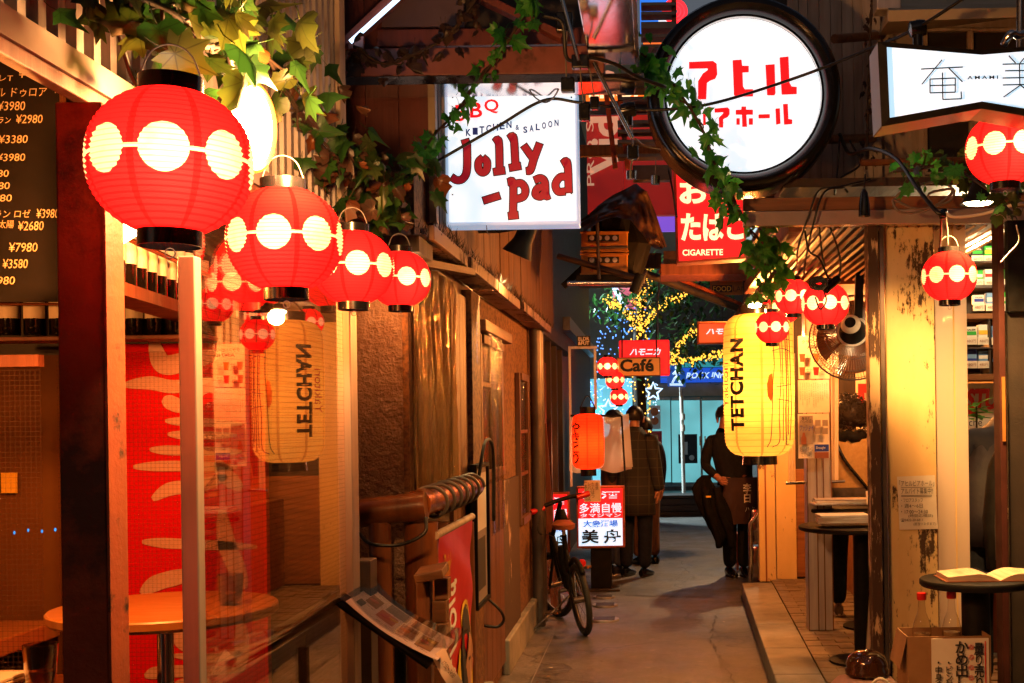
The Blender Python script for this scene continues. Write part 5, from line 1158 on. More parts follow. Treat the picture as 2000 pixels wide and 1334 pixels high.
# paper notices on the middle post
nt_ = thing('drink_notice', 'tall column of drink menu sheets pasted on the middle post', 'notice', W(1590, 893, 3.45))
for i, (y0, y1) in enumerate(((656, 740), (742, 806), (808, 895))): part('sheet', G().pb(1559, y0, 1620, y1, 3.46 - i * .003, .003), 'paper', nt_)
tp('クラフトビール', 1566, 664, 1616, 671, 3.445, M['ink'], nt_, bold=.02); tp('All¥740', 1576, 674, 1614, 681, 3.445, M['ink'], nt_, bold=.02)
for x, y in ((1567, 700), (1594, 700), (1567, 726), (1594, 726)):
    part('beer_print', G().ppoly([(x - 6, y - 9), (x + 6, y - 9), (x + 4, y + 7), (x - 4, y + 7)], 3.448, .002), R.choice(['brownink', 'orangeplas', 'redink']), nt_); tp('IPA 5%\nPALE\nALE', x + 8, y - 6, x + 18, y + 6, 3.445, M['ink'], nt_)
for i in range(13): tp('生ビール七百円', 1562 + i * 4.3, 746 + R.uniform(0, 4), 1564.6 + i * 4.3, 775 + R.uniform(0, 22), 3.442, M['greyink'], nt_, vert=True)
part('photo_block', G().pb(1561, 812, 1588, 868, 3.446, .002), 'greyink', nt_); tp('毎日が、\nハレの日！', 1563, 814, 1587, 826, 3.441, M['ink'], nt_, bold=.02); tp('ワッショイ', 1562, 830, 1589, 842, 3.441, M['blueink'], nt_, bold=.02, shear=.2)
part('bottle_print', G().ppoly([(1568, 845), (1572, 845), (1573, 852), (1575, 855), (1575, 868), (1565, 868), (1565, 855), (1567, 852)], 3.443, .002), 'brownink', nt_)
for a, b in ((1592, 820), (1606, 820), (1592, 836), (1606, 836)): part('mini_print', G().pb(a, b, a + 11, b + 12, 3.446, .002), 'greyink', nt_)
part('blue_ad', G().pb(1591, 868, 1619, 882, 3.446, .002), 'blueink', nt_); part('brown_ad', G().pb(1591, 883, 1619, 895, 3.446, .002), 'brownink', nt_); tp('Draught', 1594, 872, 1612, 878, 3.441, M['whiteink'], nt_); tp('焼酎ハイボール\nセット650円', 1562, 872, 1588, 892, 3.441, M['ink'], nt_)
for x0, x1, y1 in ((1540, 1559, 942), (1621, 1644, 940)):
    rc = tag(part('rolled_curtain', G().sheet(10, 8, lambda u, v: W(x0 + (x1 - x0 - 6) * u, 690 + (y1 - 690) * v, 3.56) + Vector((0, .01 * sin(u * 8), 0))), 'milky', None, sm=180), 'milky plastic weather curtain to the %s of the pasted notices' % ('left' if x0 < 1600 else 'right'), 'curtain')
part('curtain_rod', G().cyl(W(1535, 944, 3.55), W(1650, 940, 3.55), .01, 8), 'alud', br)
# handwritten job notice
jn = thing('job_notice', 'handwritten help wanted sheet taped to the peeling post', 'notice', W(1793, 1035, 2.35))
part('sheet', G().ppoly([(1752, 931), (1826, 928), (1832, 1033), (1757, 1035)], 2.354, .002), 'paper', jn)
for s, a in (('「アヒルビアホール」', (1756, 938, 1824, 950)), ('アルバイト募集中!!', (1760, 953, 1822, 965)), ('・フロアスタッフ', (1760, 973, 1802, 981)), ('・週4〜6日', (1760, 984, 1802, 992)), ('・17:00〜24:30', (1760, 996, 1812, 1003)), ('(時間応相談)', (1774, 1004, 1822, 1011)), ('☎0422-20-6811', (1759, 1012, 1802, 1019)), ('(担当ツネダまで)', (1784, 1020, 1828, 1027))): tp(s, *a, 2.351, M['ink'], jn)
for y in (951.5, 967, 969): part('underline', G().pb(1760, y, 1820, y + .8, 2.352, .001), 'ink', jn)
# standing tables with binders
def bar_table(label, x, y, k, rpx, polex, kk_=None):
    p = W(x, y, k); r = rpx * k / 1000
    return round_table('standing_table', label, p, r, 0, 'matblack', 'matblack', .05, floor=PZ), p
bar_table('near black standing table with a pink binder, left of the peeling post', 1682, 1025, 3.05, 122, 0)
bar_table('far standing table holding green menus behind the near one', 1700, 990, 3.55, 125, 0)
def binder(label, x0, x1, y, k, m, th=.03):
    t = thing('menu_binder', label, 'binder', W((x0 + x1) / 2, y, k)); p0 = W(x0, y, k); p1 = W(x1, y, k); z = p0.z; mx = (p0 + p1) / 2; wd = (p1 - p0).length
    for i in range(3): part('folder', G().cb((mx.x + R.uniform(-.01, .01), mx.y + .02, z + th * (i + .5) / 3), (wd * (1 - .05 * i), .2, th / 3 - .001), RZ(R.uniform(-3, 3))), m if i != 1 else 'paper', t, bev=.002)
binder('pink paper binder lying on the near standing table', 1596, 1704, 1021, 3.0, 'paper', .048); binder('pale green stack of menus on the far standing table', 1588, 1704, 986, 3.45, 'alu', .04)
tcard = thing('table_card', 'small white price card propped on the far standing table', 'card', W(1700, 985, 3.4)); part('card', G().cb(W(1702, 972, 3.4), (.07, .004, .09), RX(-15)), 'paper', tcard); tp('ハイボール\n380円', 1692, 962, 1712, 980, 3.39, M['redink'], tcard)
p = W(1905, 1130, 2.0)
round_table('standing_table', 'black standing table with an open book at the lower right', p, .215, 0, 'matblack', 'matblack', .055, floor=PZ)
bk = thing('open_book', 'open menu book lying on the lower right table', 'book', (p.x, p.y, p.z))
def page(sg):
    g = G(); N = 14
    def f(u, v, top):
        x = sg * .2 * u; z = .004 + (.034 * (math.sin(min(1, u * 2.2) * pi / 2) - .55 * u) if top else 0); return Vector((p.x + .07 + x, p.y - .1 + .2 * v, p.z + max(z, .002)))
    g.sheet(N, 3, lambda u, v: f(u, v, 1)); g.sheet(N, 3, lambda u, v: f(u, v, 0))
    for v in (0, 1): g.sheet(N, 1, lambda u, w_: f(u, v, 1) * w_ + f(u, v, 0) * (1 - w_))
    g.sheet(1, 3, lambda u, v: f(1, v, 1) * u + f(1, v, 0) * (1 - u)); return g
for sg in (-1, 1):
    for r_ in range(6): text(R.choice(['生ビール 580', '枝豆 380', '焼き鳥盛合せ 900', '冷奴 350', 'ポテト 480']), Vector((p.x + .07 + sg * .1, p.y - .075 + r_ * .028, p.z + .032)), .11, .012, M['ink'], bk, right=(1, 0, 0), up=(0, 1, 0), name='page_lettering')
for sg, nm in ((-1, 'left_pages'), (1, 'right_pages')): part(nm, page(sg), mat('page edges', (.66, .55, .42), (.45, .35, .25), 1, .7, st=(4, 4, 260)) if sg < 0 else bpy.data.materials['page edges'], bk, sm=60)
part('cover', G().box(p.x - .14, p.x + .28, p.y - .105, p.y + .105, p.z + .0005, p.z + .0035), 'brownink', bk)
# cardboard box of bottles with a handwritten sign, on a stool
bx = thing('bottle_box', 'cardboard box with a black brushed price sign on its front', 'box', W(1850, 1334, 1.95)); k = 1.93
c0 = W(1772, 1244, k); c1 = W(1935, 1244, k); zt = c0.z; zb = zt - .26
for a in ((c0.x, c1.x, c0.y, c0.y + .004, zb, zt), (c0.x, c1.x, c0.y + .2, c0.y + .204, zb, zt), (c0.x, c0.x + .004, c0.y + .0045, c0.y + .1995, zb, zt), (c1.x - .004, c1.x, c0.y + .0045, c0.y + .1995, zb, zt), (c0.x + .004, c1.x - .004, c0.y + .0045, c0.y + .1995, zb, zb + .004)): part('box_panel', G().box(*a), 'cardboard', bx)
part('side_flap', G().add([Vector((c0.x - .001, c0.y, zt)), Vector((c0.x - .001, c0.y + .2, zt)), Vector((c0.x - .03, c0.y + .2, zt - .12)), Vector((c0.x - .03, c0.y, zt - .12))], [(0, 1, 2, 3)]), 'cardboard', bx)
part('price_sheet', G().pb(1820, 1247, 1932, 1400, k - .003, .003), 'paper', bx)
for s, x0, y0, x1, y1, mm in (('量り売り', 1902, 1255, 1922, 1345, 'ink'), ('かめ出し', 1866, 1252, 1892, 1345, 'ink'), ('・ビン付', 1846, 1292, 1860, 1345, 'ink'), ('・中身の', 1826, 1292, 1840, 1345, 'ink')): tp(s, x0, y0, x1, y1, k - .006, M[mm], bx, vert=True, bold=.02)
for i in range(4):
    cc = W(1897, 1264 + i * 20, k - .005)
    g = G()
    for rr in (.009, .005): g.tube([cc + Vector((rr * cos(a * pi / 8), 0, rr * sin(a * pi / 8))) for a in range(16)], .001, 4, close=True)
    part('red_ring_mark', g, 'redink', bx)
part('red_rule', G().pb(1924, 1252, 1926, 1345, k - .005, .001), 'redink', bx)
so_ = thing('stool', 'low black stool carrying the cardboard box', 'stool', (c0.x + .15, c0.y + .1, PZ))
part('seat', G().box(c0.x - .02, c1.x + .02, c0.y - .02, c0.y + .23, zb - .03, zb - .001), 'darkwood', so_, bev=.005)
for x in (c0.x + .02, c1.x - .02):
    for y in (c0.y + .02, c0.y + .18): part('leg', G().cyl((x, y, PZ), (x, y, zb - .03), .014, 10), 'matblack', so_)
def sauce(x, k2, label):
    q = W(x, 1246, k2); z0 = zt - .09; t = thing('clear_bottle', label, 'bottle', (q.x, q.y, z0))
    part('glass', G().lathe([(.03, 0), (.036, .005), (.037, .1), (.03, .13), (.016, .165), (.013, .2), (.013, .215), (.0001, .216)], 24, T(q.x, q.y, z0)), 'clear', t, sm=50)
    part('liquor', G().lathe([(.03, .006), (.033, .03), (.033, .085), (.0001, .086)], 20, T(q.x, q.y, z0)), mat('pale liquor', (.7, .5, .3), ro=.1, tr=.6) if 'pale liquor' not in bpy.data.materials else bpy.data.materials['pale liquor'], t, sm=50)
    part('red_cap', G().lathe([(.017, .213), (.0185, .217), (.0185, .24), (.0001, .243)], 20, T(q.x, q.y, z0)), 'redplas', t, sm=40)
sauce(1801, 1.975, 'clear bottle with red cap standing left in the cardboard box'); sauce(1859, 1.985, 'clear bottle with red cap standing right in the cardboard box')
# glazed jar with cloth cover at the bottom edge
jp = W(1693, 1316, 2.15); jr = thing('sake_jar', 'brown glazed jar lid wrapped in pink cloth at the bottom edge', 'jar', (jp.x, jp.y, PZ))
part('lid', G().lathe([(.09, 0), (.092, .02), (.085, .03), (.088, .045), (.075, .075), (.045, .095), (.02, .1), (.0001, .101)], 32, T(jp.x, jp.y, jp.z)), 'jar', jr, sm=50)
g = G(); g.loft([((jp.x, jp.y, jp.z - .3), .16, .16), ((jp.x, jp.y, jp.z - .12), .18, .18), ((jp.x, jp.y, jp.z - .05), .15, .15), ((jp.x, jp.y, jp.z - .012), .1, .1)], 40, nz=.03); part('cloth_wrap', g, 'cloth_pink', jr, sm=180)
part('jar_body', G().lathe([(.12, PZ), (.15, PZ + .2), (.155, jp.z - .13)], 28, T(jp.x, jp.y, 0)), 'jar', jr, sm=50)
part('cord_handle', G().tube(spline([(jp.x - .04, jp.y - .13, jp.z - .06), (jp.x + .02, jp.y - .15, jp.z + .01), (jp.x + .07, jp.y - .14, jp.z - .02), (jp.x + .08, jp.y - .12, jp.z - .09)], 7), .006, 6), 'paper', jr, sm=180)
# white cloth beside the post
tag(part('hanging_cloth', G().sheet(12, 16, lambda u, v: W(1700 + (10 + 14 * v) * u - 10 * v, 1118 + 165 * v, 2.7) + Vector((0, .015 * sin(u * 12), 0))), 'curtaincloth', None, sm=180), 'pale cloth hanging low beside the peeling post', 'cloth')
# lamps of the bar
cl = thing('clip_lamp', 'black spot lamp shining down beneath the bow tie sign', 'lamp', W(1910, 350, 2.0)); c = W(1911, 396, 2.0)
part('shade', G().lathe([(.02, .12), (.026, .07), (.045, .03), (.072, -.004), (.068, -.004), (.04, .03), (.02, .07)], 28, T(c), cap=False), 'matblack', cl, sm=50)
part('neck', G().cyl(c + Vector((0, 0, .1)), c + Vector((.0, .02, .17)), .02, 12), 'matblack', cl, sm=60); part('bulb', G().lathe([(.0001, -.012), (.045, -.006), (.06, .004), (.02, .04)], 20, T(c)), 'bulb', cl, sm=60)
light('SPOT', c + Vector((0, 0, -.02)), 300, (1, .5, .14), .04, cl, tgt=c + Vector((-.12, .16, -1)), spot=140, blend=.7)
tl2 = thing('bulkhead_lamp', 'bright bare lamp glowing over the tall yellow lantern', 'lamp', W(1472, 600, 3.4)); c = W(1473, 596, 3.35)
part('lamp_head', G().lathe([(.045, .0), (.055, -.03), (.05, -.035)], 20, T(c + Vector((0, 0, .05))), cap=True), 'matblack', tl2, sm=40); part('bulb', G().lathe([(.0001, -.02), (.04, -.012), (.05, .004), (.03, .012)], 18, T(c)), 'bulb', tl2, sm=60)
light('POINT', c + Vector((0, -.05, -.04)), 110, WARM, .05, tl2)
added_bulb('assumed bare bulb added over the standing tables', 1.62, 8.0, 2.3, 80, 2.5); added_bulb('assumed bare bulb added deep inside the bar', 1.7, 10.3, 2.3, 40, 2.5); added_bulb('assumed bare bulb added under the canopy beside the cream post', .98, 9.75, 2.28, 170, 2.5)  # assumed unseen bulbs, added to light the bar and the alley floor
# lamp under the white box sign
wl = thing('wall_lamp', 'dark hooded wall lamp under the white box sign', 'lamp', W(1010, 450, 2.75)); c = W(1018, 478, 2.75); nrm = Vector((-.45, .1, -1)).normalized()
part('hood', G().lathe([(.045, -.13), (.05, -.08), (.052, -.02), (.085, .06), (.08, .06), (.045, -.02)], 24, frame(c, nrm), cap=False), 'matblack', wl, sm=40); part('bulb', G().lathe([(.0001, .04), (.03, .03), (.03, 0)], 16, frame(c, nrm)), 'bulb', wl, sm=60)
part('arm', G().tube([c - nrm * .12, W(978, 448, 2.78), (LX, W(978, 448, 2.78).y, W(978, 448, 2.78).z)], .02, 8), 'matblack', wl, sm=50)
light('SPOT', c + nrm * .05, 110, (1, .62, .22), .03, wl, tgt=c + Vector((-.35, .15, -1)), spot=130, blend=.6)
# ================================================================== mid distance overhead
vs_ = thing('red_video_sign', 'large red sign with pale lettering turned sideways above the crates', 'sign', W(1180, 400, 4.9))
part('sign_face', G().pb(1146, 150, 1216, 420, 4.9, .1), 'redsign2', vs_); part('sign_face', G().pb(1217, 190, 1330, 420, 4.95, .1), 'redsign2', vs_)
text('Video', W(1180, 240, 4.88), 1.0, .28, glow('pale sign letters', (1, .5, .3), .35), vs_, right=(0, 0, 1), up=(-1, 0, 0), bold=.03)
text('PRO SHOP', W(1152, 250, 4.88), 1.1, .07, bpy.data.materials['pale sign letters'], vs_, right=(0, 0, 1), up=(-1, 0, 0))
og = thing('orange_shop_sign', 'orange backlit shop sign seen through the metal steps', 'sign', W(1200, 195, 4.8))
part('sign_face', G().pb(1144, 150, 1262, 196, 4.8, .06), 'orangesign', og); tp('SHOP', 1150, 170, 1260, 192, 4.79, M['signcream'], og, bold=.04)
part('sign_face', G().pb(1256, 66, 1292, 92, 4.8, .06), 'orangesign', og)
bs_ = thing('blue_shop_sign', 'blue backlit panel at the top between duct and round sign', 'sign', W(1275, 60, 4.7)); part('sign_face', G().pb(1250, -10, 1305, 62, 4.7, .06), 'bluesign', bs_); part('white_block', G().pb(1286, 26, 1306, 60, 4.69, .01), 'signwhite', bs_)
nr = thing('neon_rings', 'red neon rings beside the top of the round sign', 'neon sign', W(1325, 40, 4.5))
for r in (22, 15, 8): part('neon_tube', G().tube([W(1318 + r * cos(a * pi / 12), 22 + r * sin(a * pi / 12), 4.5) for a in range(24)], .014, 6, close=True), 'redneon', nr, sm=180)
ml = thing('metal_steps', 'grey metal steps with open treads hung above the alley', 'steps', W(1280, 330, 3.6))
for y in (4, 22, 42, 66, 86, 108, 154, 170, 188, 234, 252, 272, 300): part('tread', G().pb(1252 if y < 120 else 1206, y, 1320, y + (7 if y != 42 else 14), 3.6, .12), 'alud', ml, bev=.003)
for a, b in (((1180, 150), (1202, 330)), ((1206, 150), (1226, 330)), ((1316, 0), (1320, 330))): part('stringer', G().beam(W(*a, 3.62), W(*b, 3.62), .035, .02, (0, 1, 0)), 'rust', ml)
part('angle_bar', G().pb(1130, 197, 1270, 222, 3.7, .05), 'alud', ml, bev=.003); part('angle_bar', G().pb(1130, 282, 1290, 304, 3.75, .05), 'tan', ml, bev=.003)
part('lamp_strip', G().pb(1236, 322, 1312, 352, 4.0, .1), 'alud', ml, bev=.006)
cr_base = thing('crate_platform', 'dark pipe platform carrying beer crates overhead', 'platform', W(1180, 550, 4.0))
part('pipe', G().cyl(W(1108, 553, 4.0), W(1262, 552, 4.0), .02, 10), 'steel', cr_base, sm=60); part('pipe', G().cyl(W(1090, 500, 4.05), W(1258, 548, 3.95), .025, 10), 'alud', cr_base, sm=60)
part('deck', G().pb(1125, 536, 1262, 549, 4.0, .5), 'matblack', cr_base); part('post', G().cyl(W(1166, 420, 3.98), W(1170, 545, 3.98), .014, 8), 'alud', cr_base); part('post', G().cyl(W(1135, 485, 3.98), W(1226, 482, 3.98), .012, 8), 'alud', cr_base)
part('bracket', G().beam(W(1100, 560, 4.1), W(1165, 500, 4.1), .06, .05), 'matblack', cr_base); part('dark_mass', G().loft([(W(1205, 545, 4.15), .2, .2), (W(1215, 480, 4.15), .22, .2), (W(1205, 430, 4.15), .2, .18), (W(1190, 405, 4.15), .1, .1)], 14, nz=.05), 'matblack', cr_base)
for i, (y0, y1) in enumerate(((451, 492), (494, 536))):
    t = thing('beer_crate', ('yellow bottle crate on top of its pair under the tarpaulin', 'lower yellow bottle crate resting on the pipe platform')[i], 'crate', W(1180, y1, 4.05), 'beer crates')
    part('front', G().ppoly([(1135, y0), (1226, y0), (1226, y1), (1135, y1)], 4.05, .35), 'yellowplas', t, bev=.01)
    part('handle_slot', G().pb(1148, y0 + 8, 1209, y0 + 20, 4.046, .006), 'ink', t)
    for j in range(4): part('bottle_cap', G().lathe([(.018, 0), (.02, .006), (.0001, .008)], 12, frame(W(1156 + j * 15, y0 + 14, 4.044), (0, -1, 0))), 'alu', t)
    tp('ホッピー', 1152, y0 + 26, 1196, y0 + 37, 4.045, M['redink'], t, bold=.02)
    for y in (y0 + 1, y1 - 3): part('rim', G().pb(1133, y, 1228, y + 3, 4.043, .02), 'yellowplas', t)
tz_ = thing('tarpaulin', 'brown tarpaulin peaked over the stacked crates', 'tarpaulin', W(1240, 480, 4.0))
def trp(u, v):
    tp_ = [(1130, 432), (1170, 400), (1215, 372), (1243, 358), (1264, 374), (1286, 432), (1302, 480)]; bt = [(1142, 452), (1172, 432), (1205, 424), (1232, 430), (1250, 452), (1268, 478), (1290, 488)]; t = u * 6; i = min(int(t), 5); f = t - i
    a = [tp_[i][q] * (1 - f) + tp_[i + 1][q] * f for q in (0, 1)]; b = [bt[i][q] * (1 - f) + bt[i + 1][q] * f for q in (0, 1)]
    return W(a[0] * (1 - v) + b[0] * v, a[1] * (1 - v) + b[1] * v + 4 * noise.noise(Vector((u * 6, v * 4, 0))), 4.12 - .18 * v + .05 * noise.noise(Vector((u * 9, v * 6, 4))))
part('sheet', G().sheet(30, 12, trp), 'tarp', tz_, sm=180)
tag(part('purple_panel', G().pb(1276, 405, 1318, 452, 6.0, .05), 'purple', None), 'violet lit panel between tarpaulin and tobacco sign', 'sign')
# dark canopy edge and diagonal pipes on the right, beyond the tobacco sign
ce = thing('far_canopy', 'dark canopy of timber and diagonal pipes beyond the tobacco sign', 'canopy', W(1380, 540, 4.4))
part('eave', G().pb(1290, 514, 1468, 536, 4.2, .5), 'reedy', ce, bev=.004); part('pipe', G().cyl(W(1255, 532, 4.4), W(1445, 604, 4.8), .035, 10), 'alud', ce, sm=60); part('pipe', G().cyl(W(1290, 530, 4.5), W(1450, 596, 4.9), .022, 10), 'rust', ce, sm=60)
part('beam', G().pb(1250, 494, 1292, 522, 4.4, .12), 'tan', ce, bev=.004); part('post', G().pb(1452, 536, 1480, 640, 4.75, .08), 'darkwood', ce); part('bracket_box', G().pb(1296, 490, 1322, 525, 4.3, .1), 'oak', ce)
sp_ = thing('hanging_spotlight', 'dark cylindrical spotlight hanging below the crate platform', 'lamp', W(1245, 555, 3.8)); part('body', G().cyl(W(1252, 536, 3.8), W(1238, 572, 3.8), .04, 16), 'matblack', sp_, sm=50); part('stem', G().cyl(W(1250, 548, 3.85), W(1262, 530, 3.95), .012, 8), 'alud', sp_)
# ================================================================== the street at the end
sb = thing('shop_across_street', 'teal fronted shop with glass doors across the street', 'building', W(1340, 1000, 11.5)); K = 11.5
part('wall', G().pb(900, 100, 1750, 968, K, .4), 'teal', sb)
part('upper_cladding', G().pb(1280, 540, 1500, 700, K - .03, .1), mat('slate cladding', (.05, .075, .08), (.035, .055, .06), 2, .35), sb)
for x in (1320, 1365, 1410): part('cladding_joint', G().pb(x, 540, x + 1.5, 700, K - .035, .02), 'ink', sb)
si = part('shop_sign', G().pb(1290, 718, 1500, 746, K - .1, .2), 'shopsign', sb); tp('ROCK INN', 1341, 727, 1418, 739, K - .115, M['signwhite2'], si, bold=.03, shear=.25)
part('sign_top', G().pb(1290, 700, 1500, 716, K - .12, .2), glow('teal light strip', (.05, .55, .6), .35), sb); part('soffit', G().pb(1255, 748, 1500, 773, K - .05, .1), 'cream', sb)
for x0, x1 in ((1258, 1310), (1312, 1368), (1372, 1376 + 60)):
    d = part('door_glass', G().pb(x0, 782, x1, 942, K - .06, .03), 'shopglass', sb)
    for q in ((x0 - 2, 778, x0, 946), (x1, 778, x1 + 2, 946), (x0, 776, x1, 781), (x0, 943, x1, 950)): part('door_frame', G().pb(*q, K - .08, .08), 'doorglassf', d)
part('step', G().pb(1240, 950, 1440, 972, K - .15, .3), 'alud', sb)
for x in (1366, 1376): part('door_handle', G().pb(x, 852, x + 2.5, 870, K - .1, .02), 'steel', sb)
for x0, y0, x1, y1, mm in ((1267, 792, 1290, 838, 'whiteink'), (1265, 842, 1293, 884, 'redink'), (1325, 848, 1362, 905, 'ink')):
    po_ = part('poster', G().pb(x0, y0, x1, y1, K - .075, .01), mm, sb)
    if mm != 'ink':
        for y in (y0 + 12, y0 + 30): part('dish_print', G().lathe([(.09, 0), (.0001, .004)], 16, frame(W((x0 + x1) / 2, y, K - .082), (0, -1, 0))), 'orangeplas', po_)
    else: part('figure_print', G().pb(x0 + 12, y0 + 15, x0 + 18, y0 + 40, K - .082, .004), 'whiteink', po_); part('figure_print', G().lathe([(.06, 0), (.0001, .004)], 12, frame(W(x0 + 26, y0 + 46, K - .082), (0, -1, 0))), 'whiteink', po_)
pk = thing('planter_bench', 'low dark board faced bench across the alley mouth', 'bench', W(1320, 1012, 8.3))
for i in range(3): part('board', G().pb(1215, 974 + i * 13, 1392, 986 + i * 13, 8.3 + R.uniform(0, .01), .04), 'kick', pk, bev=.005)
part('top', G().pb(1213, 968, 1394, 973, 8.28, .7), 'kick', pk, bev=.005); part('core', G().pb(1218, 974, 1389, 1013, 8.33, .6), 'matblack', pk)
bw = thing('side_cabinet', 'small black cabinet standing by the tree trunk', 'cabinet', W(1272, 970, 8.6)); part('body', G().pb(1262, 934, 1282, 972, 8.6, .2), 'matblack', bw, bev=.01); part('lid', G().pb(1260, 931, 1284, 934, 8.58, .24), 'alud', bw)
ps_ = thing('crossing_sign', 'blue pedestrian crossing sign on a white pole at the street', 'street sign', W(1332, 970, 9.2))
part('pole', G().cyl(W(1336, 972, 9.2), W(1330, 745, 9.2), .035, 14), 'whiteink', ps_, sm=60)
part('plate', G().ppoly([(1304, 755), (1303, 736), (1312, 712), (1330, 712), (1340, 736), (1339, 756)], 9.18, .03), glow('glowing blue plate', (.01, .1, .5), .4), ps_)  # unlit plate and its figure given a glow of their own
part('walker_head', G().lathe([(.03, 0), (.0001, .004)], 12, frame(W(1321, 718, 9.16), (0, -1, 0))), 'signwhite2', ps_)
for a, b in (((1321, 722), (1320, 734)), ((1320, 734), (1313, 748)), ((1320, 734), (1329, 748)), ((1321, 724), (1314, 731)), ((1321, 724), (1329, 730)), ((1308, 751), (1334, 751))): part('walker_limb', G().beam(W(*a, 9.16), W(*b, 9.16), .04, .004, (0, 1, 0)), 'signwhite2', ps_)
for y in (808, 830): part('sticker', G().cyl(W(1334, y, 9.19), W(1334.3, y + 12, 9.19), .037, 14), 'paper', ps_)
# tree with fairy lights
tr = thing('street_tree', 'street tree wound with amber fairy lights at the alley end', 'tree', W(1252, 965, 8.8))
tk = [W(1254, 968, 8.8), W(1252, 880, 8.8), W(1250, 780, 8.8), W(1246, 680, 8.8), W(1250, 600, 8.8), W(1258, 540, 8.8)]
trunk_pts = spline(tk, 6); part('trunk', G().tube(trunk_pts, [.15 - .1 * i / (len(trunk_pts) - 1) for i in range(len(trunk_pts))], 12), 'bark', tr, sm=180)
limbs = [[W(1248, 650, 8.8), W(1290, 600, 8.7), W(1340, 575, 8.6)], [W(1248, 690, 8.8), W(1310, 705, 8.6), W(1370, 700, 8.5), W(1420, 690, 8.4)], [W(1247, 640, 8.8), W(1210, 600, 8.9), W(1185, 590, 8.9)], [W(1250, 640, 8.8), W(1250, 570, 8.7), W(1275, 520, 8.6)], [W(1310, 700, 8.6), W(1350, 650, 8.5), W(1400, 640, 8.4)], [W(1340, 575, 8.6), W(1380, 545, 8.5), W(1430, 560, 8.4)]]
for l in limbs: q = spline(l, 6); part('limb', G().tube(q, [.06 - .045 * i / (len(q) - 1) for i in range(len(q))], 8), 'bark', tr, sm=180)
g = G(); 
for i in range(1500):
    l = spline(R.choice(limbs), 6); p = R.choice(l[3:]) + Vector((R.gauss(0, .2), R.gauss(0, .25), R.gauss(0, .17))); s_ = R.uniform(.04, .085); m_ = Matrix.Rotation(R.uniform(0, 6.3), 3, 'Z') @ Matrix.Rotation(R.uniform(-1.2, 1.2), 3, 'X')
    g.add([p + m_ @ Vector(q) * s_ for q in ((0, -1, 0), (.5, -.2, .12), (.35, .5, .05), (0, 1, -.1), (-.35, .5, .05), (-.5, -.2, .12))], [(0, 1, 2, 3), (0, 3, 4, 5)])
part('crown', g, 'crownleaf', tr)
def fairy(name, pts, m, lab, r=.017):
    g = G()
    for p in pts: g.lathe([(.0001, -r), (r, 0), (.0001, r)], 5, T(p), cap=False)
    o = tag(stuff(part(name, g, m, None)), lab, 'fairy lights'); return o
pts = []
for i in range(190): q = R.choice(trunk_pts[6:]); a = R.uniform(0, 2 * pi); pts.append(q + Vector((.17 * cos(a), .17 * sin(a), R.uniform(-.12, .12))))
for l in limbs[:5]:
    q = spline(l, 14)
    for p in q:
        for _ in range(5): pts.append(p + Vector((R.gauss(0, .035), -.08, R.gauss(0, .035))))
fairy('fairy_lights', pts, 'fairyy', 'amber fairy lights wound round the street tree')
pts = [W(1160 + R.random() * 110, 590 + abs(R.gauss(0, 40)) + R.random() * 50, 9.3) for _ in range(130)]
fairy('fairy_lights', pts, 'fairyb', 'blue fairy lights glittering above the cafe board')
pts = [W(R.uniform(1150, 1290), R.uniform(735, 830), 9.6) for _ in range(80)]
fairy('fairy_lights', pts, 'fairyw', 'cold white fairy lights behind the small far lanterns')
for i, (x, y, r) in enumerate(((1166, 760, 16), (1188, 800, 20), (1150, 790, 13), (1276, 765, 18), (1232, 805, 14))):
    sp = [W(x + (r if j % 2 == 0 else r * .45) * sin(j * pi / 5), y - (r if j % 2 == 0 else r * .45) * cos(j * pi / 5), 9.5) for j in range(10)]
    s_ = tag(part('light_star', G().tube(sp, .022, 5, close=True), 'fairyw' if i % 2 else 'fairyb', None), 'outlined %s light star, %s' % ('white' if i % 2 else 'blue', ('upper left of the small lanterns', 'below the small lanterns', 'lowest at the left beside the dark wall', 'right of the tree trunk', 'just left of the tree trunk')[i]), 'light star', 'star lights at the alley end')
pb_ = thing('lit_shop_window', 'bright blue white shop window left of the tree', 'window', W(1180, 860, 10.2)); part('glass', G().pb(1100, 740, 1236, 960, 10.3, .05), glow('cyan lit window', (.1, .45, .6), 1.0, (.1, .2, .2), .8, 2), pb_); part('frame', G().pb(1150, 740, 1154, 960, 10.28, .03), 'doorglassf', pb_); part('amber_pane', G().pb(1142, 745, 1150, 830, 10.27, .03), 'signcream', pb_); part('cyan_box', G().pb(1162, 788, 1176, 808, 10.25, .05), glow('cyan lamp', (.1, .8, .9), 1.2), pb_)
nb = thing('neon_billboard', 'pink and orange neon panel glowing under the crates', 'billboard', W(1230, 605, 9.0)); part('panel', G().pb(1196, 556, 1262, 604, 9.6, .05), glow('pink neon glow', (.8, .16, .25), .7, (.3, .1, .1), 1.2, 1.5), nb); part('amber_panel', G().pb(1236, 556, 1262, 600, 9.58, .02), glow('amber neon', (1, .25, .03), .8), nb); part('white_tube', G().cyl(W(1200, 560, 9.56), W(1218, 600, 9.56), .05, 8), 'fairyw', nb)
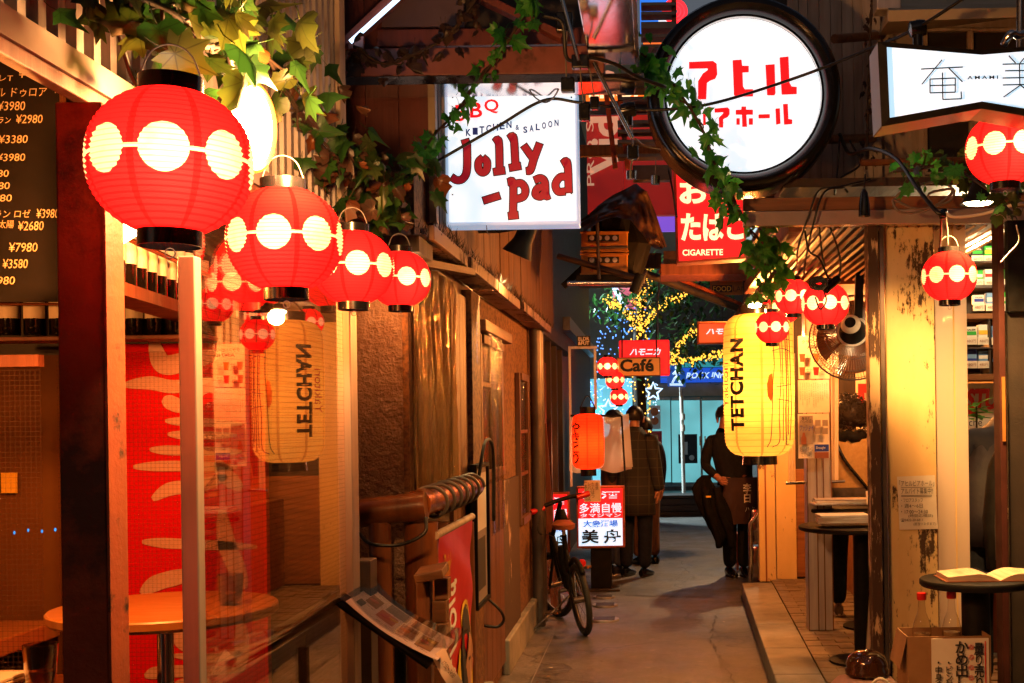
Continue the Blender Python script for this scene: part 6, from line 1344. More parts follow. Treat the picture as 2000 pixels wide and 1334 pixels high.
# dark building flank left of the street and right of it
fl_ = thing('dark_flank', 'dark building flank closing the left of the alley end', 'building', (-2, 14, 0)); part('wall', G().box(-3.2, -1.05, 13.9, 20, 0, 6), 'dark', fl_); part('cornice', G().box(-1.06, -.95, 13.9, 20, 2.6, 2.75), 'alud', fl_)
fr_ = thing('right_flank', 'dim building flank beyond the bar on the right', 'building', (3, 14, 0)); part('wall', G().box(1.5, 4.5, 11.6, 20, 0, 6), 'dark', fr_); part('cornice', G().box(1.4, 1.5, 11.6, 20, 2.6, 2.8), 'alud', fr_)
sl2 = thing('assumed_street_lamp', 'assumed street lamp, added to wash cold light over the street end', 'street lamp', (-3.5, 22, 0)); part('pole', G().cyl((-3.5, 22, 0), (-3.5, 22, 4.9), .06, 12), 'alud', sl2); part('head', G().box(-3.55, -2.6, 21.85, 22.15, 4.9, 5.0), 'alud', sl2, bev=.02); part('lens', G().box(-3.2, -2.7, 21.9, 22.1, 4.88, 4.898), 'coldtube', sl2)  # assumed unseen lamp, added to brighten the street end
light('AREA', (-2.95, 22, 4.86), 2000, (.7, .95, 1), .5, sl2, tgt=(-.6, 16.5, 0))
wl2 = thing('assumed_bracket_lamp', 'assumed bracket lamp on the right flank wall beyond the bar, added to light the floor', 'lamp', (1.48, 14.5, 3.2)); part('arm', G().cyl((1.5, 14.5, 3.25), (1.22, 14.5, 3.25), .015, 8), 'alud', wl2); part('shade', G().lathe([(.03, .08), (.1, -.02), (.095, -.02), (.025, .07)], 20, T(1.2, 14.5, 3.2), cap=False), 'matblack', wl2, sm=40); part('bulb', G().lathe([(.0001, -.03), (.03, -.01), (.03, .02), (.012, .05)], 14, T(1.2, 14.5, 3.19)), 'bulb', wl2, sm=60)  # assumed hidden lamp, added to cast the pool of light on the floor
light('SPOT', (1.2, 14.5, 3.13), 460, (1, .62, .3), .05, wl2, tgt=(.6, 14.2, 0), spot=120, blend=.7)
# kegs, crate and handrail beside the cream post
kg = thing('beer_keg', 'stack of shiny steel beer kegs beside the cream post', 'keg', W(1470, 1125, 4.95))
for i in range(2): zz_ = i * .36 + .0; q = W(1486, 1120, 4.95); part('keg_body', G().lathe([(.1, zz_), (.115, zz_ + .03), (.108, zz_ + .06), (.122, zz_ + .1), (.122, zz_ + .24), (.108, zz_ + .28), (.115, zz_ + .31), (.1, zz_ + .34), (.0001, zz_ + .341)], 24, T(q.x, q.y, .0)), 'steel', kg, sm=40)
oc = thing('orange_crate', 'orange plastic crate on the floor behind the handrail', 'crate', W(1460, 1110, 5.3)); q = W(1462, 1100, 5.3)
for z in (.05, .17, .29): part('crate_rail', G().box(q.x - .12, q.x + .12, q.y, q.y + .3, z, z + .07), 'orangeplas', oc, bev=.006)
for x in (-.12, .1): part('crate_post', G().box(q.x + x, q.x + x + .02, q.y - .004, q.y + .304, 0, .38), 'orangeplas', oc)
hr = thing('hand_rail', 'bent steel handrail in front of the kegs', 'handrail', W(1466, 1140, 4.75)); part('tube', G().tube([W(1466, 1140, 4.75), W(1466, 1022, 4.75), W(1482, 1000, 4.75)], .024, 12), 'steel', hr, sm=50); part('foot', G().lathe([(.05, 0), (.05, .01), (.0001, .011)], 16, T(W(1466, 1140, 4.75).x, 4.75 * FM, 0)), 'steel', hr)
# ================================================================== bicycle
bi = thing('folding_bicycle', 'small black bicycle with red grips leaning at the left wall', 'bicycle', (-.6, 9.2, 0))
rw = W(1143, 1236, 3.75); rw = Vector((rw.x, rw.y, 0)); fw_ = Vector((-.80, 9.86, 0)); lean = Vector((-.13, 0, 1)).normalized()
hd = (fw_ - rw).normalized()
def wheel(base, dirv, r, nm):
    up = lean; side = dirv.cross(up).normalized(); up = side.cross(dirv).normalized(); c = base + up * r
    t = part(nm, G().tube([c + (dirv * cos(a * 2 * pi / 40) + up * sin(a * 2 * pi / 40)) * (r - .022) for a in range(40)], .023, 10, close=True), 'rubber', bi, sm=180)
    part('rim', G().tube([c + (dirv * cos(a * 2 * pi / 32) + up * sin(a * 2 * pi / 32)) * (r - .05) for a in range(32)], .011, 6, close=True), 'alud', t, sm=180)
    g = G()
    for a in range(20): an = a * 2 * pi / 20; g.cyl(c + side * (.03 if a % 2 else -.03), c + (dirv * cos(an) + up * sin(an)) * (r - .05), .0016, 4)
    part('spokes', g, 'steel', t); part('hub', G().cyl(c - side * .05, c + side * .05, .025, 12), 'alud', t, sm=50); return c, up, side
rc_, up, side = wheel(rw, hd, .265, 'rear_wheel')
fdv = (hd + Vector((-.45, 0, 0))).normalized(); fc_, up2, side2 = wheel(fw_, fdv, .265, 'front_wheel')
bb = rw + hd * .38 + up * .29; st_ = rw + hd * .26 + up * .72; hdt = rw + hd * .72 + up * .66; hdb = rw + hd * .76 + up * .52; hb = hdt - hd * .2 + up * .28 + side * .06
for a, b, r in ((bb, hdt, .026), (bb, st_, .02), (hdb, hdt + up * .04, .024), (hdt, hb, .018), (rc_ + side * .045, bb, .01), (rc_ - side * .045, bb, .01), (rc_ + side * .04, st_ - up * .12, .009), (rc_ - side * .04, st_ - up * .12, .009), (hdb, fc_ + side2 * .05, .013), (hdb, fc_ - side2 * .05, .013)): part('frame_tube', G().cyl(a, b, r, 10), 'matblack', bi, sm=60)
hdir = (side2 * .95 + Vector((0, -.2, .12))).normalized(); ha = hb - hdir * .25; hb2 = hb + hdir * .25
part('handlebar', G().tube(spline([ha, hb - hdir * .08 + up * .02, hb + hdir * .08 + up * .02, hb2], 5), .017, 8), 'matblack', bi, sm=180)
for e, s_ in ((ha, -1), (hb2, 1)): part('grip', G().cyl(e, e - hdir * s_ * .11, .024, 12), 'redplas', bi, sm=50); part('brake_lever', G().tube([e - hdir * s_ * .12, e - hdir * s_ * .08 + fdv * .05 - up * .01, e + fdv * .05 - up * .03], .006, 6), 'alud', bi)
part('saddle', G().loft([(st_ + up * .05 + hd * -.02, .08, .13), (st_ + up * .085 + hd * -.02, .09, .14), (st_ + up * .11 + hd * -.0, .05, .1)], 16), 'brownink', bi, sm=60); part('seat_post', G().cyl(st_, st_ + up * .06, .014, 10), 'steel', bi)
part('crank', G().cyl(bb - side * .07, bb + side * .07, .016, 10), 'alud', bi); part('chain_ring', G().lathe([(.085, -.003), (.085, .003)], 28, frame(bb + side * .06, side)), 'alud', bi)
for s_, o_ in ((1, up * .15), (-1, up * -.15)): part('crank_arm', G().cyl(bb + side * .07 * s_, bb + side * .085 * s_ + o_, .01, 8), 'alud', bi); pd = part('pedal', G().cb(bb + side * .14 * s_ + o_, (.1, .08, .018), RZ(-20)), 'tan', bi, bev=.003); part('reflector', G().cb(bb + side * .14 * s_ + o_ - hd * .045, (.06, .006, .012), RZ(-20)), 'orangeplas', pd)
part('rear_reflector', G().lathe([(.03, 0), (.026, .012), (.0001, .014)], 16, frame(rc_ + up * .27 - hd * .06 + side * .035, -hd)), 'redplas', bi, sm=40)
part('mudguard', G().tube([rc_ + (hd * cos(a) + up * sin(a)) * .295 for a in [pi * (.2 + .06 * i) for i in range(10)]], .02, 6), 'matblack', bi, sm=180)
part('kick_stand', G().cyl(bb - up * .05, Vector((bb.x - .26, bb.y - .25, .01)), .008, 8), 'alud', bi); part('front_lamp', G().lathe([(.0001, 0), (.03, .01), (.034, .04), (.0001, .042)], 16, frame(hb - up * .16 - fdv * .05, -fdv)), 'steel', bi, sm=40)
part('brake_cable', G().tube(spline([ha + hdir * .1, ha + hdir * .02 - up * .15 - hd * .08, hdt - hd * .1, bb + up * .1], 8), .004, 6), 'cord', bi, sm=180); part('bell_bag', G().loft([(hb - up * .2, .03, .03), (hb - up * .12, .04, .04), (hb - up * .05, .025, .025)], 12), 'matblack', bi, sm=60)
part('chain_stay_pack', G().loft([(bb + up * .12, .035, .06), (bb + up * .25, .05, .07), (bb + up * .34, .03, .05)], 12), 'matblack', bi, sm=60)
# ================================================================== people
PSC = {}
def person(name, label, base, yaw, J, mats, hgt=1.72, over=None, ears=True):
    """one skinned body; J overrides joints of a standing figure that faces -Y; mats = dict region -> material"""
    j = dict(pel=(0, 0, .95), spi=(0, 0, 1.1), che=(0, -.005, 1.3), nkb=(0, .01, 1.44), nek=(0, .0, 1.5), hea=(0, -.012, 1.585), top=(0, .0, 1.665), nos=(0, -.1, 1.57))
    for s, n in ((-1, 'l'), (1, 'r')):
        j.update({n + 'sh': (s * .17, .01, 1.40), n + 'el': (s * .215, .02, 1.13), n + 'wr': (s * .225, -.04, .89), n + 'ha': (s * .225, -.055, .83),
                  n + 'hi': (s * .09, 0, .9), n + 'kn': (s * .1, -.01, .5), n + 'an': (s * .1, .02, .075)})
    j.update(J)
    rad = dict(pel=(.165, .125), spi=(.16, .115), che=(.175, .12), nkb=(.085, .075), nek=(.055, .055), hea=(.078, .095), top=(.06, .07), nos=(.012, .012))
    E_ = [('pel', 'spi'), ('spi', 'che'), ('che', 'nkb'), ('nkb', 'nek'), ('nek', 'hea'), ('hea', 'top'), ('hea', 'nos')]
    reg = dict(pel='top', spi='top', che='top', nkb='top', nek='skin', hea='skin', top='skin', nos='skin')
    for n in 'lr':
        rad.update({n + 'sh': (.08, .08), n + 'el': (.056, .056), n + 'wr': (.036, .036), n + 'ha': (.036, .022), n + 'hi': (.11, .11), n + 'kn': (.078, .08), n + 'an': (.066, .07)})
        E_ += [('che', n + 'sh'), (n + 'sh', n + 'el'), (n + 'el', n + 'wr'), (n + 'wr', n + 'ha'), ('pel', n + 'hi'), (n + 'hi', n + 'kn'), (n + 'kn', n + 'an')]
        reg.update({n + 'sh': 'top', n + 'el': 'top', n + 'wr': 'skin', n + 'ha': 'skin', n + 'hi': 'leg', n + 'kn': 'leg', n + 'an': 'leg'})
        h = Vector(j[n + 'ha']); d = (h - Vector(j[n + 'wr'])).normalized(); s = -1 if n == 'l' else 1; ac = d.cross(Vector((s, 0, 0))).normalized() if abs(d.x) < .9 else Vector((0, 1, 0)); inn = Vector((-s, 0, 0))
        for i, (o, L) in enumerate(((-.03, .055), (-.011, .075), (.009, .08), (.027, .07), (.04, .05))):
            th = i == 4; a, b = n + 'f%da' % i, n + 'f%db' % i
            if th: j[a] = h + ac * .035 - d * .02; j[b] = h + ac * .055 + d * .035 + inn * .02
            else: j[a] = h + ac * o + d * .045; j[b] = h + ac * o * 1.1 + d * (.045 + L * .75) + inn * L * .35
            rad[a] = (.011, .011); rad[b] = (.008, .008); reg[a] = reg[b] = 'skin'; E_ += [(n + 'ha', a), (a, b)]
    if over: rad.update(over)
    ks = list(j); ix = {k_: i for i, k_ in enumerate(ks)}; sc = hgt / 1.72
    me = bpy.data.meshes.new('body'); me.from_pydata([Vector(j[k_]) * sc for k_ in ks], [(ix[a], ix[b]) for a, b in E_], [])
    o = bpy.data.objects.new('tmp', me); COL.objects.link(o); sk = o.modifiers.new('s', 'SKIN'); sk.use_smooth_shade = True; sk.branch_smoothing = .6
    for k_ in ks: me.skin_vertices[0].data[ix[k_]].radius = [q * sc for q in rad[k_]]; me.skin_vertices[0].data[ix[k_]].use_root = k_ == 'pel'
    ss = o.modifiers.new('u', 'SUBSURF'); ss.levels = 2; ss.render_levels = 2
    bpy.context.view_layer.update(); dg = bpy.context.evaluated_depsgraph_get(); nm = bpy.data.meshes.new_from_object(o.evaluated_get(dg)); bpy.data.objects.remove(o); bpy.data.meshes.remove(me)
    names = list(dict.fromkeys(mats.values())); nm.materials.clear()
    for n in names: nm.materials.append(M[n])
    segs = [(Vector(j[a]) * sc, Vector(j[b]) * sc, a, b) for a, b in E_]
    for p in nm.polygons:
        c_ = p.center; best = (9, 'pel')
        for a, b, ka, kb in segs:
            ab = b - a; t_ = max(0, min(1, (c_ - a).dot(ab) / max(ab.length_squared, 1e-9))); dd_ = (c_ - a - ab * t_).length - .6 * (rad[ka][0] * (1 - t_) + rad[kb][0] * t_)
            if dd_ < best[0]: best = (dd_, ka if t_ < (.86 if reg[kb] == 'skin' and reg[ka] == 'top' else .5) else kb)
        r_ = reg[best[1]]; p.material_index = names.index(mats.get(r_, mats['top'])); p.use_smooth = True
    t = thing(name, label, 'person', base); b = bpy.data.objects.new('body', nm); COL.objects.link(b); b.parent = t; t.rotation_euler.z = radians(yaw); PSC[t.name] = sc
    for n in 'lr':
        a = Vector(j[n + 'an']) * sc; g = G(); N = 14; secs = [(.085, .02, .05), (.075, .036, .085), (.03, .041, .1), (-.03, .042, .085), (-.09, .048, .06), (-.15, .046, .048), (-.185, .028, .035), (-.195, .006, .02)]
        for y_, hw, hh in secs:
            for i in range(N):
                q = 2 * pi * i / N; g.v.append(Vector((a.x + hw * cos(q) * sc, a.y + y_ * sc, max(.004, (hh * .5 + hh * .5 * sin(q) * (1 if sin(q) > 0 else 1.0)) * sc))))
        g.f += [(i * N + k2, i * N + (k2 + 1) % N, (i + 1) * N + (k2 + 1) % N, (i + 1) * N + k2) for i in range(len(secs) - 1) for k2 in range(N)] + [tuple(range(N)), tuple(range((len(secs) - 1) * N, len(secs) * N))]; g.m = [0] * len(g.f)
        o = bpy.data.objects.new('shoe', mesh('shoe', g, M[mats['shoe']], 50)); COL.objects.link(o); o.parent = t
        g = G(); g.loft([((a.x, a.y - .055 * sc, .0), .047 * sc, .145 * sc), ((a.x, a.y - .055 * sc, .018), .047 * sc, .145 * sc)], 18); o2 = bpy.data.objects.new('sole', mesh('sole', g, M['rubber' if mats['shoe'] == 'leather' else 'paper'], 50)); COL.objects.link(o2); o2.parent = o
    return t, {k_: Vector(v_) * sc for k_, v_ in j.items()}
def local(name, g, m, t, sm=180, s=True):      # part built in the person's own frame, for a height of 1.72
    if s: g.v = [a * PSC.get(t.name, 1) for a in g.v]
    o = bpy.data.objects.new(name, mesh(name, g, M[m], sm)); COL.objects.link(o); o.parent = t; return o
def hair(t, j, m, full=.62, r=(.088, .105), lumps=.008, curl=0):
    c_ = j['hea'] + (j['top'] - j['hea']) * .35; up_ = (j['top'] - j['nek']).normalized(); fw = (j['nos'] - j['hea']).normalized(); sd = up_.cross(fw).normalized(); g = G(); N = 18
    rows = 12
    def f(u, v):
        th = v * pi * full; a = u * 2 * pi; d = up_ * cos(th) + (fw * cos(a) * 1.12 + sd * sin(a)) * sin(th)
        # the hairline rises over the face
        if d.dot(fw) > .35 and d.dot(up_) < .38: d = (d + up_ * (.38 - d.dot(up_))).normalized()
        rr = r[0] * abs(d.dot(sd)) + r[1] * (1 - abs(d.dot(sd))); return c_ + d * (rr + lumps * noise.noise(Vector(d) * 9) + .004)
    g.sheet(28, rows, f)
    if curl:
        for i in range(curl):
            d = Vector((R.gauss(0, 1), R.gauss(0, 1), R.gauss(.25, 1))).normalized()
            if d.dot(fw) > .45: continue
            p_ = c_ + d * (r[1] + R.uniform(-.005, .03)); x = d.orthogonal().normalized(); y = d.cross(x); q = R.uniform(.009, .018)
            g.tube([p_ + (x * cos(a * .9) + y * sin(a * .9)) * q + d * a * .004 for a in range(9)], .0032, 4)
    local('hair', g, m, t, s=False)
    for s in (-1, 1):
        e = j['hea'] + sd * s * .083 - fw * .005; g2 = G(); g2.loft([(e + up_ * -.03, .008, .014), (e + up_ * .0, .012, .022), (e + up_ * .03, .009, .018)], 10); local('ear', g2, 'skin', t, s=False)
# --- man with apron, head bowed, jacket over his arm
b0 = W(1436, 1128, 5.1); b0.z = 0
t, j = person('person', 'man in dark jumper and plum apron carrying a black jacket by the yellow lantern', b0, 12,
    dict(pel=(.02, 0, .95), spi=(0, -.02, 1.1), che=(-.06, -.05, 1.3), nkb=(-.1, -.08, 1.43), nek=(-.12, -.11, 1.48), hea=(-.12, -.16, 1.55), top=(-.13, -.16, 1.635), nos=(-.1, -.255, 1.515), lsh=(-.24, -.03, 1.36), lel=(-.29, .03, 1.1), lwr=(-.2, -.15, .98), lha=(-.19, -.2, .97), rsh=(.1, -.02, 1.4), rel=(.28, -.1, 1.2), rwr=(.42, -.22, 1.12), rha=(.47, -.25, 1.1),
         lhi=(-.07, 0, .9), lkn=(-.06, -.03, .5), lan=(-.04, .05, .075), rhi=(.11, 0, .9), rkn=(.1, -.02, .5), ran=(.09, .0, .075)), dict(top='dkknit', skin='skin', leg='trouser', shoe='leather'), 1.74)
hair(t, j, 'hair', .66)
local('jumper', G().loft([((.02, -.01, .9), .175, .13), ((.01, -.015, .97), .18, .135), ((-.01, -.02, 1.1), .18, .135), ((-.05, -.045, 1.26), .185, .135), ((-.07, -.055, 1.36), .17, .12), ((-.09, -.07, 1.42), .1, .09)], 26, nz=.03), 'dkknit', t)
local('apron', G().sheet(16, 12, lambda u, v: (-.16 + .38 * u + .01 * sin(v * 6), -.15 - .05 * sin(u * pi) - .02 * v * sin(u * 9), .98 - .45 * v)), 'apron', t); local('apron_tie', G().tube([(.17 * cos(a * pi / 10), .125 * sin(a * pi / 10) - .01, .985 + .02 * cos(a * pi / 10)) for a in range(20)], .014, 6, close=True), 'brownink', t)
al = text('李白', b0 + Vector((.07, -.225, .84)), .085, .19, M['paper'], t, vert=True, name='apron_lettering', bold=.02)
al = text('ハク', b0 + Vector((.1, -.215, .68)), .1, .05, M['paper'], t, name='apron_lettering')
jk = thing('draped_jacket', 'long black jacket hanging from the apron man\'s arm', 'jacket', b0 + Vector((-.24, -.2, .95)))
q0 = b0 + Vector((-.2, -.3, .0)); g = G(); secs = [(.14, .05, .36, .03, .02), (.13, .05, .4, .1, .05), (.09, .05, .52, .13, .06), (.04, .05, .66, .15, .065), (-.01, .05, .8, .15, .065), (-.06, .05, .9, .12, .07), (-.06, .08, .98, .07, .06), (-.03, .1, 1.02, .05, .05)]; N = 44
for sx_, sy_, sz_, rx, ry in secs:
    for i in range(N):
        a = 2 * pi * i / N; f = 1 + .2 * sin(5 * a + 3 * sz_) + .1 * sin(11 * a - 7 * sz_); g.v.append(q0 + Vector((sx_ + rx * .85 * f * cos(a) - .05, sy_ + ry * f * sin(a), sz_ + .03 * sin(3 * a) * (sz_ < .5))))
g.f = [(i * N + k2, i * N + (k2 + 1) % N, (i + 1) * N + (k2 + 1) % N, (i + 1) * N + k2) for i in range(len(secs) - 1) for k2 in range(N)] + [tuple(range(N)), tuple(range((len(secs) - 1) * N, len(secs) * N))]; g.m = [0] * len(g.f); ob('cloth', g, M['drape'], jk, sm=180)
for sx_ in (-.02, .1): ob('loose_sleeve', G().tube(spline([q0 + Vector((sx_ - .08, -.0, .9)), q0 + Vector((sx_ - .05, -.03, .7)), q0 + Vector((sx_ + .03, -.02, .45)), q0 + Vector((sx_ + .05, .0, .32))], 5), [.04] * 8 + [.034] * 7 + [.03], 9), M['drape'], jk, sm=180)
ob('badge', G().cb(q0 + Vector((-.07, -.052, .82)), (.05, .012, .016)), M['yellowink'], jk)
# --- men waiting on the left of the alley end, backs turned
b1 = W(1243, 1128, 5.15); b1.z = 0
t, j = person('person', 'man in a long dark checked coat with his back turned', b1, 158, dict(hea=(0, -.03, 1.575), nos=(.02, -.12, 1.55)), dict(top='trouser', skin='skin', leg='jeans', shoe='leather'), 1.72)
hair(t, j, 'hair', .7)
def plaid():
    m, tt, b = _mat('dark plaid wool'); p = pos(tt, obj=True); sx = nd(tt, 'ShaderNodeSeparateXYZ'); tt.links.new(p, sx.inputs[0])
    l = math_(tt, 'MAXIMUM', *[math_(tt, 'LESS_THAN', math_(tt, 'FRACT', math_(tt, 'MULTIPLY', s_, 11.0)), .08) for s_ in (sx.outputs[0], sx.outputs[2])])
    tt.links.new(mixc(tt, l, (.016, .014, .011), (.045, .037, .022)), b.inputs['Base Color']); b.inputs['Roughness'].default_value = .9; return m
M['plaid'] = plaid()
local('coat', G().loft([((0, 0, .62), .21, .16), ((0, 0, .8), .205, .155), ((0, 0, 1.0), .19, .145), ((0, 0, 1.2), .195, .14), ((0, .0, 1.36), .2, .13), ((0, .01, 1.43), .13, .1), ((0, .01, 1.5), .075, .075)], 28, nz=.02), 'plaid', t)
for s in (-1, 1): local('sleeve', G().tube(spline([(s * .17, .01, 1.4), (s * .225, .02, 1.13), (s * .235, -.05, .88)], 5), [.08, .078, .075, .072, .07, .068, .066, .064, .062, .06, .058], 14), 'plaid', t)
b2 = W(1205, 1132, 5.24); b2.z = 0
t, j = person('person', 'person in pale tracksuit and faded jeans half hidden by the rain cover', b2, 120, dict(top=(0, 0, 1.66)), dict(top='tan', skin='skin', leg='jeansl', shoe='navy'), 1.68)
hair(t, j, 'hair', .66)
local('jacket', G().loft([((0, 0, .75), .19, .14), ((0, 0, 1.0), .185, .14), ((0, 0, 1.25), .19, .14), ((0, .0, 1.36), .18, .12), ((0, .01, 1.43), .1, .08)], 24, nz=.02), 'tan', t)
b3 = W(1262, 1100, 5.6); b3.z = 0
t, j = person('person', 'person in tan trousers standing just beyond the checked coat', b3, 200, {}, dict(top='navy', skin='skin', leg='tan', shoe='leather'), 1.6); hair(t, j, 'hair', .66)
# --- woman in a tan sweater at the standing tables
b4 = W(1664, 1204, 3.78); b4.z = PZ
t, j = person('person', 'curly haired woman in tan sweater seen from behind at the tables', b4, 176, dict(hea=(0, -.03, 1.575), top=(0, -.02, 1.655), nos=(0, -.12, 1.55), rel=(.2, -.08, 1.14), rwr=(.12, -.25, 1.05), rha=(.08, -.29, 1.05), lel=(-.2, -.08, 1.14), lwr=(-.12, -.25, 1.05), lha=(-.08, -.29, 1.05), lan=(-.11, .02, .075), ran=(.11, .02, .075)), dict(top='sweater', skin='skin', leg='jeans', shoe='shoe'), 1.57)
hair(t, j, 'curly', .78, (.125, .13), .03, 420)
local('scarf', G().tube([(.1 * cos(a * pi / 9), .09 * sin(a * pi / 9) - .005, 1.44 + .015 * sin(a * 2)) for a in range(18)], .045, 12, close=True), 'dkknit', t)
local('tied_jacket', G().loft([((0, .01, .66), .2, .165), ((0, .01, .69), .225, .19), ((0, .01, .735), .2, .165), ((0, .01, .78), .225, .19), ((0, .01, .825), .2, .165), ((0, .01, .87), .22, .185), ((0, .01, .91), .195, .16), ((0, .01, .95), .205, .165), ((0, .01, 1.0), .185, .145), ((0, .01, 1.03), .17, .13)], 36, nz=.04), 'puffer', t)
local('bag_strap', G().tube(spline([(.13, .09, 1.43), (.05, .125, 1.25), (-.08, .13, 1.08), (-.16, .1, .98)], 6), .014, 6), 'leather', t)
# --- customer with a backpack, head hidden behind the dark door
b5 = W(1955, 1500, 2.62); b5.z = PZ
t, j = person('person', 'customer in navy jacket with a black backpack leaning behind the dark door', b5, 178, dict(spi=(-.02, -.03, 1.08), che=(-.06, -.08, 1.24), nkb=(-.12, -.13, 1.36), nek=(-.15, -.17, 1.41), hea=(-.17, -.24, 1.48), top=(-.18, -.25, 1.56), nos=(-.17, -.33, 1.45), lsh=(-.23, -.1, 1.32), rsh=(.11, -.07, 1.33), rel=(.18, -.08, 1.06), rwr=(.16, -.25, .98), rha=(.15, -.31, .97), lel=(-.3, -.15, 1.06), lwr=(-.3, -.32, 1.0), lha=(-.3, -.38, 1.0)), dict(top='navy', skin='skin', leg='jeans', shoe='shoe'), 1.75)
hair(t, j, 'hair', .66)
local('jacket', G().loft([((0, 0, .78), .2, .16), ((-.01, -.01, .95), .2, .155), ((-.03, -.04, 1.12), .205, .15), ((-.07, -.08, 1.27), .205, .14), ((-.1, -.11, 1.35), .15, .12), ((-.12, -.13, 1.42), .085, .085)], 28, nz=.05), 'jacketl', t)
bp_ = thing('backpack', 'black backpack with zip pulls on the customer\'s back', 'backpack', b5 + Vector((.02, -.2, .8)))
q = b5 + Vector((.035, -.23, 0)); g = G(); g.loft([(q + Vector((0, 0, .66)), .1, .07), (q + Vector((0, -.01, .7)), .155, .11), (q + Vector((0, -.015, .95)), .165, .12), (q + Vector((.01, .02, 1.2)), .15, .1), (q + Vector((.02, .05, 1.3)), .1, .07), (q + Vector((.02, .06, 1.33)), .04, .03)], 24, nz=.02); ob('bag_body', g, M['bagcloth'], bp_, sm=180)
g = G(); g.loft([(q + Vector((0, -.1, .72)), .1, .04), (q + Vector((0, -.115, .78)), .125, .05), (q + Vector((0, -.115, .92)), .12, .05), (q + Vector((0, -.09, .98)), .08, .03)], 18, nz=.01); ob('front_pocket', g, M['bagcloth'], bp_, sm=180)
for dx, z in ((-.03, 1.18), (-.09, 1.1), (-.04, 1.06)): ob('zip_pull', G().cb(q + Vector((dx, -.15, z)), (.014, .01, .04), RY(15)), M['steel'], bp_)
ob('top_loop', G().tube(spline([q + Vector((-.02, .04, 1.31)), q + Vector((.02, .02, 1.36)), q + Vector((.06, .05, 1.3))], 6), .009, 6), M['bagcloth'], bp_, sm=180)
ob('seam', G().tube(spline([q + Vector((-.13, -.08, .75)), q + Vector((-.13, -.09, 1.0)), q + Vector((-.08, -.06, 1.22)), q + Vector((.05, -.03, 1.27))], 8), .004, 5), M['alud'], bp_, sm=180)
# small plant by the poster
pp = thing('potted_plant', 'small leafy plant in front of the red lettered poster', 'plant', W(1910, 830, 3.0)); c = W(1908, 860, 3.0)
part('pot', G().lathe([(.04, -.02), (.055, .06), (.05, .06), (.045, .05), (.0001, .05)], 20, T(c)), 'brownink', pp, sm=40); part('pot_shelf', G().pb(1880, 868, 1960, 874, 2.98, .12), 'oakx', pp)
part('stem', G().tube([c + Vector((0, 0, .04)), c + Vector((.0, 0, .2))], .006, 6), 'vine', pp)
def leaf_mesh(nm, m, pts, fold=.18):
    n = len(pts); g = G(); g.add([(0, .02, 0)] + [(x, y, -fold * abs(x) + .12 * sin(7 * x + 3 * y) * .5 - .25 * (y - .2) ** 2) for x, y in pts], [(0, i + 1, (i + 1) % n + 1) for i in range(n)]); return mesh(nm, g, M[m], 180)
ovl = [(0, -.1), (.12, .1), (.2, .35), (.16, .65), (0, 1.0), (-.16, .65), (-.2, .35), (-.12, .1)]
lo_ = leaf_mesh('leaf', 'leaf', ovl)
for i in range(16): a = i * 137.5; inst('leaf', lo_, T(c + Vector((0, 0, .12 + .006 * i))) @ RZ(a) @ RX(35 - R.uniform(0, 50)) @ SC(.11), pp)
# ================================================================== ivy
ivy = [(0, -.12), (.1, -.2), (.3, -.26), (.26, -.08), (.5, .02), (.36, .16), (.48, .42), (.24, .4), (.12, .52), (0, .86), (-.12, .52), (-.24, .4), (-.48, .42), (-.36, .16), (-.5, .02), (-.26, -.08), (-.3, -.26), (-.1, -.2)]
dry = [(0, -.1), (.16, -.14), (.3, .0), (.25, .12), (.36, .26), (.2, .38), (.14, .56), (.02, .8), (-.1, .52), (-.22, .44), (-.3, .2), (-.2, .1), (-.28, -.06), (-.12, -.16)]
rnd_ = [(0, -.1), (.18, -.2), (.34, -.1), (.4, .1), (.3, .2), (.34, .36), (.18, .42), (.08, .6), (0, .72), (-.08, .6), (-.2, .46), (-.36, .34), (-.3, .18), (-.42, .06), (-.32, -.12), (-.16, -.2)]
tri = [(0, -.12), (.14, -.16), (.24, -.06), (.46, .12), (.26, .2), (.2, .34), (.12, .56), (.0, .95), (-.12, .56), (-.18, .34), (-.3, .22), (-.5, .08), (-.26, -.06), (-.12, -.16)]
def leaf2(m, pts, fold, curl, ph):     # a blade with an inner ring so that it can cup and curl
    n = len(pts); g = G(); z = lambda x, y: -fold * abs(x) - curl * (y - .1) ** 2 + .07 * sin(6 * x + 5 * y + ph) * (abs(x) + abs(y))
    vs = [(0, .05, z(0, .05))] + [(x * .5, .05 + (y - .05) * .5, z(x * .5, .05 + (y - .05) * .5)) for x, y in pts] + [(x, y, z(x, y)) for x, y in pts]
    g.add(vs, [(0, i + 1, (i + 1) % n + 1) for i in range(n)] + [(i + 1, n + i + 1, n + (i + 1) % n + 1, (i + 1) % n + 1) for i in range(n)]); 
    g.tube([(0, -.1, z(0, 0)), (.02, -.35, -.05), (.0, -.55, .0)], .012, 4); return mesh('leaf', g, M[m], 180)
IV = {k_: [leaf2(k_, o_, f_, c_, p_) for o_, f_, c_, p_ in ((ivy, .15, .2, 0), (ivy, .5, .5, 2), (rnd_, .3, .6, 1), (tri, .35, .3, 3))] for k_ in ('leaf', 'leafy', 'leafg')}; IV.update({k_: [leaf2(k_, o_, f_, c_, p_) for o_, f_, c_, p_ in ((dry, .7, .8, 0), (dry, 1.1, .4, 2), (rnd_, .9, 1.0, 4))] for k_ in ('leafr', 'leafd')})
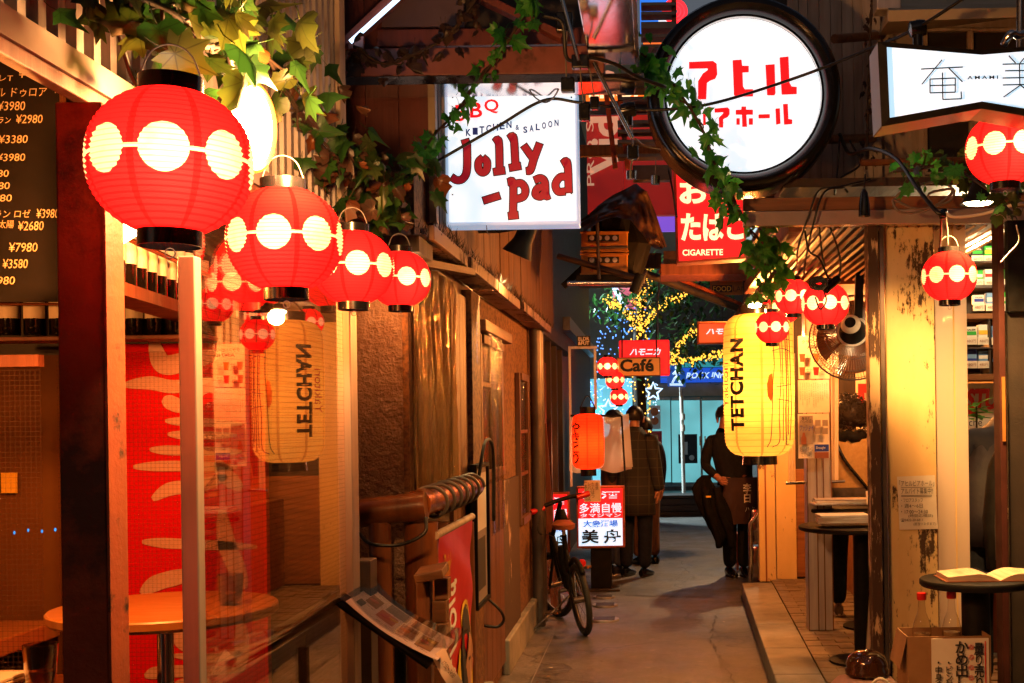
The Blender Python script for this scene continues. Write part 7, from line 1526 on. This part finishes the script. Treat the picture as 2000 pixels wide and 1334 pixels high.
def garland(label, path, n, size, mats, spread, stems=1, sag=0.0, thick=.006, cat='ivy'):
    pts = spline([W(*p) for p in path], 10); t = thing('ivy_garland', label, cat, pts[0])
    for s_ in range(stems):
        q = [p + Vector((noise.noise(Vector((i * .23, s_ * 7, 1))), noise.noise(Vector((i * .23, s_ * 7, 5))), noise.noise(Vector((i * .23, s_ * 7, 9))))) * spread * .7 * (s_ > 0) for i, p in enumerate(pts)]
        ob('stem', G().tube(q, thick * (1 if s_ == 0 else .6), 6), M['vine'], t, sm=180)
    for i in range(n):
        f = R.random() * (len(pts) - 1); a = int(f); p = pts[a] + (pts[min(a + 1, len(pts) - 1)] - pts[a]) * (f - a) + Vector([max(-1.6, min(1.6, R.gauss(0, 1))) * spread * q_ for q_ in (1, .7, 1)])
        # blade mostly turned to the alley, tip hanging down
        Mx = T(p) @ RZ(R.uniform(-65, 65)) @ RX(R.uniform(50, 125)) @ RZ(180 + R.gauss(0, 45)) @ SC(size * R.uniform(.5, 1.25), size * R.uniform(.5, 1.25), size * R.uniform(.3, 1.8))
        inst('leaf', R.choice(IV[R.choice(mats)]), Mx, t)
    return t
garland('dense yellowing ivy over the flood lamp and left eave', [(190, -30, .8), (330, 20, .85), (400, 90, .92), (480, 80, 1.05), (560, 150, 1.2)], 90, .085, ['leafy', 'leafy', 'leafg', 'leafy'], .06, 3)
garland('thick russet and green ivy above the third lantern', [(520, 120, 1.3), (590, 230, 1.4), (650, 310, 1.5), (710, 350, 1.6), (750, 385, 1.7), (795, 345, 1.8)], 180, .076, ['leafr', 'leafy', 'leafg', 'leafd', 'leafg', 'leafg'], .075, 4)
garland('green ivy climbing across the corner of the white box sign', [(790, 350, 2.0), (845, 268, 2.12), (888, 222, 2.18), (930, 165, 2.1), (985, 90, 2.05), (1030, 20, 2.0), (1060, -30, 1.95)], 52, .078, ['leaf'], .03, 2)
garland('withered vine drooping along the red brown beam', [(690, 90, 1.95), (750, 125, 1.97), (800, 110, 2.0), (860, 80, 2.0), (900, 40, 2.0), (940, -20, 2.0)], 40, .075, ['leafd'], .04, 3)
garland('green ivy trailing down over the round sign', [(1215, 90, 2.1), (1260, 110, 2.15), (1300, 150, 2.2), (1340, 200, 2.17), (1375, 260, 2.17), (1400, 330, 2.17), (1430, 380, 2.2), (1450, 430, 2.3), (1490, 475, 2.4), (1520, 510, 2.5)], 120, .08, ['leaf'], .04, 2)
garland('ivy bunch hanging above the lantern cluster', [(1480, 440, 2.4), (1500, 480, 2.45), (1500, 520, 2.5), (1490, 570, 2.55)], 60, .078, ['leaf'], .06, 2)
garland('lit ivy along the batten under the bow tie sign', [(1745, 335, 2.15), (1800, 330, 2.1), (1850, 320, 2.1), (1900, 350, 2.0), (1960, 385, 1.9), (2020, 370, 1.85)], 56, .07, ['leafy', 'leaf'], .045, 2)
garland('thin dry creeper on the pale corner post', [(1706, -20, 2.45), (1700, 60, 2.45), (1697, 160, 2.45), (1695, 240, 2.45), (1692, 330, 2.4)], 26, .045, ['leafd'], .02, 2)
# ================================================================== cables and sockets
def cable(label, path, r=.006, m='cord', n=8, group=None):
    t = thing('cable', label, 'cable', W(*path[0]), group); ob('wire', G().tube(spline([W(*p) for p in path], n), r, 6), M[m], t, sm=180); return t
def socket(par, x, y, k, drop=0, r=.022, hang=.0):
    c = W(x, y, k); ob('socket', G().lathe([(.004, .03), (r * .8, .024), (r, .01), (r, -.03), (r * .7, -.034), (.0002, -.034)], 14, T(c)), M['black'], par, sm=40)
t = cable('black string light cable slung across the white and round signs', [(810, 340, 2.2), (876, 302, 2.2), (970, 248, 2.2), (1062, 196, 2.2), (1130, 200, 2.2), (1227, 213, 2.2), (1300, 214, 2.19), (1400, 200, 2.19), (1560, 150, 2.2), (1700, 95, 2.1), (1790, 55, 2.0), (1900, -15, 1.9)], .0065)
for x, y, k in ((1227, 215, 2.2), (1792, 56, 2.0)): ob('socket', G().lathe([(.0002, -.035), (.03, -.03), (.034, 0), (.03, .03), (.0002, .035)], 16, frame(W(x, y, k), (1, 0, .15))), M['black'], t, sm=40); ob('socket_cap', G().cyl(W(x, y - 2, k) + Vector((0, 0, -.02)), W(x, y, k) + Vector((0, 0, -.07)), .02, 12), M['black'], t, sm=40)
t = cable('tangle of dark wires and plugs by the steel duct', [(1060, 30, 2.0), (1098, 45, 2.0), (1108, 115, 2.02), (1150, 112, 2.03), (1200, 125, 2.05), (1245, 150, 2.08), (1300, 170, 2.12)], .008)
for x0, y0, x1, y1 in ((1085, 22, 1118, 60), (1116, 105, 1150, 132), (1095, 150, 1122, 178), (1130, 200, 1152, 234), (1152, 187, 1170, 212), (1225, 283, 1247, 309)): ob('plug', G().pb(x0, y0, x1, y1, 2.02 + .03 * (y0 > 140), .04), M['black'], t, bev=.006)
for p in ([(1133, 132, 2.03), (1136, 170, 2.05), (1140, 200, 2.06)], [(1150, 128, 2.03), (1156, 160, 2.05), (1160, 187, 2.06)], [(1108, 60, 2.0), (1105, 100, 2.02), (1106, 150, 2.04)], [(1232, 235, 2.2), (1235, 262, 2.2), (1236, 284, 2.05)], [(1236, 309, 2.06), (1232, 325, 2.06), (1233, 336, 2.06)], [(1240, 270, 2.06), (1260, 285, 2.1), (1290, 292, 2.1)], [(1025, 150, 2.1), (1040, 185, 2.15), (1065, 200, 2.2), (1085, 185, 2.15), (1100, 150, 2.1)]): ob('wire', G().tube(spline([W(*q) for q in p], 6), .0035, 5), M['cordg'], t, sm=180)
for x, y, k, nm in ((1233, 342, 2.06, 'left'), (1280, 352, 2.3, 'right')):
    tt = thing('empty_socket', 'grey metal bulb socket dangling %s' % ('below the white cable joint' if nm == 'left' else 'closest to the round sign rim'), 'socket', W(x, y, k)); ob('shell', G().cyl(W(x, y - 8, k), W(x, y + 8, k), .02, 14), M['steel'], tt, sm=40); ob('cord', G().cyl(W(x, y - 8, k), W(x + 1, y - 44, k), .0025, 5), M['cordg'], tt)
t = cable('knot of black cables hanging by the right canopy', [(1640, 262, 2.35), (1660, 300, 2.3), (1700, 290, 2.2), (1750, 310, 2.1), (1790, 365, 2.0), (1828, 412, 1.95), (1846, 420, 1.95)], .009)
for p in ([(1640, 270, 2.4), (1636, 330, 2.4), (1630, 380, 2.3)], [(1660, 275, 2.4), (1680, 320, 2.38), (1640, 350, 2.36), (1655, 375, 2.3)], [(1700, 350, 2.3), (1640, 365, 2.28), (1600, 372, 2.28), (1580, 420, 2.28), (1560, 480, 2.3), (1556, 520, 2.4)], [(1650, 366, 2.28), (1610, 376, 2.27), (1588, 440, 2.27), (1575, 500, 2.35), (1570, 540, 2.4)], [(1600, 440, 2.4), (1606, 500, 2.42), (1612, 520, 2.42)], [(1620, 440, 2.4), (1640, 500, 2.42), (1638, 545, 2.42), (1622, 560, 2.4)], [(1570, 440, 2.45), (1580, 490, 2.45), (1600, 505, 2.45), (1618, 545, 2.4)]): ob('wire', G().tube(spline([W(*q) for q in p], 7), .005, 5), M['cord'], t, sm=180)
g = G(); pts = []
for i in range(90): a = i * .55; pts.append(W(1598 + 14 * cos(a) + 4 * sin(i * .31), 548 + 9 * sin(a) + .12 * i, 2.36 - .0008 * i))
ob('coil', g.tube(pts, .004, 5), M['cord'], t, sm=180); ob('coil_tail', G().tube(spline([W(1604, 560, 2.33), (W(1614, 585, 2.31)), W(1602, 604, 2.31), W(1592, 580, 2.32)], 6), .004, 5), M['cord'], t, sm=180)
ob('plug', G().cyl(W(1636, 545, 2.38), W(1612, 566, 2.36), .02, 12), M['black'], t, sm=40)
for x, y, k in ((1688, 400, 2.22),): ob('socket', G().lathe([(.006, .07), (.016, .05), (.024, .0), (.026, -.05), (.0002, -.052)], 14, T(W(x, y, k))), M['black'], t, sm=40); ob('wire', G().cyl(W(x, y - 30, k), W(x + 2, y - 60, k), .004, 5), M['cord'], t)
t = cable('pale flat cable looped on the pink fascia', [(1745, 405, 2.2), (1760, 375, 2.18), (1830, 355, 2.18), (1860, 375, 2.18), (1810, 410, 2.18), (1760, 415, 2.18), (1745, 390, 2.18), (1790, 408, 2.18), (1850, 395, 2.18), (1862, 370, 2.18), (1815, 378, 2.18), (1820, 400, 2.18)], .006, 'cordg')
t = cable('white cable from the canopy joint to the right edge', [(1846, 416, 1.95), (1866, 424, 1.95), (1920, 418, 1.95), (1980, 400, 1.93), (2040, 395, 1.9)], .006, 'paper')
ob('drop_wire', G().tube(spline([W(1838, 420, 2.0), W(1838, 455, 2.03), W(1836, 488, 2.05)], 5), .005, 6), M['cord'], t, sm=180); ob('drop_wire', G().tube(spline([W(1846, 420, 2.0), W(1850, 450, 2.03), W(1851, 480, 2.05)], 5), .004, 6), M['cordg'], t, sm=180); ob('joint', G().loft([(W(1840, 428, 1.96), .01, .01), (W(1842, 418, 1.96), .02, .02), (W(1844, 408, 1.96), .01, .01)], 10), M['black'], t, sm=180)
cable('thin white wire trailing down the dark door edge', [(1985, 440, 1.95), (1990, 470, 1.98), (1970, 495, 2.0), (1955, 512, 2.05)], .003, 'paper')
cable('black lead hanging from the wall beside the plinth', [(948, 1165, 2.75), (975, 1190, 2.75), (984, 1210, 2.76), (972, 1224, 2.76), (945, 1222, 2.75)], .008)
cable('black wire leading up from the largest lantern', [(205, -20, .84), (230, 60, .86), (258, 150, .88), (290, 190, .89)], .0045)
cable('string light cable with sockets beside the tobacco sign', [(1305, 330, 3.0), (1314, 372, 2.95), (1318, 400, 2.95), (1322, 425, 2.95)], .006)
cable('dangling wire above the cafe board', [(1288, 545, 4.5), (1284, 600, 5.0), (1286, 660, 6.0)], .008)
